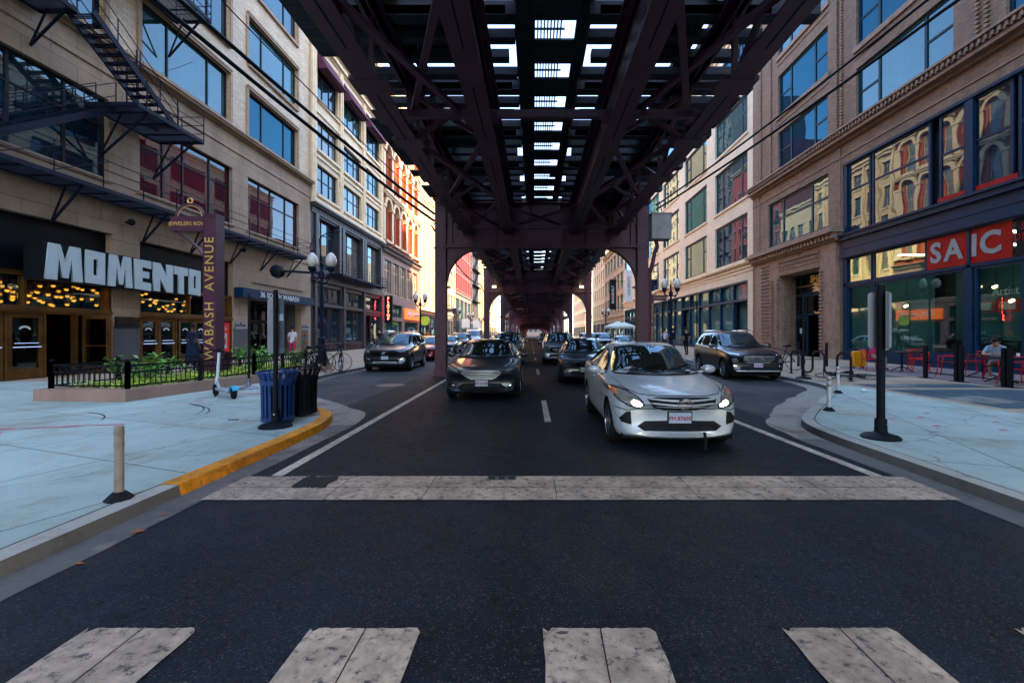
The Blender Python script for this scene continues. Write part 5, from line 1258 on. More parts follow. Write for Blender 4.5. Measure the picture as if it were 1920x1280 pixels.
# planter with fence
PL = thing('planter', 'low pink granite planter bed with green ground cover on the left pavement', 'planter', (-9, 13, KH))
PINK = masonry('pink granite', (.42, .25, .19), (.2, .12, .1), 3.2, 2, .004, .06, .6, .3, .1)
px0, px1, py0, py1 = -10.35, -8.35, 9.3, 19.5
po = [(-10.4, 9.45), (-8.35, 9.3), (-7.75, 12.9), (-7.75, 17.5), (-10.4, 17.5)]; pi_ = [(-10.1, 9.75), (-8.6, 9.63), (-8.05, 12.95), (-8.05, 17.2), (-10.1, 17.2)]
m = MB(); n = 5; m.add([(x, y, .08) for x, y in po] + [(x, y, .34) for x, y in po] + [(x, y, .34) for x, y in pi_] + [(x, y, .2) for x, y in pi_],
   [q for i in range(n) for q in ((i, (i + 1) % n, n + (i + 1) % n, n + i), (n + i, n + (i + 1) % n, 2 * n + (i + 1) % n, 2 * n + i), (2 * n + i, 2 * n + (i + 1) % n, 3 * n + (i + 1) % n, 3 * n + i))]); m.build('granite_curb', PINK, PL)
m = MB(); m.add([(x, y, .27) for x, y in pi_], [tuple(range(n))]); m.build('soil', plain('soil', (.05, .035, .025), .9, 0, .4, 9), PL)
M_LF1 = foliage('lime ground cover', (.30, .45, .03), (.62, .72, .07)); M_LF2 = foliage('shrub leaves', (.05, .19, .03), (.22, .5, .06))
def leafset(n, gen, s0, s1):
    m = MB()
    for _ in range(n):
        p, up = gen(); p = Vector(p); a = random.uniform(0, 6.28); s = random.uniform(s0, s1); d = Vector((math.cos(a), math.sin(a), random.uniform(-.1, .9) * up)).normalized(); q = d.cross(Vector((random.uniform(-.3, .3), random.uniform(-.3, .3), 1))).normalized()
        m.add([p, p + d * s * .5 + q * s * .24 + Vector((0, 0, s * .06)), p + d * s, p + d * s * .5 - q * s * .24 + Vector((0, 0, s * .06))], [(0, 1, 2, 3)])
    return m
random.seed(8)
def inbed():
    while True:
        y = random.uniform(9.75, 17.1); x = random.uniform(-10.05, -8.1)
        lim = -8.6 + (y - 9.63) * .166 if y < 12.95 else -8.05
        if x < lim - .04: return (x, y)
gcov = leafset(7000, lambda: ((lambda q: (q[0], q[1], .27 + .13 * random.random() + .05 * math.sin(q[0] * 5) * math.sin(q[1] * 4)))(inbed()), 1), .05, .10)
o = gcov.build('ground_cover', M_LF1, fix=False); tag(o, 'bright lime ground cover filling the planter bed', 'ground cover', None, 'stuff')
def shrub(c, r, h, n, label):
    t = thing('leafy_shrub', label, 'shrub', (c[0], c[1], .28))
    m = MB(); tips = []
    for k in range(9):
        a = 6.28 * k / 9 + random.uniform(-.3, .3); rr = r * random.uniform(.45, 1); tip = Vector((c[0] + rr * math.cos(a), c[1] + rr * math.sin(a), .28 + h * random.uniform(.65, 1))); tips.append(tip)
        m.tube([(c[0], c[1], .28), ((c[0] + tip.x) / 2, (c[1] + tip.y) / 2, .28 + h * .6), tip], [.014, .01, .005], 5)
    m.build('stems', plain('twig bark', (.08, .05, .03), .8), t)
    def g():
        tp = random.choice(tips); f = random.uniform(.35, 1.05); p = Vector((c[0], c[1], .28)).lerp(tp, f); s = .1
        return (p.x + random.gauss(0, s), p.y + random.gauss(0, s), max(.3, p.z + random.gauss(0, .06))), 1
    leafset(n, g, .09, .20).build('foliage', M_LF2, t, fix=False); return t
shrub((-9.5, 11.2), .75, .62, 330, 'broad leafed green shrub near the front of the fenced planter')
shrub((-8.7, 14.2), .7, .8, 360, 'leafy green shrub between purple pylon and thin black pole')
shrub((-8.6, 16.4), .55, .65, 240, 'small green shrub at the far end of the planter by the bicycles')
def fence_run(pts, label):
    t = thing('iron_fence', label, 'fence', (pts[0][0], pts[0][1], .34)); z0, z1 = .34, .86
    m = MB(); po_ = MB(); sc = MB()
    for a, b in zip(pts, pts[1:]):
        A = Vector((*a, 0)); B = Vector((*b, 0)); L = (B - A).length; n = max(1, round(L / 1.45)); d = (B - A).normalized()
        for z in (.40, .68, .83): m.bar((A.x, A.y, z), (B.x, B.y, z), .02, .03)
        k = .12
        while k < L: p = A + d * k; m.bar((p.x, p.y, .40), (p.x, p.y, .68), .014); k += .12
        k = .12
        while k < L - .1:
            p = A + d * k; q = [(p.x + d.x * .065 * math.cos(t_), p.y + d.y * .065 * math.cos(t_), .755 + .062 * math.sin(t_)) for t_ in [6.283 * j / 8 for j in range(8)]]; sc.tube(q, .009, 4, closed=True); k += .145
        for j in range(n + 1): p = A.lerp(B, j / n); po_.box(p.x - .035, p.x + .035, p.y - .035, p.y + .035, .33, .90); po_.lathe((p.x, p.y, .90), [(.04, 0), (.045, .02), (.02, .06), (.002, .07)], 8)
    m.build('rails_and_balusters', M_BLKIRON, t); build_split(po_, 'post', M_BLKIRON, t); sc.build('scroll_rings', M_BLKIRON, t); return t
fence_run([(-10.2, 17.3), (-10.2, 9.62), (-8.5, 9.52), (-7.93, 12.9), (-7.93, 17.3)], 'low black iron fence round the planter with the purple pylon')
# bins
def bin_(loc, label, mat, open_top=True):
    x, y, z = loc; t = thing('litter_bin', label, 'litter bin', loc, 0, 'slatted litter bins'); t.scale = (.77, .77, .95); n = 20
    m = MB()
    for k in range(n):
        a = 6.283 * k / n; w_ = .027
        pr = [(.295, .06), (.31, .66), (.325, .72), (.39, .84)]
        for (r0, h0), (r1, h1) in zip(pr, pr[1:]):
            c, s = math.cos(a), math.sin(a); q = []
            for r, h in ((r0, h0), (r1, h1)):
                for sd in (-1, 1):
                    for dr in (0, -.008): q.append((x + (r + dr) * c - s * w_ * sd, y + (r + dr) * s + c * w_ * sd, z + h))
            m.add([q[0], q[2], q[6], q[4], q[1], q[3], q[7], q[5]], [(0, 1, 2, 3), (7, 6, 5, 4), (0, 4, 5, 1), (1, 5, 6, 2), (2, 6, 7, 3), (3, 7, 4, 0)])
    m.build('slats', mat, t)
    m = MB()
    for r, h, hh in ((.30, .05, .07), (.318, .64, .07)): m.lathe((x, y, z + h), [(r + .008, 0), (r + .012, hh), (r + .002, hh), (r, 0)], 28)
    m.tube([(x + .395 * math.cos(6.283 * k / 28), y + .395 * math.sin(6.283 * k / 28), z + .845) for k in range(28)], .014, 6, closed=True)
    m.build('rim', mat, t, smooth=True)
    m = MB(); m.lathe((x, y, z), [(.25, .05), (.27, .64), (.265, .64), (.24, .08), (.01, .07)], 20); m.build('liner', M_BLK, t, smooth=True); return t
BB = plain('blue coated steel', (.006, .045, .18), .4, 0, .2, 5); bin_((-4.02, 7.15, KH), 'royal blue slatted litter bin in front of the black one on the corner', BB)
bin_((-3.98, 7.82, KH), 'black slatted litter bin just behind the blue one on the corner', M_BLKIRON)
# sign poles with plates seen from behind
def sign_pole(loc, label, plates, h=2.05, r=.05, base='rubber'):
    x, y, z = loc; t = thing('sign_post', label, 'sign post', loc)
    m = MB(); m.tube([(x, y, z + .1), (x, y, z + h)], r, 12); m.build('post', M_BLKIRON, t, smooth=True)
    m = MB(); m.lathe(loc, [(.23, 0), (.23, .02), (.2, .045), (.1, .07), (r + .025, .09), (r + .02, .26), (r, .26)], 20); m.build('foot', M_BLKIRON if base == 'rubber' else M_SIGNBK, t, smooth=True)
    m = MB(); m.tube([(x + .02, y - r - .02, z + .2), (x + .02, y - r - .045, z + .2)], .016, 6)
    for k in (.35, .7): m.tube([(x, y - r - .01, z + 1.1 + k), (x, y - r - .03, z + 1.1 + k)], .01, 6)
    m.build('bolts', M_CHROME, t)
    for (ang, w_, z0, z1, off, lab) in plates:
        n_ = Vector((math.cos(R(ang)), math.sin(R(ang)), 0)); q = n_.cross(Vector((0, 0, 1))); c = Vector((x, y, 0)) + n_ * off
        rc = .04; poly = []
        for cxx, cz, a0 in ((w_ / 2 - rc, z1 - rc, 0), (-w_ / 2 + rc, z1 - rc, 90), (-w_ / 2 + rc, z0 + rc, 180), (w_ / 2 - rc, z0 + rc, 270)):
            for k in range(4): a = R(a0 + 30 * k); poly.append((cxx + rc * math.cos(a), cz + rc * math.sin(a)))
        m = MB(); m.prism(poly, 0, .004, lambda p, s_, t_: (c.x + n_.x * t_ + q.x * p, c.y + n_.y * t_ + q.y * p, s_)); pl = m.build('sign_plate', M_SIGNBK, t)
        if lab == 'stickers':
            def stk(p0, z_, w__, h__, mat):
                m = MB(); m.prism([(p0 - w__, z_ - h__), (p0 + w__, z_ - h__), (p0 + w__, z_ + h__), (p0 - w__, z_ + h__)], -.003, -.0005, lambda p, s_, t_: (c.x + n_.x * t_ + q.x * p, c.y + n_.y * t_ + q.y * p, s_)); m.build('sticker', mat, pl)
            stk(0, 1.74, .09, .05, M_WHITEP); stk(0, 1.765, .08, .012, M_RED); stk(0, 1.73, .08, .008, M_RED)
            m = MB(); 
            for k in range(5): zz = 1.3 + .08 * k; m.tube([(c.x - n_.x * .004 + q.x * (.06 * math.sin(k * 2 + j)), c.y - n_.y * .004 + q.y * (.06 * math.sin(k * 2 + j)), zz + .012 * j) for j in range(7)], .004, 4)
            m.build('scribble', M_BLKIRON, pl)
    return t
sign_pole((-3.87, 6.82, KH), 'black post with two grey sign backs standing at the blue litter bin', [(55, .20, 1.2, 2.03, .07, 'stickers'), (118, .22, 1.2, 2.03, .07, '')], 2.05, .033)
sign_pole((4.65, 6.1, KH), 'black post with two grey sign backs on the right-hand corner', [(62, .26, 1.3, 2.06, .08, ''), (-48, .20, 1.3, 2.06, .07, '')])
sign_pole((-7.2, 11.5, KH), 'thin tall black pole with flat silver foot between scooter and bins', [], 2.4, .028, 'silver')
for k, (x, y, h, lab) in enumerate(((8.35, 14.1, 2.6, 'tall dark pole behind the white delineators at the wave rack'), (8.6, 24.0, 3.4, 'slim dark pole behind the roof of the black parked car'), (8.5, 30, 3.4, 'slim dark pole left of the black parked car by the lamp post'))):
    sign_pole((x, y, KH), lab, [], h, .035)
# delineators
def delineator(loc, label, mat):
    x, y, z = loc; t = thing('delineator_post', label, 'delineator', loc, 0, 'flexible delineator posts'); m = MB()
    m.lathe(loc, [(.035, .03), (.035, .6), (.032, .62), (.0, .62)], 12); m.build('tube', mat, t, smooth=True)
    m = MB(); m.lathe(loc, [(.1, 0), (.1, .015), (.045, .07), (.04, .07)], 8); m.build('foot', M_RUB, t)
    m = MB()
    for h in (.44, .54): m.lathe((x, y, z + h), [(.0355, 0), (.037, .002), (.037, .045), (.0355, .047)], 12)
    build_split(m, 'reflective_band', plain('grey reflective band', (.30, .24, .2), .3, .2, .1, 20), t); return t
delineator((-3.50, 3.84, KH), 'tan delineator post alone near the left kerb', plain('dusty tan plastic', (.32, .25, .19), .6, 0, .2, 9))
WP = plain('white plastic post', (.6, .56, .52), .5, 0, .15, 8)
delineator((5.35, 8.25, KH), 'white delineator post nearest the right kerb corner', WP); delineator((7.15, 10.7, KH), 'white delineator post farther up beside the fallen bicycle', WP)
# scooter
def scooter(X, Y):
    x = y = 0
    t = thing('electric_scooter', 'pale electric scooter with blue rear guard parked on the left corner', 'scooter', (X, Y, KH), R(-38)); W_ = M_WHITEP; z = 0
    for dx, dy in ((0, 0), (.92, .05)):
        m = MB(); m.tube([(x + dx + .1 * math.cos(a), y + dy, z + .12 + .1 * math.sin(a)) for a in [6.283 * k / 18 for k in range(18)]], .035, 8, closed=True); m.lathe((x + dx, y + dy, z + .12), [(.075, -.03), (.075, .03)], 14, 'y'); m.build('wheel', M_RUB, t, smooth=True, local=True)
    m = MB(); m.bar((x + .18, y, z + .17), (x + .78, y + .04, z + .13), .14, .05); m.tube([(x + .1, y, z + .3), (x + .22, y, z + .17)], .035, 8); m.build('deck', plain('grey scooter deck', (.35, .36, .38), .5, .3), t, local=True)
    m = MB(); m.tube([(x + .02, y, z + .2), (x + .12, y, z + .42), (x + .21, y, z + .98)], [.04, .035, .03], 10); m.build('stem', W_, t, smooth=True, local=True)
    m = MB(); m.tube([(x - .1, y - .1, z + 1.03), (x + .2, y, z + 1.0), (x + .45, y + .12, z + .97)], .018, 8); m.tube([(x + .18, y, z + .98), (x + .24, y, z + 1.06)], .04, 8); m.build('handlebar', M_BLK, t, smooth=True, local=True)
    m = MB(); m.lathe((x + .03, y, z + .2), [(.06, -.05), (.1, 0), (.06, .05)], 10, 'y'); m.build('front_guard', M_BLK, t, local=True)
    m = MB(); pts = [(x + .92 + .15 * math.cos(a), z + .12 + .16 * math.sin(a)) for a in [R(25 + 20 * k) for k in range(8)]]; pin = [(x + .92 + .12 * math.cos(a), z + .12 + .13 * math.sin(a)) for a in [R(25 + 20 * k) for k in range(8)]][::-1]
    for k in range(7): m.prism([pts[k], pts[k + 1], pin[6 - k], pin[7 - k]], y - .01, y + .11, lambda p, q, t_: (p, t_, q))
    m.build('rear_guard', plain('cyan plastic', (.03, .38, .55), .4), t, local=True)
    m = MB(); m.bar((x + .35, y - .02, z + .15), (x + .3, y - .12, z), .02); m.build('kick_stand', M_BLK, t, local=True)
sct = scooter(-7.2, 10.3)
# bicycles
def bicycle(loc, rz, label, mat, fallen=0):
    t = thing('bicycle', label, 'bicycle', loc, rz, 'bicycles'); t.rotation_euler = (fallen, 0, rz)
    for dx in (-.52, .52):
        m = MB(); m.tube([(dx + .33 * math.cos(a), 0, .34 + .33 * math.sin(a)) for a in [6.283 * k / 28 for k in range(28)]], .014, 6, closed=True)
        w_ = m.build('wheel', M_RUB, t, smooth=True, local=True); m = MB()
        for k in range(18): a = 6.283 * k / 18; m.bar((dx + .02 * math.cos(a + .8), (-1) ** k * .02, .34 + .02 * math.sin(a + .8)), (dx + .32 * math.cos(a), 0, .34 + .32 * math.sin(a)), .003)
        m.lathe((dx, 0, .34), [(.03, -.04), (.03, .04)], 8, 'y'); m.build('spokes', M_CHROME, w_, local=True)
    m = MB(); bb = (-.08, 0, .3); st = (-.22, 0, .8); hd = (.36, 0, .85); hl = (.38, 0, .72)
    for a, b in ((bb, st), (bb, hl), ((-.2, 0, .74), hd), (bb, (-.52, .03, .34)), (bb, (-.52, -.03, .34)), ((-.2, 0, .74), (-.52, 0, .34)), (hd, hl)): m.tube([a, b], .018, 8)
    for s in (-.04, .04): m.tube([hl, (.44, s, .55), (.52, s, .34)], .012, 6)
    m.build('frame', mat, t, smooth=True, local=True)
    m = MB(); m.tube([(.36, 0, .85), (.38, 0, .96), (.42, .0, .98)], .014, 6); m.tube([(.36, -.27, 1.0), (.43, -.1, .98), (.43, .1, .98), (.36, .27, 1.0)], .014, 6); m.tube([(.36, -.27, 1.0), (.30, -.28, 1.0)], .018, 6); m.tube([(.36, .27, 1.0), (.30, .28, 1.0)], .018, 6); m.build('handlebar', M_BLK, t, smooth=True, local=True)
    m = MB(); m.tube([st, (-.24, 0, .9)], .013, 6); m.tube([(-.38, 0, .93), (-.25, 0, .92), (-.1, 0, .91)], [.06, .045, .015], 8); m.build('saddle', M_BLK, t, smooth=True, local=True)
    m = MB(); m.lathe((-.08, .0, .3), [(.09, -.06), (.09, -.055)], 14, 'y'); m.bar((-.08, -.07, .3), (.02, -.07, .16), .02); m.bar((-.08, .07, .3), (-.18, .07, .44), .02); m.build('crank', M_BLK, t, local=True)
    return t
for loc, rz, lab, mt in (((-7.45, 15.6, KH), 1.2, 'dark bicycle with pale rims leaning nearest the litter bins', M_BLKIRON), ((-7.55, 16.6, KH), .5, 'dark bicycle in the middle of the three behind the sign post', M_FEBLUE), ((-6.95, 16.4, KH), 1.9, 'dark bicycle parked nearest the left kerb and lamp post', M_BLKIRON)):
    bicycle(loc, rz, lab, mt)
bicycle((9.45, 17.5, KH), 2.75, 'dark blue bicycle parked between black car and wave rack', M_NAVY); bicycle((9.2, 18.6, KH), 2.2, 'dark bicycle half hidden behind the nose of the black car', M_BLKIRON)
bicycle((9.5, 13.6, KH + .05), 2.9, 'black bicycle fallen over on the paving by the wave rack', M_BLKIRON, fallen=R(82))
t = thing('bicycle_lamp', 'small red lamp on the fallen black bicycle', 'bicycle lamp', (9.2, 13.5, .2)); m = MB(); m.ball((9.0, 13.5, .24), .04, 8, 6); m.build('lens', M_RED, t); m = MB(); m.lathe((9.0, 13.55, .24), [(.03, 0), (.03, .05)], 8, 'y'); m.build('mount', M_BLK, t)
# wave rack
t = thing('wave_bike_rack', 'black wavy tube bike rack along the right kerb', 'bike rack', (9.0, 15, KH))
pts = []; za, zb2 = .82, .22
P0, P1 = Vector((9.05, 16.0, 0)), Vector((9.3, 13.35, 0))
def on(s, z): p = P0.lerp(P1, s); return (p.x, p.y, KH + z)
pts.append(on(0, 0)); pts.append(on(0, .55))
for lobe in range(5):
    c = .1 + lobe * .2; up = lobe % 2 == 0
    for k in range(9):
        a = math.pi - math.pi * k / 8; zc = .65 if up else .28
        pts.append(on(c + .1 * math.cos(a), zc + (.17 if up else -.17) * math.sin(a)))
pts.append(on(1, .5)); pts.append(on(1, 0))
m = MB(); m.tube(pts, .033, 8); m.build('tube', M_BLKIRON, t, smooth=True)
m = MB()
for s in (0, .3, .7, 1): p = on(s, 0); m.lathe(p, [(.09, 0), (.09, .012), (.04, .014)], 12); m.bar(p, (p[0], p[1], p[2] + (.11 if 0 < s < 1 else .02)), .02)
m.build('foot_plate', M_BLKIRON, t)
# patio fence
def post_pair(x, ys, label):
    t = thing('patio_fence', label, 'fence', (x, ys[0], KH), 0, 'patio fence sections'); m = MB()
    for y in ys: m.box(x - .045, x + .045, y - .045, y + .045, KH, KH + 1.02); m.box(x - .13, x + .13, y - .13, y + .13, KH, KH + .015)
    build_split(m, 'post', M_BLK, t); m = MB()
    for z in (.18, .52): m.bar((x, ys[0], KH + z), (x, ys[-1], KH + z), .03)
    m.build('rails', M_BLK, t)
post_pair(12.35, (14.35, 13.3), 'black patio fence section nearest the yellow suitcase'); post_pair(12.35, (13.15, 11.95), 'middle black patio fence section before the red chairs'); post_pair(12.35, (11.8, 9.6), 'black patio fence section before the seated woman, near the right edge')
t = thing('patio_rail', 'short black post and rail beside the portal jamb', 'fence', (11.5, 19.5, KH)); m = MB()
for x in (11.3, 12.5): m.box(x - .04, x + .04, 19.4, 19.48, KH, 1.1)
m.build('posts', M_BLK, t); m = MB()
for z in (.4, .75): m.bar((11.3, 19.44, z), (12.5, 19.44, z), .03)
m.build('rails', M_BLK, t)
# red chairs and tables
def chair(loc, rz, label):
    t = thing('patio_chair', label, 'chair', loc, rz, 'red patio chairs')
    for sx in (-1, 1):
        for sy in (-1, 1): m = MB(); m.tube([(sx * .2, sy * .2, .44), (sx * .27, sy * .27, 0)], [.018, .013], 6); m.build('leg', M_REDCH, t, local=True)
    m = MB()
    for k in range(6): y = -.21 + .084 * k; m.box(-.23, .23, y - .034, y + .034, .44, .465)
    m.build('seat', M_REDCH, t, local=True)
    m = MB(); m.tube([(-.23, -.2, .46), (-.25, -.27, .78), (.25, -.27, .78), (.23, -.2, .46)], .018, 6); m.tube([(-.24, -.24, .64), (.24, -.24, .64)], .015, 6); m.build('backrest', M_REDCH, t, local=True)
    for sx in (-1, 1): m = MB(); m.tube([(sx * .25, -.26, .68), (sx * .29, .0, .68), (sx * .28, .2, .66), (sx * .24, .22, .45)], .016, 6); m.build('armrest', M_REDCH, t, local=True)
    return t
c0 = chair((12.75, 17.2, KH), 1.31 + math.pi, 'red patio chair holding the person in pink by the yellow suitcase')
for (x, y, rz, lab) in ((14.1, 16.7, -1.9, 'red patio chair at the near side of the first black table'), (14.7, 17.4, 2.6, 'red patio chair pushed in behind the first black table'), (15.0, 15.6, 1.2, 'red patio chair between the first and second fence posts'),
                        (13.45, 14.75, .6, 'red patio chair tilted behind the pair of black fence posts'), (13.75, 13.55, R(135), 'red patio chair of the reading woman, nearest the fence'), (13.0, 12.3, -.4, 'red patio chair across the table from the reading woman'), (15.0, 11.7, 2.2, 'red patio chair at the right edge by the navy glass')):
    dup(c0, (x, y, KH), rz, lab)
def table(loc, label, w_=.95):
    x, y, z = loc; t = thing('patio_table', label, 'table', loc, 0, 'black patio tables')
    m = MB()
    for k in range(9): a = x - w_ / 2 + w_ * k / 9; m.box(a, a + w_ / 9 - .012, y - .4, y + .4, z + .70, z + .725)
    m.box(x - w_ / 2, x + w_ / 2, y - .41, y - .4, z + .69, z + .727); m.build('tabletop', M_BLKIRON, t)
    m = MB(); m.tube([(x, y, z + .7), (x, y, z + .1)], .035, 8)
    for k in range(4): a = .78 + 1.57 * k; m.tube([(x, y, z + .2), (x + .34 * math.cos(a), y + .34 * math.sin(a), z + .01)], .02, 6)
    m.build('pedestal', M_BLKIRON, t); return t
T1 = table((13.5, 16.7, KH), 'black patio table beside the seated person in pink'); T2 = table((14.6, 14.8, KH), 'black patio table behind the first fence posts', .9); T3 = table((13.3, 12.95, KH), 'black patio table of the reading woman with her white cup'); T4 = table((14.9, 12.4, KH), 'black patio table at the right edge of the terrace')
t = thing('paper_cup', 'white paper cup on the reading woman\'s table', 'cup', (13.62, 12.8, KH + .725)); m = MB(); m.lathe((13.62, 12.8, KH + .725), [(.032, 0), (.042, .1), (.044, .1), (.03, .102)], 12); m.build('cup', M_WHITEP, t); m = MB(); m.lathe((13.62, 12.8, KH + .827), [(.045, 0), (.04, .015), (.002, .016)], 12); m.build('lid', M_WHITEP, t)
# suitcase
t = thing('suitcase', 'yellow ribbed suitcase with raised handle by the red chair', 'suitcase', (13.05, 18.3, KH)); x, y = 13.05, 18.3; YS = plain('yellow shell', (.75, .32, .005), .35, 0, .08, 4)
m = MB(); m.box(x - .23, x + .23, y - .13, y + .13, .17, .80); o = m.build('shell', YS, t)
bm = bmesh.new(); bm.from_mesh(o.data); bmesh.ops.bevel(bm, geom=bm.edges[:], offset=.04, segments=3, affect='EDGES'); bm.to_mesh(o.data); bm.free()
m = MB()
for k in range(7): m.box(x - .19 + .06 * k, x - .17 + .06 * k, y - .137, y + .137, .22, .76)
m.build('ribs', YS, t); m = MB(); m.tube([(x - .1, y, .8), (x - .1, y, 1.08), (x + .1, y, 1.08), (x + .1, y, .8)], .012, 6); m.build('handle', M_BLK, t)
for sx in (-1, 1): m = MB(); m.lathe((x + sx * .18, y, .135), [(.035, -.02), (.035, .02)], 10, 'y'); m.build('wheel', M_RUB, t)
# parasols, banners and A-board down the right pavement
def parasol(loc, label, r=1.5, h=2.7):
    x, y, z = loc; t = thing('parasol', label, 'parasol', loc, 0, 'pale cafe parasols'); m = MB(); n = 8
    m.add([(x, y, z + h)] + [(x + r * math.cos(6.283 * k / n), y + r * math.sin(6.283 * k / n), z + h - .55) for k in range(n)] + [(x + r * math.cos(6.283 * k / n), y + r * math.sin(6.283 * k / n), z + h - .75) for k in range(n)], [(0, 1 + k, 1 + (k + 1) % n) for k in range(n)] + [(1 + k, 1 + n + k, 1 + n + (k + 1) % n, 1 + (k + 1) % n) for k in range(n)]); m.build('canopy', plain('pale parasol cloth', (.62, .68, .60), .8), t)
    m = MB(); m.tube([(x, y, z), (x, y, z + h + .1)], .03, 6); m.build('pole', M_BLK, t); return t
parasol((8.9, 48, KH), 'pale green parasol farther along by the right arch'); parasol((10.1, 51, KH), 'pale parasol touching the first one beside the purple column'); 
for (x, y, z, w_, h, mt, lab, txt) in ((13.2, 76, 5.5, 1.1, 5, M_BLK, 'tall black blade banner on the right facades', 'ROOSEVELT'), (14.2, 68, 6.2, 1.1, 4.8, M_WHITEP, 'tall white blade banner beyond the black one', 'UNIVERSITY')):
    t = thing('blade_banner', lab, 'banner', (x, y, z)); m = MB(); m.box(x - w_ / 2, x + w_ / 2, y - .08, y + .08, z, z + h); m.build('panel', mt, t); text('lettering', txt, .55, .01, M_WHITEP if mt is M_BLK else M_BLK, frame_m((x, y - .1, z + h / 2), (0, 0, 1), (-1, 0, 0)), t)
    m = MB(); m.bar((x, y, z + h - .3), (XR, y, z + h - .3), .08); m.bar((x, y, z + .3), (XR, y, z + .3), .08); m.build('bracket', M_BLK, t)
for (x, y, lab, mt) in ((-9.2, 64, 'yellow-green round shop sign past the orange fascia', 'g'), (-12.5, 84, 'pale square shop sign hanging before the yellow stone building', 'w'), (-11.5, 92, 'second pale square shop sign further along', 'w')):
    t = thing('hanging_sign', lab, 'sign', (x, y, 3)); m = MB()
    if mt == 'g': m.lathe((-13.9, 58, 3.1), [(.6, -.1), (.6, .1)], 20, 'y'); m.build('disc', plain('lime sign', (.55, .75, .05), .4), t); m = MB(); m.bar((-13.9, 58, 3.7), (XL, 58, 3.7), .08)
    else: m.box(x - .8, x + .8, y - .1, y + .1, 2.6, 4.2); m.build('panel', M_WHITEP, t); m = MB(); m.bar((x, y, 4.2), (XL, y, 4.3), .08)
    m.build('bracket', M_BLK, t)
# litter on the corner
t = thing('crumpled_paper', 'crumpled pale paper lying on the right pavement', 'paper', (7.9, 10.9, KH)); m = MB(); m.ball((7.9, 10.9, KH + .04), .07, 7, 5, .6); m.build('paper', M_WHITEP, t)
t = thing('wood_scrap', 'small tan scrap lying left of the blue bin', 'scrap', (-4.9, 7.4, KH)); m = MB(); m.box(-4.95, -4.78, 7.35, 7.38, KH + .003, KH + .012); m.build('scrap', M_BRONZE, t)
t = thing('fallen_leaf', 'small rust coloured leaf in the left gutter', 'leaf', (-3.0, 3.4, 0)); m = MB(); m.add([(-3.02, 3.38, .012), (-2.97, 3.4, .02), (-2.93, 3.44, .012), (-2.98, 3.44, .025)], [(0, 1, 2, 3)]); m.build('leaf', plain('rust leaf', (.4, .1, .02), .7), t)

for k, (x, y) in enumerate(((-3.05, 3.75), (-3.12, 5.1), (-2.95, 2.95), (-3.1, 6.3))):
    t = thing('orange_scrap', ('orange scrap in the gutter opposite the tan delineator', 'small rust scrap in the gutter by the yellow kerb', 'rust coloured scrap lying at the left road edge', 'tiny orange scrap in the gutter near the stop line')[k], 'scrap', (x, y, 0))
    m = MB(); m.add([(x - .025, y - .006, .010), (x + .02, y - .012, .014), (x + .03, y + .012, .010), (x - .015, y + .012, .018)], [(0, 1, 2, 3)]); m.build('scrap', plain('rust leaf', (.4, .1, .02), .7), t)
t = thing('road_drain', 'three small dark drain slots set in the stop line', 'drain', (-.35, 4.72, 0)); m = MB()
for k in range(3): m.box(-.46 + .1 * k, -.40 + .1 * k, 4.66, 4.74, .0, .0125)
m.build('slots', M_BLKIRON, t); m = MB(); m.box(-.48, -.18, 4.64, 4.76, .0, .0105); m.build('plate', M_GUT, t)
# ================================================================ VEHICLES
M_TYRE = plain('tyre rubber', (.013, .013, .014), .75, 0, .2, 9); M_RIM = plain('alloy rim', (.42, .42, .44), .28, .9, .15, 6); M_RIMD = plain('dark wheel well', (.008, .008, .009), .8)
M_CARGL = mirror_glass('car glass', (.008, .012, .013), 1.9, .004, 2, inner=(.03, .035, .03)); M_TRIMB = plain('black car plastic', (.012, .012, .013), .5, 0, .15, 9)
M_LAMPG = mirror_glass('headlamp lens', (.10, .10, .10), 1.6, 0, 7, inner=(.38, .36, .30), spec=(1, 1, 1)); M_LAMPD = mirror_glass('smoked lamp lens', (.04, .04, .045), 1.8, 0, 9, inner=(.25, .25, .27))
M_AMBER = plain('amber lens', (.75, .16, .01), .15, 0, .1, 9, coat=1); M_TAIL = plain('red lens', (.5, .01, .01), .15, 0, .1, 9, coat=1)
M_HL = emit('lit headlamp', (1, .93, .68), 5)
M_PLATE = plain('licence plate', (.50, .58, .68), .4, 0, .15, 30)
def lerp(a, b, t): return a + (b - a) * t
def interp(tab, y):
    if y <= tab[0][0]: return tab[0][1]
    for (a, p), (b, q) in zip(tab, tab[1:]):
        if y <= b: return lerp(p, q, (y - a) / (b - a))
    return tab[-1][1]
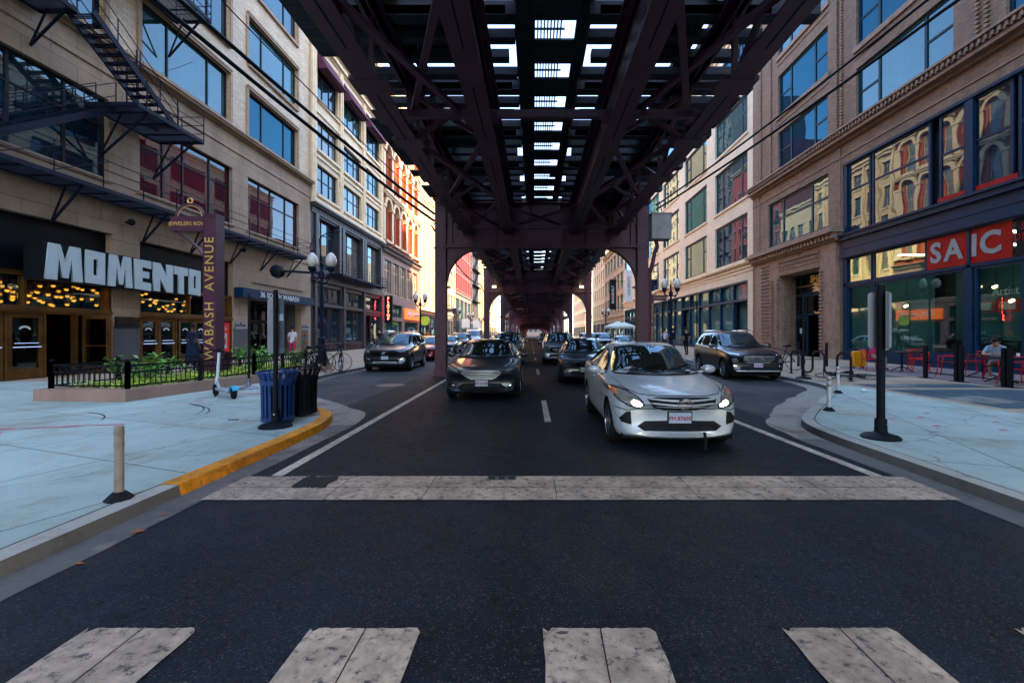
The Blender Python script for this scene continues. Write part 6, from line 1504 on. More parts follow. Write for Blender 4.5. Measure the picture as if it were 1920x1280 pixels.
def car_body_mesh(S):
    """lofted body: front at y=0, rear at y=L, x across, z up"""
    L, W, H = S['L'], S['W'], S['H']; hw = W / 2
    ys = S['stations']; rows = []
    for y in ys:
        zt = interp(S['top'], y); zs = min(interp(S['belt'], y), zt - .01); zb = interp(S['bot'], y); w_ = hw * interp(S['plan'], y)
        c = max(0, min(1, (zt - zs - .08) / (H - interp(S['belt'], y) - .10)))
        wt = S.get('roofw', .66) * w_; wb = lerp(.90, .93, c) * w_
        P = [(0, zb), (.6 * w_, zb), (.90 * w_, zb + .02), (.975 * w_, zb + .10), (.99 * w_, lerp(zb, zs, .42)), (1.0 * w_, lerp(zb, zs, .66)), (.985 * w_, lerp(zb, zs, .86)), (lerp(.95, .965, c) * w_, zs),
             (wb, lerp(zs + (zt - zs) * .25, zs + .025, c)), (lerp(.80 * w_, lerp(wb, wt, .50), c), lerp(zs + (zt - zs) * .5, lerp(zs, zt, .52), c)), (lerp(.62 * w_, wt * 1.02, c), lerp(zs + (zt - zs) * .78, zt - .085, c)),
             (lerp(.5 * w_, wt * .88, c), lerp(zs + (zt - zs) * .88, zt - .025, c)), (lerp(.28, .45, c) * w_, zt - .004 - .008 * c), (0, zt)]
        fr = S.get('fround', .30) * max(0, 1 - y / .75) ** 1.0; rr = S.get('rround', .18) * max(0, 1 - (L - y) / .6)
        ws = S.get('wscurve', .22) * max(0, 1 - abs(y - S['ws'][1] + .1) / 1.0) if zt > interp(S['belt'], y) + .02 else .12
        row = []
        for i, (x, z) in enumerate(P):
            k = (x / max(hw, .01)); dy = fr * abs(k) ** 2.6 - rr * abs(k) ** 2.6
            if i >= 8 and S['ws'][0] - .25 < y < S['ws'][1] + .5: dy += ws * (k * k) * 1.6
            row.append((x, y + dy, z))
        rows.append(row)
    n = len(rows[0]); V = []; F = []
    for row in rows: V += row + [(-x, y, z) for x, y, z in row[1:-1]]
    m = 2 * n - 2
    def idx(r, i):  # i from 0..m-1 around
        return r * m + (i if i < n else n + (m - i) - 1)
    for r in range(len(rows) - 1):
        for i in range(m): F.append((idx(r, i), idx(r, (i + 1) % m), idx(r + 1, (i + 1) % m), idx(r + 1, i)))
    for r, rev in ((0, 0), (len(rows) - 1, 1)):
        for i in range(n - 1):
            q = [idx(r, i), idx(r, i + 1), idx(r, (m - i - 1) % m), idx(r, (m - i) % m)]
            q = [v for j, v in enumerate(q) if v not in q[:j]]
            F.append(tuple(q[::-1] if rev else q))
    me = bpy.data.meshes.new('loft'); me.from_pydata(V, [], F)
    bm = bmesh.new(); bm.from_mesh(me); bmesh.ops.recalc_face_normals(bm, faces=bm.faces)
    if sum((f.calc_center_median() - Vector((0, L / 2, .7))).dot(f.normal) for f in bm.faces) < 0: bmesh.ops.reverse_faces(bm, faces=bm.faces)
    bm.to_mesh(me); bm.free(); return me
def evaluated(o):
    bpy.context.view_layer.update(); me = bpy.data.meshes.new_from_object(o.evaluated_get(bpy.context.evaluated_depsgraph_get()))
    bpy.data.objects.remove(o); return me
def car_body(S, paint):
    me = car_body_mesh(S); cr = me.attributes.new('crease_edge', 'FLOAT', 'EDGE'); m_ = 26
    def col_(v): return v % m_
    for e in me.edges:
        a, b_ = e.vertices
        if abs(a - b_) == m_:
            i = a % m_; i = i if i < 14 else i - 13
            cr.data[e.index].value = {7: .55, 2: .5, 5: .35, 10: .35}.get(i, 0)
    o = bpy.data.objects.new('tmp', me); COL.objects.link(o); sb = o.modifiers.new('s', 'SUBSURF'); sb.levels = 2; sb.render_levels = 2
    me = evaluated(o); solid = BVHTree.FromPolygons([v.co.copy() for v in me.vertices], [tuple(p.vertices) for p in me.polygons])
    me.materials.clear(); me.materials.append(paint); me.materials.append(M_RIMD)
    o = bpy.data.objects.new('body', me); COL.objects.link(o); cut = []
    c = MB(); r = S['wr'] + S.get('arch', .055)
    for wy in S['wheels']:
        for s in (-1, 1):
            xs = sorted((s * (S['W'] / 2 - .30), s * (S['W'] / 2 + .2))); n = 40
            c.lathe((xs[0], wy, S['wr']), [(r, 0), (r, xs[1] - xs[0])], n, 'x')
    co = c.build('cutter', [paint, M_RIMD], local=True); co.data.polygons.foreach_set('material_index', [1] * len(co.data.polygons))
    b = o.modifiers.new('b', 'BOOLEAN'); b.object = co; b.operation = 'DIFFERENCE'; b.solver = 'EXACT'; b.material_mode = 'TRANSFER' if hasattr(b, 'material_mode') else b.material_mode
    me = evaluated(o); bpy.data.objects.remove(co)
    me.polygons.foreach_set('use_smooth', [True] * len(me.polygons)); me.set_sharp_from_angle(angle=R(35)); me.name = 'body'
    o = bpy.data.objects.new('body', me); COL.objects.link(o); return o, solid
DIRS = {'front': (lambda p, q: Vector((p, -3, q)), Vector((0, 1, 0))), 'rear': (lambda p, q: Vector((p, 9, q)), Vector((0, -1, 0))),
        'side+': (lambda p, q: Vector((3, p, q)), Vector((-1, 0, 0))), 'side-': (lambda p, q: Vector((-3, p, q)), Vector((1, 0, 0))), 'top': (lambda p, q: Vector((p, q, 4)), Vector((0, 0, -1)))}
def patch(bvh, poly, view, eps=.006, rings=6, mb=None, sub=4):
    """polygon drawn in a view plane, laid on the body's own surface with a small stand-off and folded edges"""
    f, d = DIRS[view]; pl = []
    for a, b in zip(poly, poly[1:] + poly[:1]):
        for k in range(sub): pl.append((lerp(a[0], b[0], k / sub), lerp(a[1], b[1], k / sub)))
    cx = sum(p[0] for p in pl) / len(pl); cy = sum(p[1] for p in pl) / len(pl); V = []; last = None; n = len(pl)
    def hit(p, q, e):
        nonlocal last
        loc, nor, _, _ = bvh.ray_cast(f(p, q), d)
        if loc is None:
            loc, nor, _, _ = bvh.find_nearest(f(p, q) + d * 3)
        if nor.dot(d) > 0: nor = -nor
        return loc + nor * e
    for p, q in pl: V.append(hit(p, q, -.004))
    for r in range(rings):
        s = 1 - r / rings
        for p, q in pl: V.append(hit(cx + (p - cx) * s, cy + (q - cy) * s, eps))
    V.append(hit(cx, cy, eps)); F = []
    for r in range(rings):
        for j in range(n): F.append((r * n + j, r * n + (j + 1) % n, (r + 1) * n + (j + 1) % n, (r + 1) * n + j))
    for j in range(n): F.append((rings * n + j, rings * n + (j + 1) % n, len(V) - 1))
    m = mb or MB(); m.add(V, F); return m
def seam(bvh, pts, view, w_=.007, eps=.0025, mb=None, sub=8):
    f, d = DIRS[view]; m = mb or MB(); out = []
    for a, b in zip(pts, pts[1:]):
        for k in range(sub + (b is pts[-1])): out.append((lerp(a[0], b[0], k / sub), lerp(a[1], b[1], k / sub)))
    P = []
    for p, q in out:
        loc, nor, _, _ = bvh.ray_cast(f(p, q), d)
        if loc is None: continue
        P.append(loc + nor * eps * (1 if nor.dot(d) < 0 else -1))
    for a, b in zip(P, P[1:]):
        if (b - a).length > .25: continue
        n_ = (b - a).cross(d).normalized() * w_ / 2; m.add([a - n_, a + n_, b + n_, b - n_], [(0, 1, 2, 3)])
    return m
def mir(poly): return [(-p, q) for p, q in poly][::-1]
def wheel(parent, x, y, r, s, spokes=10, rim=None, wd=.2):
    m = MB(); pr = [(r * .64, -wd / 2 + .01), (r * .90, -wd / 2), (r * .98, -wd / 2 + .025), (r, -wd / 4), (r, wd / 4), (r * .98, wd / 2 - .025), (r * .90, wd / 2), (r * .64, wd / 2 - .01)]
    m.lathe((x, y, r), [(a, h) for a, h in pr], 36, 'x'); w_ = m.build('wheel', M_TYRE, parent, smooth=True, local=True)
    o_ = s * (wd / 2); m = MB(); R_ = r * .66
    ring = [(R_, 0), (R_, .012), (R_ * .93, .012), (R_ * .90, -.03)]
    m.lathe((x + o_ - s * .01, y, r), [(a, s * h) for a, h in ring], 36, 'x')
    for k in range(spokes):
        a = 6.283 * k / spokes; ca, sa = math.cos(a), math.sin(a); q = Vector((0, ca, sa)); t_ = Vector((0, -sa, ca)); c = Vector((x + o_, y, r))
        w0, w1 = R_ * .11, R_ * (.13 if spokes > 7 else .22)
        vs = []
        for rr, ww, dx in ((R_ * .15, w0, -.005), (R_ * .96, w1, -.012)):
            for u_ in (-1, 1): vs.append(c + q * rr + t_ * u_ * ww + Vector((s * dx, 0, 0)))
        vs += [v - Vector((s * .03, 0, 0)) for v in vs]; m.add(vs, [(0, 1, 3, 2), (6, 7, 5, 4), (0, 4, 5, 1), (2, 3, 7, 6), (0, 2, 6, 4), (1, 5, 7, 3)])
    m.lathe((x + o_ - s * .0, y, r), [(R_ * .22, -s * .03), (R_ * .2, s * .0), (R_ * .08, s * .004)], 16, 'x'); m.build('rim', rim or M_RIM, w_, smooth=True, local=True)
    m = MB(); m.lathe((x + o_ - s * .09, y, r), [(R_ * .98, 0), (R_ * .98, s * .02)], 24, 'x'); m.build('spoke_gap_dark', M_RIMD, w_, local=True); return w_  # black disc stands in for the shade in the spoke gaps
def make_car(name, label, cat, S, paint, loc, rz=0, group=None, front=None, detail=2, plate='', plate_w=.30, spokes=10, rim=None):
    t = thing(name, label, cat, loc, rz, group); t.scale = (.93, .93, .93); b, bvh = car_body(S, paint); b.parent = t; W, L, H = S['W'], S['L'], S['H']
    for wy in S['wheels']:
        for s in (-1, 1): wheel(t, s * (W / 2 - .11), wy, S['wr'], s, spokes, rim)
    # underbody
    m = MB(); m.box(-W / 2 + .12, W / 2 - .12, .35, L - .3, .17, .30); m.build('underbody', M_RIMD, t, local=True)
    y0, y1 = S['ws']; zc = interp(S['top'], y0) ; hb = W / 2
    wsp = S['wspoly']; m = patch(bvh, wsp + mir(wsp), 'front', .005, 8, sub=6); m.build('windscreen', M_CARGL, t, smooth=2, local=True)
    rp = S.get('rearpoly')
    if rp: m = patch(bvh, rp + mir(rp), 'rear', .005, 6, sub=5); m.build('rear_window', M_CARGL, t, smooth=2, local=True)
    for v in ('side+', 'side-'):
        for poly in S['side']: m = patch(bvh, poly, v, .005, 5, sub=5); m.build('side_window', M_CARGL, t, smooth=2, local=True)
        if detail:
            m = MB()
            for ln in S['seams']: seam(bvh, ln, v, .008, mb=m)
            m.build('door_seams', M_RIMD, t, local=True, fix=False)
            s = 1 if v == 'side+' else -1
            for hy, hz in S['handles']:
                loc_, nor, _, _ = bvh.ray_cast(Vector((s * 3, hy, hz)), Vector((-s, 0, 0))); x = loc_.x
                m = MB(); m.tube([(x, hy - .09, hz), (x + s * .03, hy - .07, hz), (x + s * .03, hy + .07, hz + .004), (x, hy + .09, hz + .004)], .013, 6); m.build('door_handle', S.get('handlem') or paint, t, smooth=True, local=True)
    my, mz = S['mirror']
    for s in (-1, 1):
        loc_, nor, _, _ = bvh.ray_cast(Vector((s * 3, my, mz - .05)), Vector((-s, 0, 0))); x = loc_.x if loc_ else s * W * .45
        m = MB(); n = 12; prof = [(-.10, .02), (-.085, .06), (-.03, .085), (.04, .08), (.075, .055), (.085, .02)]
        vs = []
        for (dy, rr) in prof:
            for k in range(n): a = 6.283 * k / n; vs.append((x + s * (.15 + .115 * (rr / .085) * math.cos(a)), my + dy, mz + .02 + rr * .85 * math.sin(a)))
        m.add(vs, [(i * n + k, i * n + (k + 1) % n, (i + 1) * n + (k + 1) % n, (i + 1) * n + k) for i in range(5) for k in range(n)] + [tuple(range(n)), tuple(5 * n + k for k in range(n))])
        m.bar((x - s * .02, my + .01, mz - .03), (x + s * .09, my, mz - .01), .05, .035); o = m.build('wing_mirror', S.get('mirm') or paint, t, smooth=True, local=True)
    for kind, poly, mat in front or []:
        if kind in ('headlight', 'headlight_core', 'indicator', 'fog_recess', 'fog_lamp', 'bright_strip', 'lamp_strip', 'vent'):
            for q in (poly, mir(poly)): m = patch(bvh, q, 'front', .006 if kind in ('headlight', 'fog_recess', 'vent') else .010, 4, sub=3); m.build(kind, mat, t, smooth=2, local=True)
            if kind == 'headlight' and detail:
                m = MB()
                for q in (poly, mir(poly)): seam(bvh, q + [q[0]], 'front', .014, .008, mb=m, sub=3)
                m.build('lamp_edge', M_RIMD, t, local=True, fix=False)
        elif kind == 'bar':
            m = MB()
            for z, hw_, h_ in poly:
                pts = []
                for k in range(17):
                    p = -hw_ + 2 * hw_ * k / 16; loc_, nor, _, _ = bvh.ray_cast(Vector((p, -3, z + (.018 * math.cos(k / 16 * math.pi - math.pi / 2) * -1 + .018) * S.get('smile', 1))), Vector((0, 1, 0)))
                    if loc_: pts.append(loc_ + Vector((0, -.012, 0)))
                for a, b_ in zip(pts, pts[1:]): m.bar(a, b_, .02, h_)
            m.build('grille_bar', mat, t, local=True)
        elif kind == 'front_seam':
            m = seam(bvh, poly + mir(poly), 'front', .011, .004); m.build('front_seam', mat, t, local=True, fix=False)
        elif kind == 'badge': 
            z, rx, rz_ = poly; loc_, nor, _, _ = bvh.ray_cast(Vector((0, -3, z)), Vector((0, 1, 0))); y = loc_.y - .03; m = MB()
            def el(cx, cz, a, b_): m.tube([(cx + a * math.cos(t_), y, cz + b_ * math.sin(t_)) for t_ in [6.283 * k / 20 for k in range(20)]], .0055, 6, closed=True)
            el(0, z, rx, rz_)
            if mat is M_CHROME and plate == 'FH 87605': el(0, z + .008, rx * .42, rz_ * .9); el(0, z + rz_ * .38, rx * .78, rz_ * .45)
            else: m.box(-rx * .6, rx * .6, y - .003, y + .01, z - rz_ * .25, z + rz_ * .25)
            m.build('badge', mat, t, local=True)
        elif kind == 'plate':
            z = poly; loc_, nor, _, _ = bvh.ray_cast(Vector((0, -3, z)), Vector((0, 1, 0))); y = loc_.y - .025; m = MB(); m.box(-.165, .165, y - .004, y + .06, z - .085, z + .085); p_ = m.build('plate_frame', M_TRIMB, t, local=True)
            m = MB(); m.box(-.15, .15, y - .010, y - .0045, z - .072, z + .072); m.build('licence_plate', M_PLATE, p_, local=True)
            if plate:
                tx = text('plate_text', plate, .075, .001, plain('plate red', (.45, .03, .05), .5, 0, .1, 9), frame_m((0, y - .013, z - .012), (1, 0, 0), (0, 0, 1)), None, bold=.002); tx.parent = p_
        else:
            m = patch(bvh, poly + mir(poly), 'front', .007 if kind != 'lower_grille' else .006, 5, sub=4); m.build(kind, mat, t, smooth=2, local=True)
    if detail:
        m = MB()
        for ln in S.get('hood', []): seam(bvh, ln, 'top', .009, mb=m); seam(bvh, [(-p, q) for p, q in ln], 'top', .009, mb=m)
        if m.v: m.build('bonnet_seam', M_RIMD, t, local=True, fix=False)
        m = MB()
        for s, l in ((-1, .62), (.15, .55)):
            A = []
            for k in range(8):
                p = s * .0 + (-.55 if s < 0 else .05) + l * k / 7; zq = wsp[0][1] + .03 + .012 * k; loc_, nor, _, _ = bvh.ray_cast(Vector((p, -3, zq)), Vector((0, 1, 0)))
                if loc_: A.append(loc_ + Vector((0, -.02, .012)))
            if len(A) > 2: m.tube(A, .009, 5)
        m.build('wiper', M_RIMD, t, local=True)
        m = seam(bvh, [(-wsp[0][0] * .98, wsp[0][1] - .012), (0, wsp[0][1] - .02), (wsp[0][0] * .98, wsp[0][1] - .012)], 'front', .035, .006); m.build('cowl', M_RIMD, t, local=True, fix=False)
    for s in (-1, 1):
        if 'tail' in S: m = patch(bvh, [(s * p, q) for p, q in S['tail']], 'rear', .006, 3); m.build('tail_light', M_TAIL, t, smooth=2, local=True)
        if 'rails' in S:
            ya, yb, z, x = S['rails']; m = MB(); m.tube([(s * x, ya, z - .05), (s * x, ya + .12, z + .03), (s * x, yb - .12, z + .02), (s * x, yb, z - .05)], .018, 6); m.build('roof_rail', M_CHROME if S.get('railc') else M_TRIMB, t, smooth=True, local=True)
    if 'rails' in S and S.get('cross'):
        m = MB()
        for y in S['cross']: m.bar((-S['rails'][3], y, S['rails'][2] + .05), (S['rails'][3], y, S['rails'][2] + .05), .06, .03)
        m.build('roof_crossbar', M_TRIMB, t, local=True)
    return t
SEDAN = dict(L=4.54, W=1.76, H=1.465, wr=.315, wheels=(.90, 3.50),
    stations=[0, .05, .16, .34, .62, .95, 1.20, 1.30, 1.48, 1.75, 2.02, 2.2, 2.6, 3.0, 3.3, 3.6, 3.85, 4.0, 4.2, 4.4, 4.5, 4.54],
    top=[(0, .67), (.05, .735), (.16, .795), (.34, .84), (.62, .89), (.95, .94), (1.20, .98), (1.30, 1.02), (1.48, 1.12), (1.75, 1.28), (2.02, 1.405), (2.2, 1.45), (2.6, 1.465), (3.0, 1.455), (3.3, 1.41), (3.6, 1.31), (3.85, 1.20), (4.0, 1.135), (4.2, 1.11), (4.4, 1.09), (4.5, 1.0), (4.54, .9)],
    belt=[(0, .62), (.16, .74), (.62, .83), (1.2, .89), (2.2, .93), (3.4, .99), (4.2, 1.02), (4.54, .85)], bot=[(0, .26), (.16, .19), (.6, .17), (4, .18), (4.4, .24), (4.54, .32)],
    plan=[(0, .80), (.05, .90), (.16, .955), (.34, .98), (.62, 1), (3.8, 1), (4.2, .97), (4.4, .92), (4.54, .82)], ws=(1.22, 2.1), fround=.42,
    wspoly=[(.70, .985), (.66, 1.10), (.60, 1.24), (.535, 1.375), (.30, 1.405), (.0, 1.41)], rearpoly=[(.62, 1.13), (.50, 1.36), (0, 1.38)],
    side=[[(1.62, .955), (2.0, 1.19), (2.28, 1.325), (2.50, 1.355), (2.52, .975)], [(2.60, .98), (2.60, 1.358), (2.95, 1.35), (3.22, 1.29), (3.28, 1.01)], [(3.34, 1.02), (3.30, 1.27), (3.62, 1.14), (3.66, 1.06)]],
    seams=[[(1.52, .30), (1.50, .6), (1.56, .93)], [(2.56, .26), (2.56, 1.38)], [(3.42, .62), (3.38, .98)], [(1.5, .28), (3.15, .28)], [(3.15, .28), (3.42, .62)], [(.32, .42), (.60, .62), (1.5, .66)]],
    handles=[(2.32, .86), (3.2, .885)], mirror=(1.72, 1.0), hood=[[(.62, .30), (.70, .75), (.74, 1.28)]], tail=[(.55, .98), (.80, .95), (.82, .82), (.58, .84)])
def sedan(**k):
    d = dict(SEDAN); d.update(k); return d
PS = car_paint('silver paint', (.60, .64, .66), .18, .40, .7)
M_CHS = plain('silver grille bar', (.65, .65, .67), .3, .4, .05, 5)
frontS = [('front_seam', [(-.74, .86), (-.55, .79), (-.30, .775), (0, .778)], M_RIMD), ('front_seam', [(-.84, .60), (-.70, .575), (-.56, .60)], M_RIMD), ('upper_grille', [(0, .575), (.22, .58), (.36, .62), (.46, .735), (.33, .76), (0, .765)], M_TRIMB), ('bar', [(.728, .43, .022), (.675, .39, .018), (.622, .33, .018)], M_CHS), ('badge', (.695, .095, .066), M_CHROME),
          ('headlight', [(.49, .67), (.56, .755), (.68, .82), (.80, .85), (.855, .845), (.86, .78), (.78, .69), (.66, .63), (.53, .61)], M_LAMPG), ('headlight_core', [(.52, .665), (.56, .70), (.62, .715), (.65, .685), (.61, .645), (.54, .635)], M_HL),
          ('indicator', [(.77, .83), (.85, .84), (.855, .785), (.79, .765)], M_AMBER), ('lower_grille', [(0, .30), (.48, .305), (.57, .36), (.47, .43), (0, .44)], M_TRIMB), ('bar', [(.37, .47, .012)], M_TRIMB),
          ('fog_recess', [(.64, .38), (.77, .41), (.79, .46), (.71, .55), (.65, .56)], M_TRIMB), ('plate', .48, None)]
SEDS = sedan()
c1 = make_car('silver_sedan', 'silver sedan with lit headlamps leading the right lane towards the stop line', 'car', SEDS, PS, (1.83, 5.5, 0), R(0), 'cars in the middle lanes', frontS, 2, 'FH 87605')
m = MB(); m.tube([(.25, -.0, .33), (.26, -.03, .22), (.25, -.02, .14)], .02, 6); m.box(.235, .27, -.045, -.02, .12, .145); m.build('hanging_strap', M_TRIMB, c1, local=True)
PF = car_paint('graphite paint', (.014, .019, .027), .3, .3, .75)
SEDF = sedan(L=4.87, W=1.85, H=1.47, wr=.335, wheels=(.98, 3.83), stations=[0, .05, .16, .34, .62, 1.0, 1.28, 1.40, 1.6, 1.88, 2.14, 2.35, 2.7, 3.1, 3.4, 3.75, 4.0, 4.2, 4.5, 4.7, 4.82, 4.87],
    top=[(0, .66), (.05, .73), (.16, .79), (.34, .835), (.62, .88), (1.0, .94), (1.28, .985), (1.40, 1.03), (1.6, 1.13), (1.88, 1.28), (2.14, 1.40), (2.35, 1.45), (2.7, 1.47), (3.1, 1.455), (3.4, 1.40), (3.75, 1.29), (4.0, 1.2), (4.2, 1.14), (4.5, 1.12), (4.7, 1.08), (4.82, 1.0), (4.87, .9)],
    belt=[(0, .58), (.16, .70), (.62, .81), (1.3, .90), (2.3, .95), (3.6, 1.01), (4.5, 1.03), (4.87, .85)], bot=[(0, .24), (.16, .18), (.6, .17), (4.3, .18), (4.87, .32)],
    plan=[(0, .84), (.05, .92), (.16, .965), (.34, .985), (.62, 1), (4.1, 1), (4.5, .97), (4.7, .92), (4.87, .82)], ws=(1.32, 2.2),
    side=[[(1.75, .975), (2.1, 1.2), (2.4, 1.335), (2.65, 1.36), (2.67, .995)], [(2.75, 1.0), (2.75, 1.36), (3.15, 1.345), (3.42, 1.28), (3.48, 1.03)], [(3.55, 1.04), (3.5, 1.27), (3.85, 1.14), (3.9, 1.08)]],
    seams=[[(1.65, .30), (1.62, .6), (1.68, .95)], [(2.71, .26), (2.71, 1.38)], [(3.65, .62), (3.6, 1.0)]], handles=[(2.5, .88), (3.4, .9)], mirror=(1.85, 1.02), hood=[[(.60, .30), (.72, .75), (.78, 1.38)]], fround=.36, smile=0,
    wspoly=[(.74, 1.0), (.70, 1.11), (.64, 1.24), (.57, 1.375), (.32, 1.405), (.0, 1.41)], rearpoly=[(.66, 1.14), (.52, 1.36), (0, 1.38)])
frontF = [('upper_grille', [(0, .50), (.26, .505), (.42, .58), (.50, .70), (.40, .745), (0, .76)], M_TRIMB), ('bar', [(z, w_, .017) for z, w_ in ((.735, .42), (.70, .47), (.665, .46), (.63, .43), (.595, .39), (.56, .34), (.525, .28))], M_CHS), 
          ('headlight', [(.54, .705), (.60, .765), (.76, .82), (.865, .85), (.875, .80), (.80, .735), (.66, .69), (.56, .675)], M_LAMPD), ('indicator', [(.82, .79), (.868, .83), (.872, .80), (.84, .765)], M_AMBER),
          ('headlight_core', [(.62, .725), (.69, .76), (.73, .755), (.68, .715)], M_LAMPG), ('lower_grille', [(0, .265), (.5, .27), (.58, .31), (.46, .42), (0, .43)], M_TRIMB), ('fog_recess', [(.62, .31), (.80, .37), (.81, .45), (.66, .41)], M_TRIMB), ('fog_lamp', [(.66, .35), (.72, .37), (.72, .40), (.66, .39)], M_CHROME),
          ('plate', .43, None)]
c2 = make_car('graphite_sedan', 'dark graphite sedan with chrome slatted grille leading the left lane', 'car', SEDF, PF, (-1.16, 9.9, 0), R(.6), 'cars in the middle lanes', frontF, 2, 'BD 51482')
PA = car_paint('slate paint', (.06, .068, .08), .6, .3)
SEDA = sedan(L=4.8, W=1.8, H=1.47)
frontA = [('upper_grille', [(0, .54), (.16, .55), (.26, .60), (.30, .70), (.16, .715), (0, .715)], M_TRIMB), ('badge', (.64, .07, .05), M_CHROME), ('headlight', [(.42, .62), (.52, .70), (.66, .765), (.84, .80), (.86, .72), (.78, .60), (.60, .56), (.45, .57)], M_LAMPD), ('indicator', [(.72, .735), (.84, .785), (.85, .72), (.74, .67)], M_AMBER),
          ('lower_grille', [(0, .30), (.42, .31), (.5, .36), (.42, .43), (0, .44)], M_TRIMB), ('fog_lamp', [(.60, .36), (.68, .37), (.68, .43), (.60, .42)], M_LAMPG), ('plate', .47, None)]
c3 = make_car('slate_sedan', 'slate grey sedan half hidden behind the silver car', 'car', SEDS, PA, (1.5, 13.2, 0), R(-3.5), 'cars in the middle lanes', frontA, 2, 'AL 40817')
SUV = dict(L=4.77, W=1.89, H=1.71, wr=.365, wheels=(.92, 3.69), arch=.06,
    stations=[0, .05, .16, .36, .66, 1.0, 1.22, 1.34, 1.52, 1.78, 2.02, 2.2, 2.6, 3.1, 3.6, 4.0, 4.25, 4.45, 4.62, 4.72, 4.77],
    top=[(0, .80), (.05, .90), (.16, .965), (.36, 1.01), (.66, 1.055), (1.0, 1.095), (1.22, 1.13), (1.34, 1.18), (1.52, 1.30), (1.78, 1.47), (2.02, 1.60), (2.2, 1.66), (2.6, 1.70), (3.1, 1.71), (3.6, 1.70), (4.0, 1.67), (4.25, 1.63), (4.45, 1.52), (4.62, 1.28), (4.72, 1.08), (4.77, .95)],
    belt=[(0, .70), (.16, .84), (.66, .95), (1.3, 1.03), (2.2, 1.07), (3.4, 1.12), (4.3, 1.17), (4.77, .9)], bot=[(0, .32), (.16, .26), (.6, .24), (4.1, .25), (4.6, .32), (4.77, .42)],
    plan=[(0, .86), (.05, .93), (.16, .965), (.36, .985), (.66, 1), (4.0, 1), (4.4, .975), (4.6, .94), (4.77, .86)], ws=(1.26, 2.1), roofw=.72, fround=.30, rround=.15,
    wspoly=[(.76, 1.145), (.73, 1.28), (.67, 1.45), (.61, 1.60), (.34, 1.63), (0, 1.635)], rearpoly=[(.66, 1.20), (.58, 1.52), (0, 1.54)],
    side=[[(1.68, 1.10), (2.02, 1.37), (2.3, 1.545), (2.55, 1.575), (2.57, 1.12)], [(2.65, 1.12), (2.65, 1.575), (3.2, 1.575), (3.48, 1.54), (3.5, 1.15)], [(3.58, 1.16), (3.56, 1.53), (3.95, 1.50), (4.2, 1.40), (4.16, 1.22)]],
    seams=[[(1.58, .36), (1.56, .7), (1.62, 1.08)], [(2.61, .34), (2.61, 1.6)], [(3.6, .72), (3.54, 1.13)], [(1.58, .36), (3.3, .36)], [(3.3, .36), (3.6, .72)]], handles=[(2.42, 1.0), (3.38, 1.03)], mirror=(1.78, 1.13), hood=[[(.66, .25), (.76, .75), (.80, 1.32)]], tail=[(.62, 1.15), (.84, 1.12), (.86, .98), (.66, 1.0)], rails=(1.95, 4.2, 1.70, .56), smile=-.5)
def suv(**k):
    d = dict(SUV); d.update(k); return d
PB = car_paint('black paint', (.003, .0035, .005), 0, .3, .5)
frontH = [('upper_grille', [(0, .56), (.36, .57), (.52, .66), (.60, .80), (.50, .885), (0, .90)], M_TRIMB), ('bar', [(.84, .50, .012), (.78, .52, .01), (.72, .50, .01), (.66, .45, .01), (.61, .38, .01)], M_CHS), ('badge', (.79, .10, .055), M_CHROME),
          ('bright_strip', [(.60, .90), (.78, .925), (.90, .94), (.90, .915), (.76, .89), (.6, .865)], M_CHROME), ('headlight', [(.66, .60), (.84, .63), (.86, .76), (.74, .78), (.66, .72)], M_LAMPD), ('lamp_strip', [(.68, .70), (.82, .70), (.82, .73), (.68, .735)], M_CHROME), ('fog_lamp', [(.70, .48), (.82, .49), (.82, .53), (.70, .525)], M_CHROME),
          ('lower_grille', [(0, .36), (.55, .37), (.58, .44), (.5, .49), (0, .49)], M_TRIMB), ('bar', [(.345, .72, .03)], M_CHS), ('plate', .535, None)]
c4 = make_car('black_suv', 'glossy black SUV with silver roof rails parked at the right kerb', 'car', suv(railc=1, cross=(2.3, 3.5)), PB, (7.08, 14.2, 0), R(-3), 'parked cars', frontH, 2, 'CR 82 940', spokes=5)
PE = car_paint('gunmetal paint', (.016, .02, .026), .3, .3)
frontE = [('upper_grille', [(0, .66), (.46, .67), (.54, .74), (.56, .84), (.48, .90), (0, .91)], M_TRIMB), ('bar', [(.84, .5, .014), (.74, .5, .014)], M_TRIMB), ('badge', (.79, .085, .04), M_CHROME), ('headlight', [(.60, .78), (.62, .90), (.84, .93), (.88, .86), (.78, .80)], M_LAMPD), ('lamp_strip', [(.62, .86), (.62, .89), (.82, .915), (.84, .895)], M_LAMPG),
          ('lower_grille', [(0, .38), (.56, .39), (.60, .50), (.5, .54), (0, .54)], M_TRIMB), ('fog_lamp', [(.62, .50), (.80, .55), (.80, .58), (.62, .53)], M_CHROME), ('bar', [(.40, .5, .03)], M_CHS), ('plate', .585, None)]
SUE = suv(L=5.0, W=1.98, H=1.76, railc=1)
c5 = make_car('gunmetal_suv', 'gunmetal SUV parked on the left between kerb and purple column', 'car', suv(railc=1, W=1.98), PE, (-5.85, 17.7, 0), R(2.5), 'parked cars', frontE, 1, '', spokes=5)
PR = car_paint('red paint', (.32, .012, .012), .4, .3)
frontG = [('upper_grille', [(0, .56), (.30, .57), (.40, .66), (.30, .70), (0, .70)], M_TRIMB), ('headlight', [(.48, .62), (.60, .74), (.84, .80), (.84, .68), (.6, .58)], M_LAMPG), ('lower_grille', [(0, .30), (.45, .31), (.5, .38), (.4, .43), (0, .43)], M_TRIMB), ('plate', .48, None)]
c6 = make_car('red_car', 'bright red car parked behind the gunmetal SUV', 'car', sedan(H=1.5), PR, (-6.2, 24.8, 0), R(1.5), 'parked cars', frontG, 1, '')
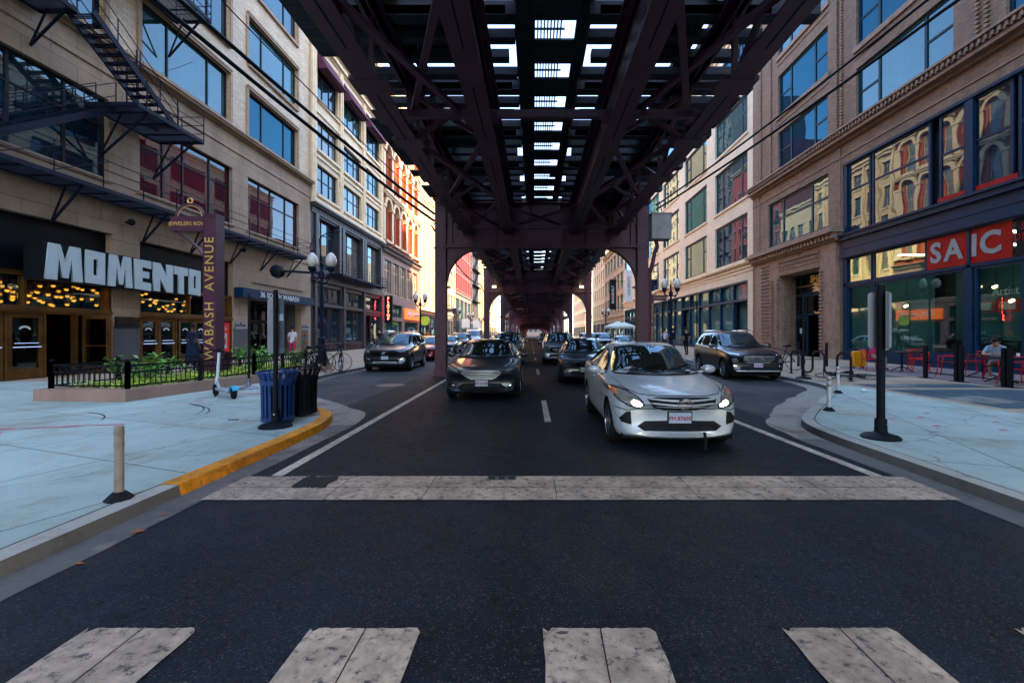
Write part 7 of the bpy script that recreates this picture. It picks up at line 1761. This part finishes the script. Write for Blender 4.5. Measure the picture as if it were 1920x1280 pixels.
c7 = make_car('dark_suv', 'dark blue SUV queuing right behind the graphite sedan', 'car', suv(railc=0), car_paint('midnight paint', (.012, .02, .035), .4, .3), (-1.38, 21.5, 0), R(0), 'cars in the middle lanes', frontE, 1, '')
# copies further off
def again(src, loc, rz, label, grp, paint=None, scale=None):
    c = dup(src, loc, rz, label, grp, scale)
    if paint:
        for ch in c.children:
            if ch.name.split('.')[0] in ('body', 'door_handle', 'wing_mirror'):
                ch.data = ch.data.copy(); ch.data.materials[0] = paint
    return c
PT = car_paint('pale blue paint', (.28, .36, .42), .6, .3); PWH = car_paint('white paint', (.66, .66, .64), 0, .3)
again(c7, (1.3, 21.8, 0), 0, 'pale blue SUV roof showing over the slate sedan', 'cars in the middle lanes', PT)
again(c6, (1.5, 29, 0), 0, 'dark car queuing third in the right lane', 'cars in the middle lanes', PE)
again(c6, (-1.4, 31, 0), 0, 'white car far up the left middle lane', 'cars in the middle lanes', PWH)
again(c5, (1.5, 60, 0), 0, 'black car at the far crossing under the railway', 'cars in the middle lanes', PB)
again(c5, (-6.6, 39, 0), R(2), 'black SUV with white plate seen through the left arch', 'parked cars', PB)
again(c6, (-6.6, 60, 0), 0, 'silver car far up the left parking lane', 'parked cars', PS)
again(c6, (-6.5, 33, 0), R(1), 'dark grey sedan behind the red car in the left parking lane', 'parked cars', PA)
again(c6, (6.9, 33, 0), R(-2), 'silver sedan parked beyond the black SUV on the right', 'parked cars', PS)
again(c5, (6.9, 42, 0), 0, 'black boxy SUV parked under the pale parasols', 'parked cars', PB)
again(c5, (6.7, 48.5, 0), 0, 'slate blue SUV parked second beyond the silver one', 'parked cars', PT)
again(c5, (6.8, 56, 0), 0, 'dark SUV parked far up the right side', 'parked cars', PE)
SV = suv(H=2.15, W=2.0, L=5.4, stations=[0, .05, .16, .36, .66, .9, 1.05, 1.15, 1.4, 1.75, 2.0, 2.6, 3.4, 4.2, 4.9, 5.2, 5.35, 5.4], top=[(0, .9), (.05, 1.0), (.36, 1.12), (.9, 1.2), (1.05, 1.25), (1.15, 1.32), (1.4, 1.56), (1.75, 1.9), (2.0, 2.05), (2.6, 2.13), (4.2, 2.15), (4.9, 2.13), (5.2, 2.0), (5.35, 1.4), (5.4, 1.1)],
    belt=[(0, .75), (.36, .98), (1.2, 1.12), (5, 1.2), (5.4, .95)], plan=[(0, .86), (.16, .965), (.66, 1), (5, 1), (5.4, .95)], bot=[(0, .32), (.6, .24), (5, .28), (5.4, .42)], ws=(1.08, 1.9), wheels=(.95, 4.3), roofw=.80,
    wspoly=[(.80, 1.28), (.76, 1.5), (.70, 1.88), (0, 1.93)], rearpoly=None, side=[[(1.5, 1.2), (1.85, 1.6), (2.1, 1.82), (2.4, 1.85), (2.4, 1.2)]], seams=[], handles=[], mirror=(1.5, 1.3))
SV.pop('rails'); SV.pop('tail')
make_car('white_van', 'white delivery van behind the black SUV beyond the left arch', 'van', SV, PWH, (-6.5, 47, 0), R(1), 'parked cars', frontE[:1] + frontE[3:4], 0, '')
# ================================================================ PEOPLE
M_SKIN = plain('skin', (.42, .22, .14), .55, 0, .08, 6); M_SKIND = plain('dark skin', (.10, .05, .032), .55, 0, .08, 6); M_HAIR = plain('dark hair', (.012, .009, .008), .55, 0, .3, 20)
def figure(name, label, loc, rz, J, mats, hair=None, scale=1, extras=None):
    """J: joints; skin-modifier body in one surface, coloured by region: mats = [skin, top, legs, shoe]; face indices by region test"""
    t = thing(name, label, 'person', loc, rz); V = []; E = []; Rr = []
    def ch(pts, rad, start=None):
        prev = start
        for p, r in zip(pts, rad):
            V.append(p); Rr.append(r); i = len(V) - 1
            if prev is not None: E.append((prev, i))
            prev = i
        return prev
    pel = ch([J['pelvis']], [(.15, .11)]); ab = ch([J['waist'], J['chest']], [(.13, .10), (.16, .115)], pel); nk = ch([J['neck']], [(.058, .058)], ab)
    hd = ch([J['jaw'], J['head'], J['crown']], [(.068, .078), (.082, .10), (.05, .062)], nk)
    ends = []
    for s in ('l', 'r'):
        ch([J['sh' + s], J['el' + s], J['wr' + s], J['ha' + s]], [(.062, .062), (.042, .042), (.028, .028), (.03, .016)], ab)
        ends.append((J['wr' + s], J['ha' + s]))
        ch([J['hi' + s], J['kn' + s], J['an' + s], J['to' + s]], [(.088, .09), (.058, .058), (.04, .042), (.035, .03)], pel)
    me = bpy.data.meshes.new('person'); me.from_pydata(V, E, []); o = bpy.data.objects.new('tmp', me); COL.objects.link(o)
    sk = o.modifiers.new('k', 'SKIN'); sk.use_smooth_shade = True
    for i, r in enumerate(Rr): me.skin_vertices[0].data[i].radius = r; me.skin_vertices[0].data[i].use_root = i == 0
    sb = o.modifiers.new('s', 'SUBSURF'); sb.levels = 2
    me = evaluated(o); me.name = 'body'; me.materials.clear()
    for m_ in mats: me.materials.append(m_)
    cz = J['chest'][2]; wz = J['waist'][2]; segs = []
    def dseg(p, a, b):
        a = Vector(a); b = Vector(b); d = b - a; k = max(0, min(1, (p - a).dot(d) / d.length_squared)); return (p - a - d * k).length
    R_ = [(J['neck'], J['crown'], 0), (J['pelvis'], J['chest'], 1), (J['chest'], J['chest'], 1)]
    for s in ('l', 'r'): R_ += [(J['chest'], J['sh' + s], 1), (J['sh' + s], Vector(J['sh' + s]).lerp(Vector(J['el' + s]), .6), 1), (Vector(J['sh' + s]).lerp(Vector(J['el' + s]), .75), J['el' + s], 0), (J['el' + s], J['ha' + s], 0), (J['hi' + s], J['kn' + s], 2), (J['kn' + s], J['an' + s], 2), (J['an' + s], J['to' + s], 3)]
    for p in me.polygons:
        c = Vector(p.center); best = min(R_, key=lambda r: dseg(c, r[0], Vector(r[1]) + Vector((0, 0, .001)))); p.material_index = best[2]
    me.polygons.foreach_set('use_smooth', [True] * len(me.polygons)); b = bpy.data.objects.new('body', me); COL.objects.link(b); b.parent = t
    # fingers
    m = MB()
    for w_, h_ in ends:
        w_ = Vector(w_); h_ = Vector(h_); d = (h_ - w_).normalized(); q = d.cross(Vector((0, 1, .2))).normalized()
        for k, l in enumerate((.07, .08, .075, .06)): a = h_ + q * (.018 * (k - 1.5)); m.tube([a, a + d * l * .6, a + d * l * .9 + Vector((0, 0, -.015))], [.009, .008, .006], 5)
        m.tube([h_ - d * .03 + q * .03, h_ + q * .055 + d * .02], [.01, .007], 5)
    m.build('fingers', mats[0], t, smooth=True, local=True)
    h = Vector(J['head']); up = (Vector(J['crown']) - Vector(J['jaw'])).normalized(); f = Vector(J.get('face', (0, -1, 0))).normalized()
    m = MB(); n = 14
    sd = up.cross(f).normalized()
    for i in range(7):
        pass
    vs = []; fs = []
    for i in range(8):
        th = math.pi * .62 * i / 7
        for k in range(n):
            a = 6.283 * k / n; drop_ = 1 + (.35 if math.cos(a) < -.1 else 0) * (hair or {}).get('long', 0); t2 = th * (drop_ if math.cos(a) < .4 else .72)
            r = (.108, .092, .125); v = f * (math.cos(a) * math.sin(t2) * r[0]) + sd * (math.sin(a) * math.sin(t2) * r[1]) + up * (math.cos(t2) * r[2]); vs.append(h + up * .02 - f * .012 + v)
    for i in range(7):
        for k in range(n): fs.append((i * n + k, i * n + (k + 1) % n, (i + 1) * n + (k + 1) % n, (i + 1) * n + k))
    m.add(vs, fs); m.build('hair', (hair or {}).get('mat', M_HAIR), t, smooth=2, local=True)
    m = MB(); e = h + f * .083
    m.tube([e + up * .012, e + f * .022 - up * .025, e + f * .004 - up * .034], [.008, .012, .010], 6)
    for s in (-1, 1): m.ball(h + sd * s * .08 - up * .01, .018, 6, 5)
    m.build('nose_and_ears', mats[0], t, smooth=True, local=True)
    m = MB()
    for s in (-1, 1): m.ball(h + f * .080 + sd * s * .032 + up * .012, .010, 6, 5)
    m.tube([h + f * .084 + sd * k * .01 - up * .058 for k in (-2, -1, 0, 1, 2)], .004, 4); m.build('eyes_and_mouth', M_HAIR, t, local=True)
    if extras: extras(t)
    return t
STAND = dict(pelvis=(0, 0, .95), waist=(0, 0, 1.10), chest=(0, -.01, 1.32), neck=(0, 0, 1.50), jaw=(0, -.02, 1.57), head=(0, -.02, 1.65), crown=(0, 0, 1.74),
    shl=(-.19, 0, 1.42), ell=(-.25, .02, 1.14), wrl=(-.24, -.10, .92), hal=(-.23, -.12, .84), shr=(.19, 0, 1.42), elr=(.26, .03, 1.14), wrr=(.25, -.08, .92), har=(.24, -.1, .84),
    hil=(-.09, 0, .88), knl=(-.10, -.03, .50), anl=(-.11, .02, .09), tol=(-.12, -.13, .05), hir=(.09, 0, .88), knr=(.11, .05, .50), anr=(.11, .18, .10), tor=(.12, .04, .05))
NAVYC = plain('navy cloth', (.012, .02, .045), .9, 0, .2, 12, bmp=.2); BLKC = plain('black cloth', (.01, .01, .012), .9, 0, .2, 12); BLUEC = plain('blue cloth', (.02, .13, .42), .9, 0, .2, 12); GREYC = plain('grey cloth', (.12, .12, .14), .9, 0, .2, 12)
WHC = plain('white cloth', (.6, .62, .66), .9, 0, .15, 12); PINKC = plain('pink cloth', (.45, .02, .10), .9, 0, .15, 12); TANC = plain('tan cloth', (.3, .22, .16), .9, 0, .15, 12); BLULT = plain('patterned blue cloth', (.22, .30, .42), .9, 0, .6, 30)
def skirt(t):
    m = MB(); m.lathe((0, 0, 0), [(.15, 1.06), (.18, .9), (.21, .6), (.22, .35)], 16); m.build('skirt', NAVYC, t, smooth=True, local=True)
figure('person', 'person in dark navy dress standing at the bronze doors behind the purple pylon', (-12.3, 16.4, KH), R(160), STAND, [M_SKIND, NAVYC, NAVYC, BLKC], dict(), extras=skirt)
def pack(t):
    m = MB(); m.box(-.15, .15, .10, .26, 1.02, 1.46); o = m.build('backpack', BLKC, t, local=True)
    bm = bmesh.new(); bm.from_mesh(o.data); bmesh.ops.bevel(bm, geom=bm.edges[:], offset=.05, segments=3, affect='EDGES'); bm.to_mesh(o.data); bm.free()
    m = MB()
    for s in (-1, 1): m.tube([(s * .11, .12, 1.44), (s * .13, -.06, 1.47), (s * .14, -.125, 1.3), (s * .15, .05, 1.08)], .02, 6)
    m.build('strap', BLKC, t, smooth=True, local=True)
figure('person', 'man in a blue shirt with a black backpack walking away by the shopfront', (9.3, 30.5, KH), R(170), STAND, [M_SKIN, BLUEC, GREYC, BLKC], dict(), extras=pack)
figure('person', 'man in black clothes walking beside the blue shirted backpacker', (9.8, 29.3, KH), R(195), STAND, [M_SKIN, BLKC, BLKC, BLKC], dict())
figure('person', 'person in a white top standing at the lobby door behind the grey sign', (-13.0, 24.5, KH), R(170), STAND, [M_SKIN, WHC, PINKC, BLKC], dict())
SIT = dict(pelvis=(0, 0, .52), waist=(0, -.03, .68), chest=(0, -.13, .90), neck=(0, -.21, 1.07), jaw=(0, -.27, 1.10), head=(0, -.32, 1.16), crown=(0, -.31, 1.26), face=(0, -.8, -.6),
    shl=(-.18, -.14, .98), ell=(-.27, -.30, .78), wrl=(-.12, -.48, .79), hal=(-.06, -.52, .80), shr=(.18, -.14, .98), elr=(.27, -.30, .78), wrr=(.12, -.46, .80), har=(.06, -.50, .82),
    hil=(-.09, -.03, .52), knl=(-.12, -.42, .52), anl=(-.12, -.40, .10), tol=(-.13, -.52, .05), hir=(.09, -.03, .52), knr=(.12, -.42, .52), anr=(.12, -.30, .10), tor=(.13, -.42, .05))
figure('person', 'dark haired woman bent over her table on a red chair by the navy window', (13.75, 13.55, KH), R(-45), SIT, [M_SKIN, BLULT, TANC, WHC], dict(long=1))
SIT2 = dict(SIT); SIT2.update(neck=(0, -.10, 1.12), jaw=(0, -.12, 1.18), head=(0, -.13, 1.26), crown=(0, -.11, 1.35), chest=(0, -.06, .92), face=(0, -1, -.1))
figure('person', 'seated person in a pink top and tan trousers behind the right sign post', (12.75, 17.2, KH), R(75), SIT2, [M_SKIN, PINKC, TANC, BLKC], dict())
# distant walkers
for k, (x, y, c, lab) in enumerate(((-9.6, 41, 'o', 'distant walker in an orange vest past the purple column'), (10.6, 44, 'r', 'distant walker in red beneath the parasols'), (11.2, 39, 'w', 'distant walker in white by the shopfront glass'), (-11.2, 33, 'k', 'walker in black passing the cast-iron front'))):
    figure('person', lab, (x, y, KH), R(30 + 70 * k), STAND, [M_SKIN, {'o': plain('orange cloth', (.7, .2, .02), .8), 'r': plain('red cloth', (.5, .03, .03), .8), 'w': WHC, 'k': BLKC}[c], NAVYC, BLKC], dict())
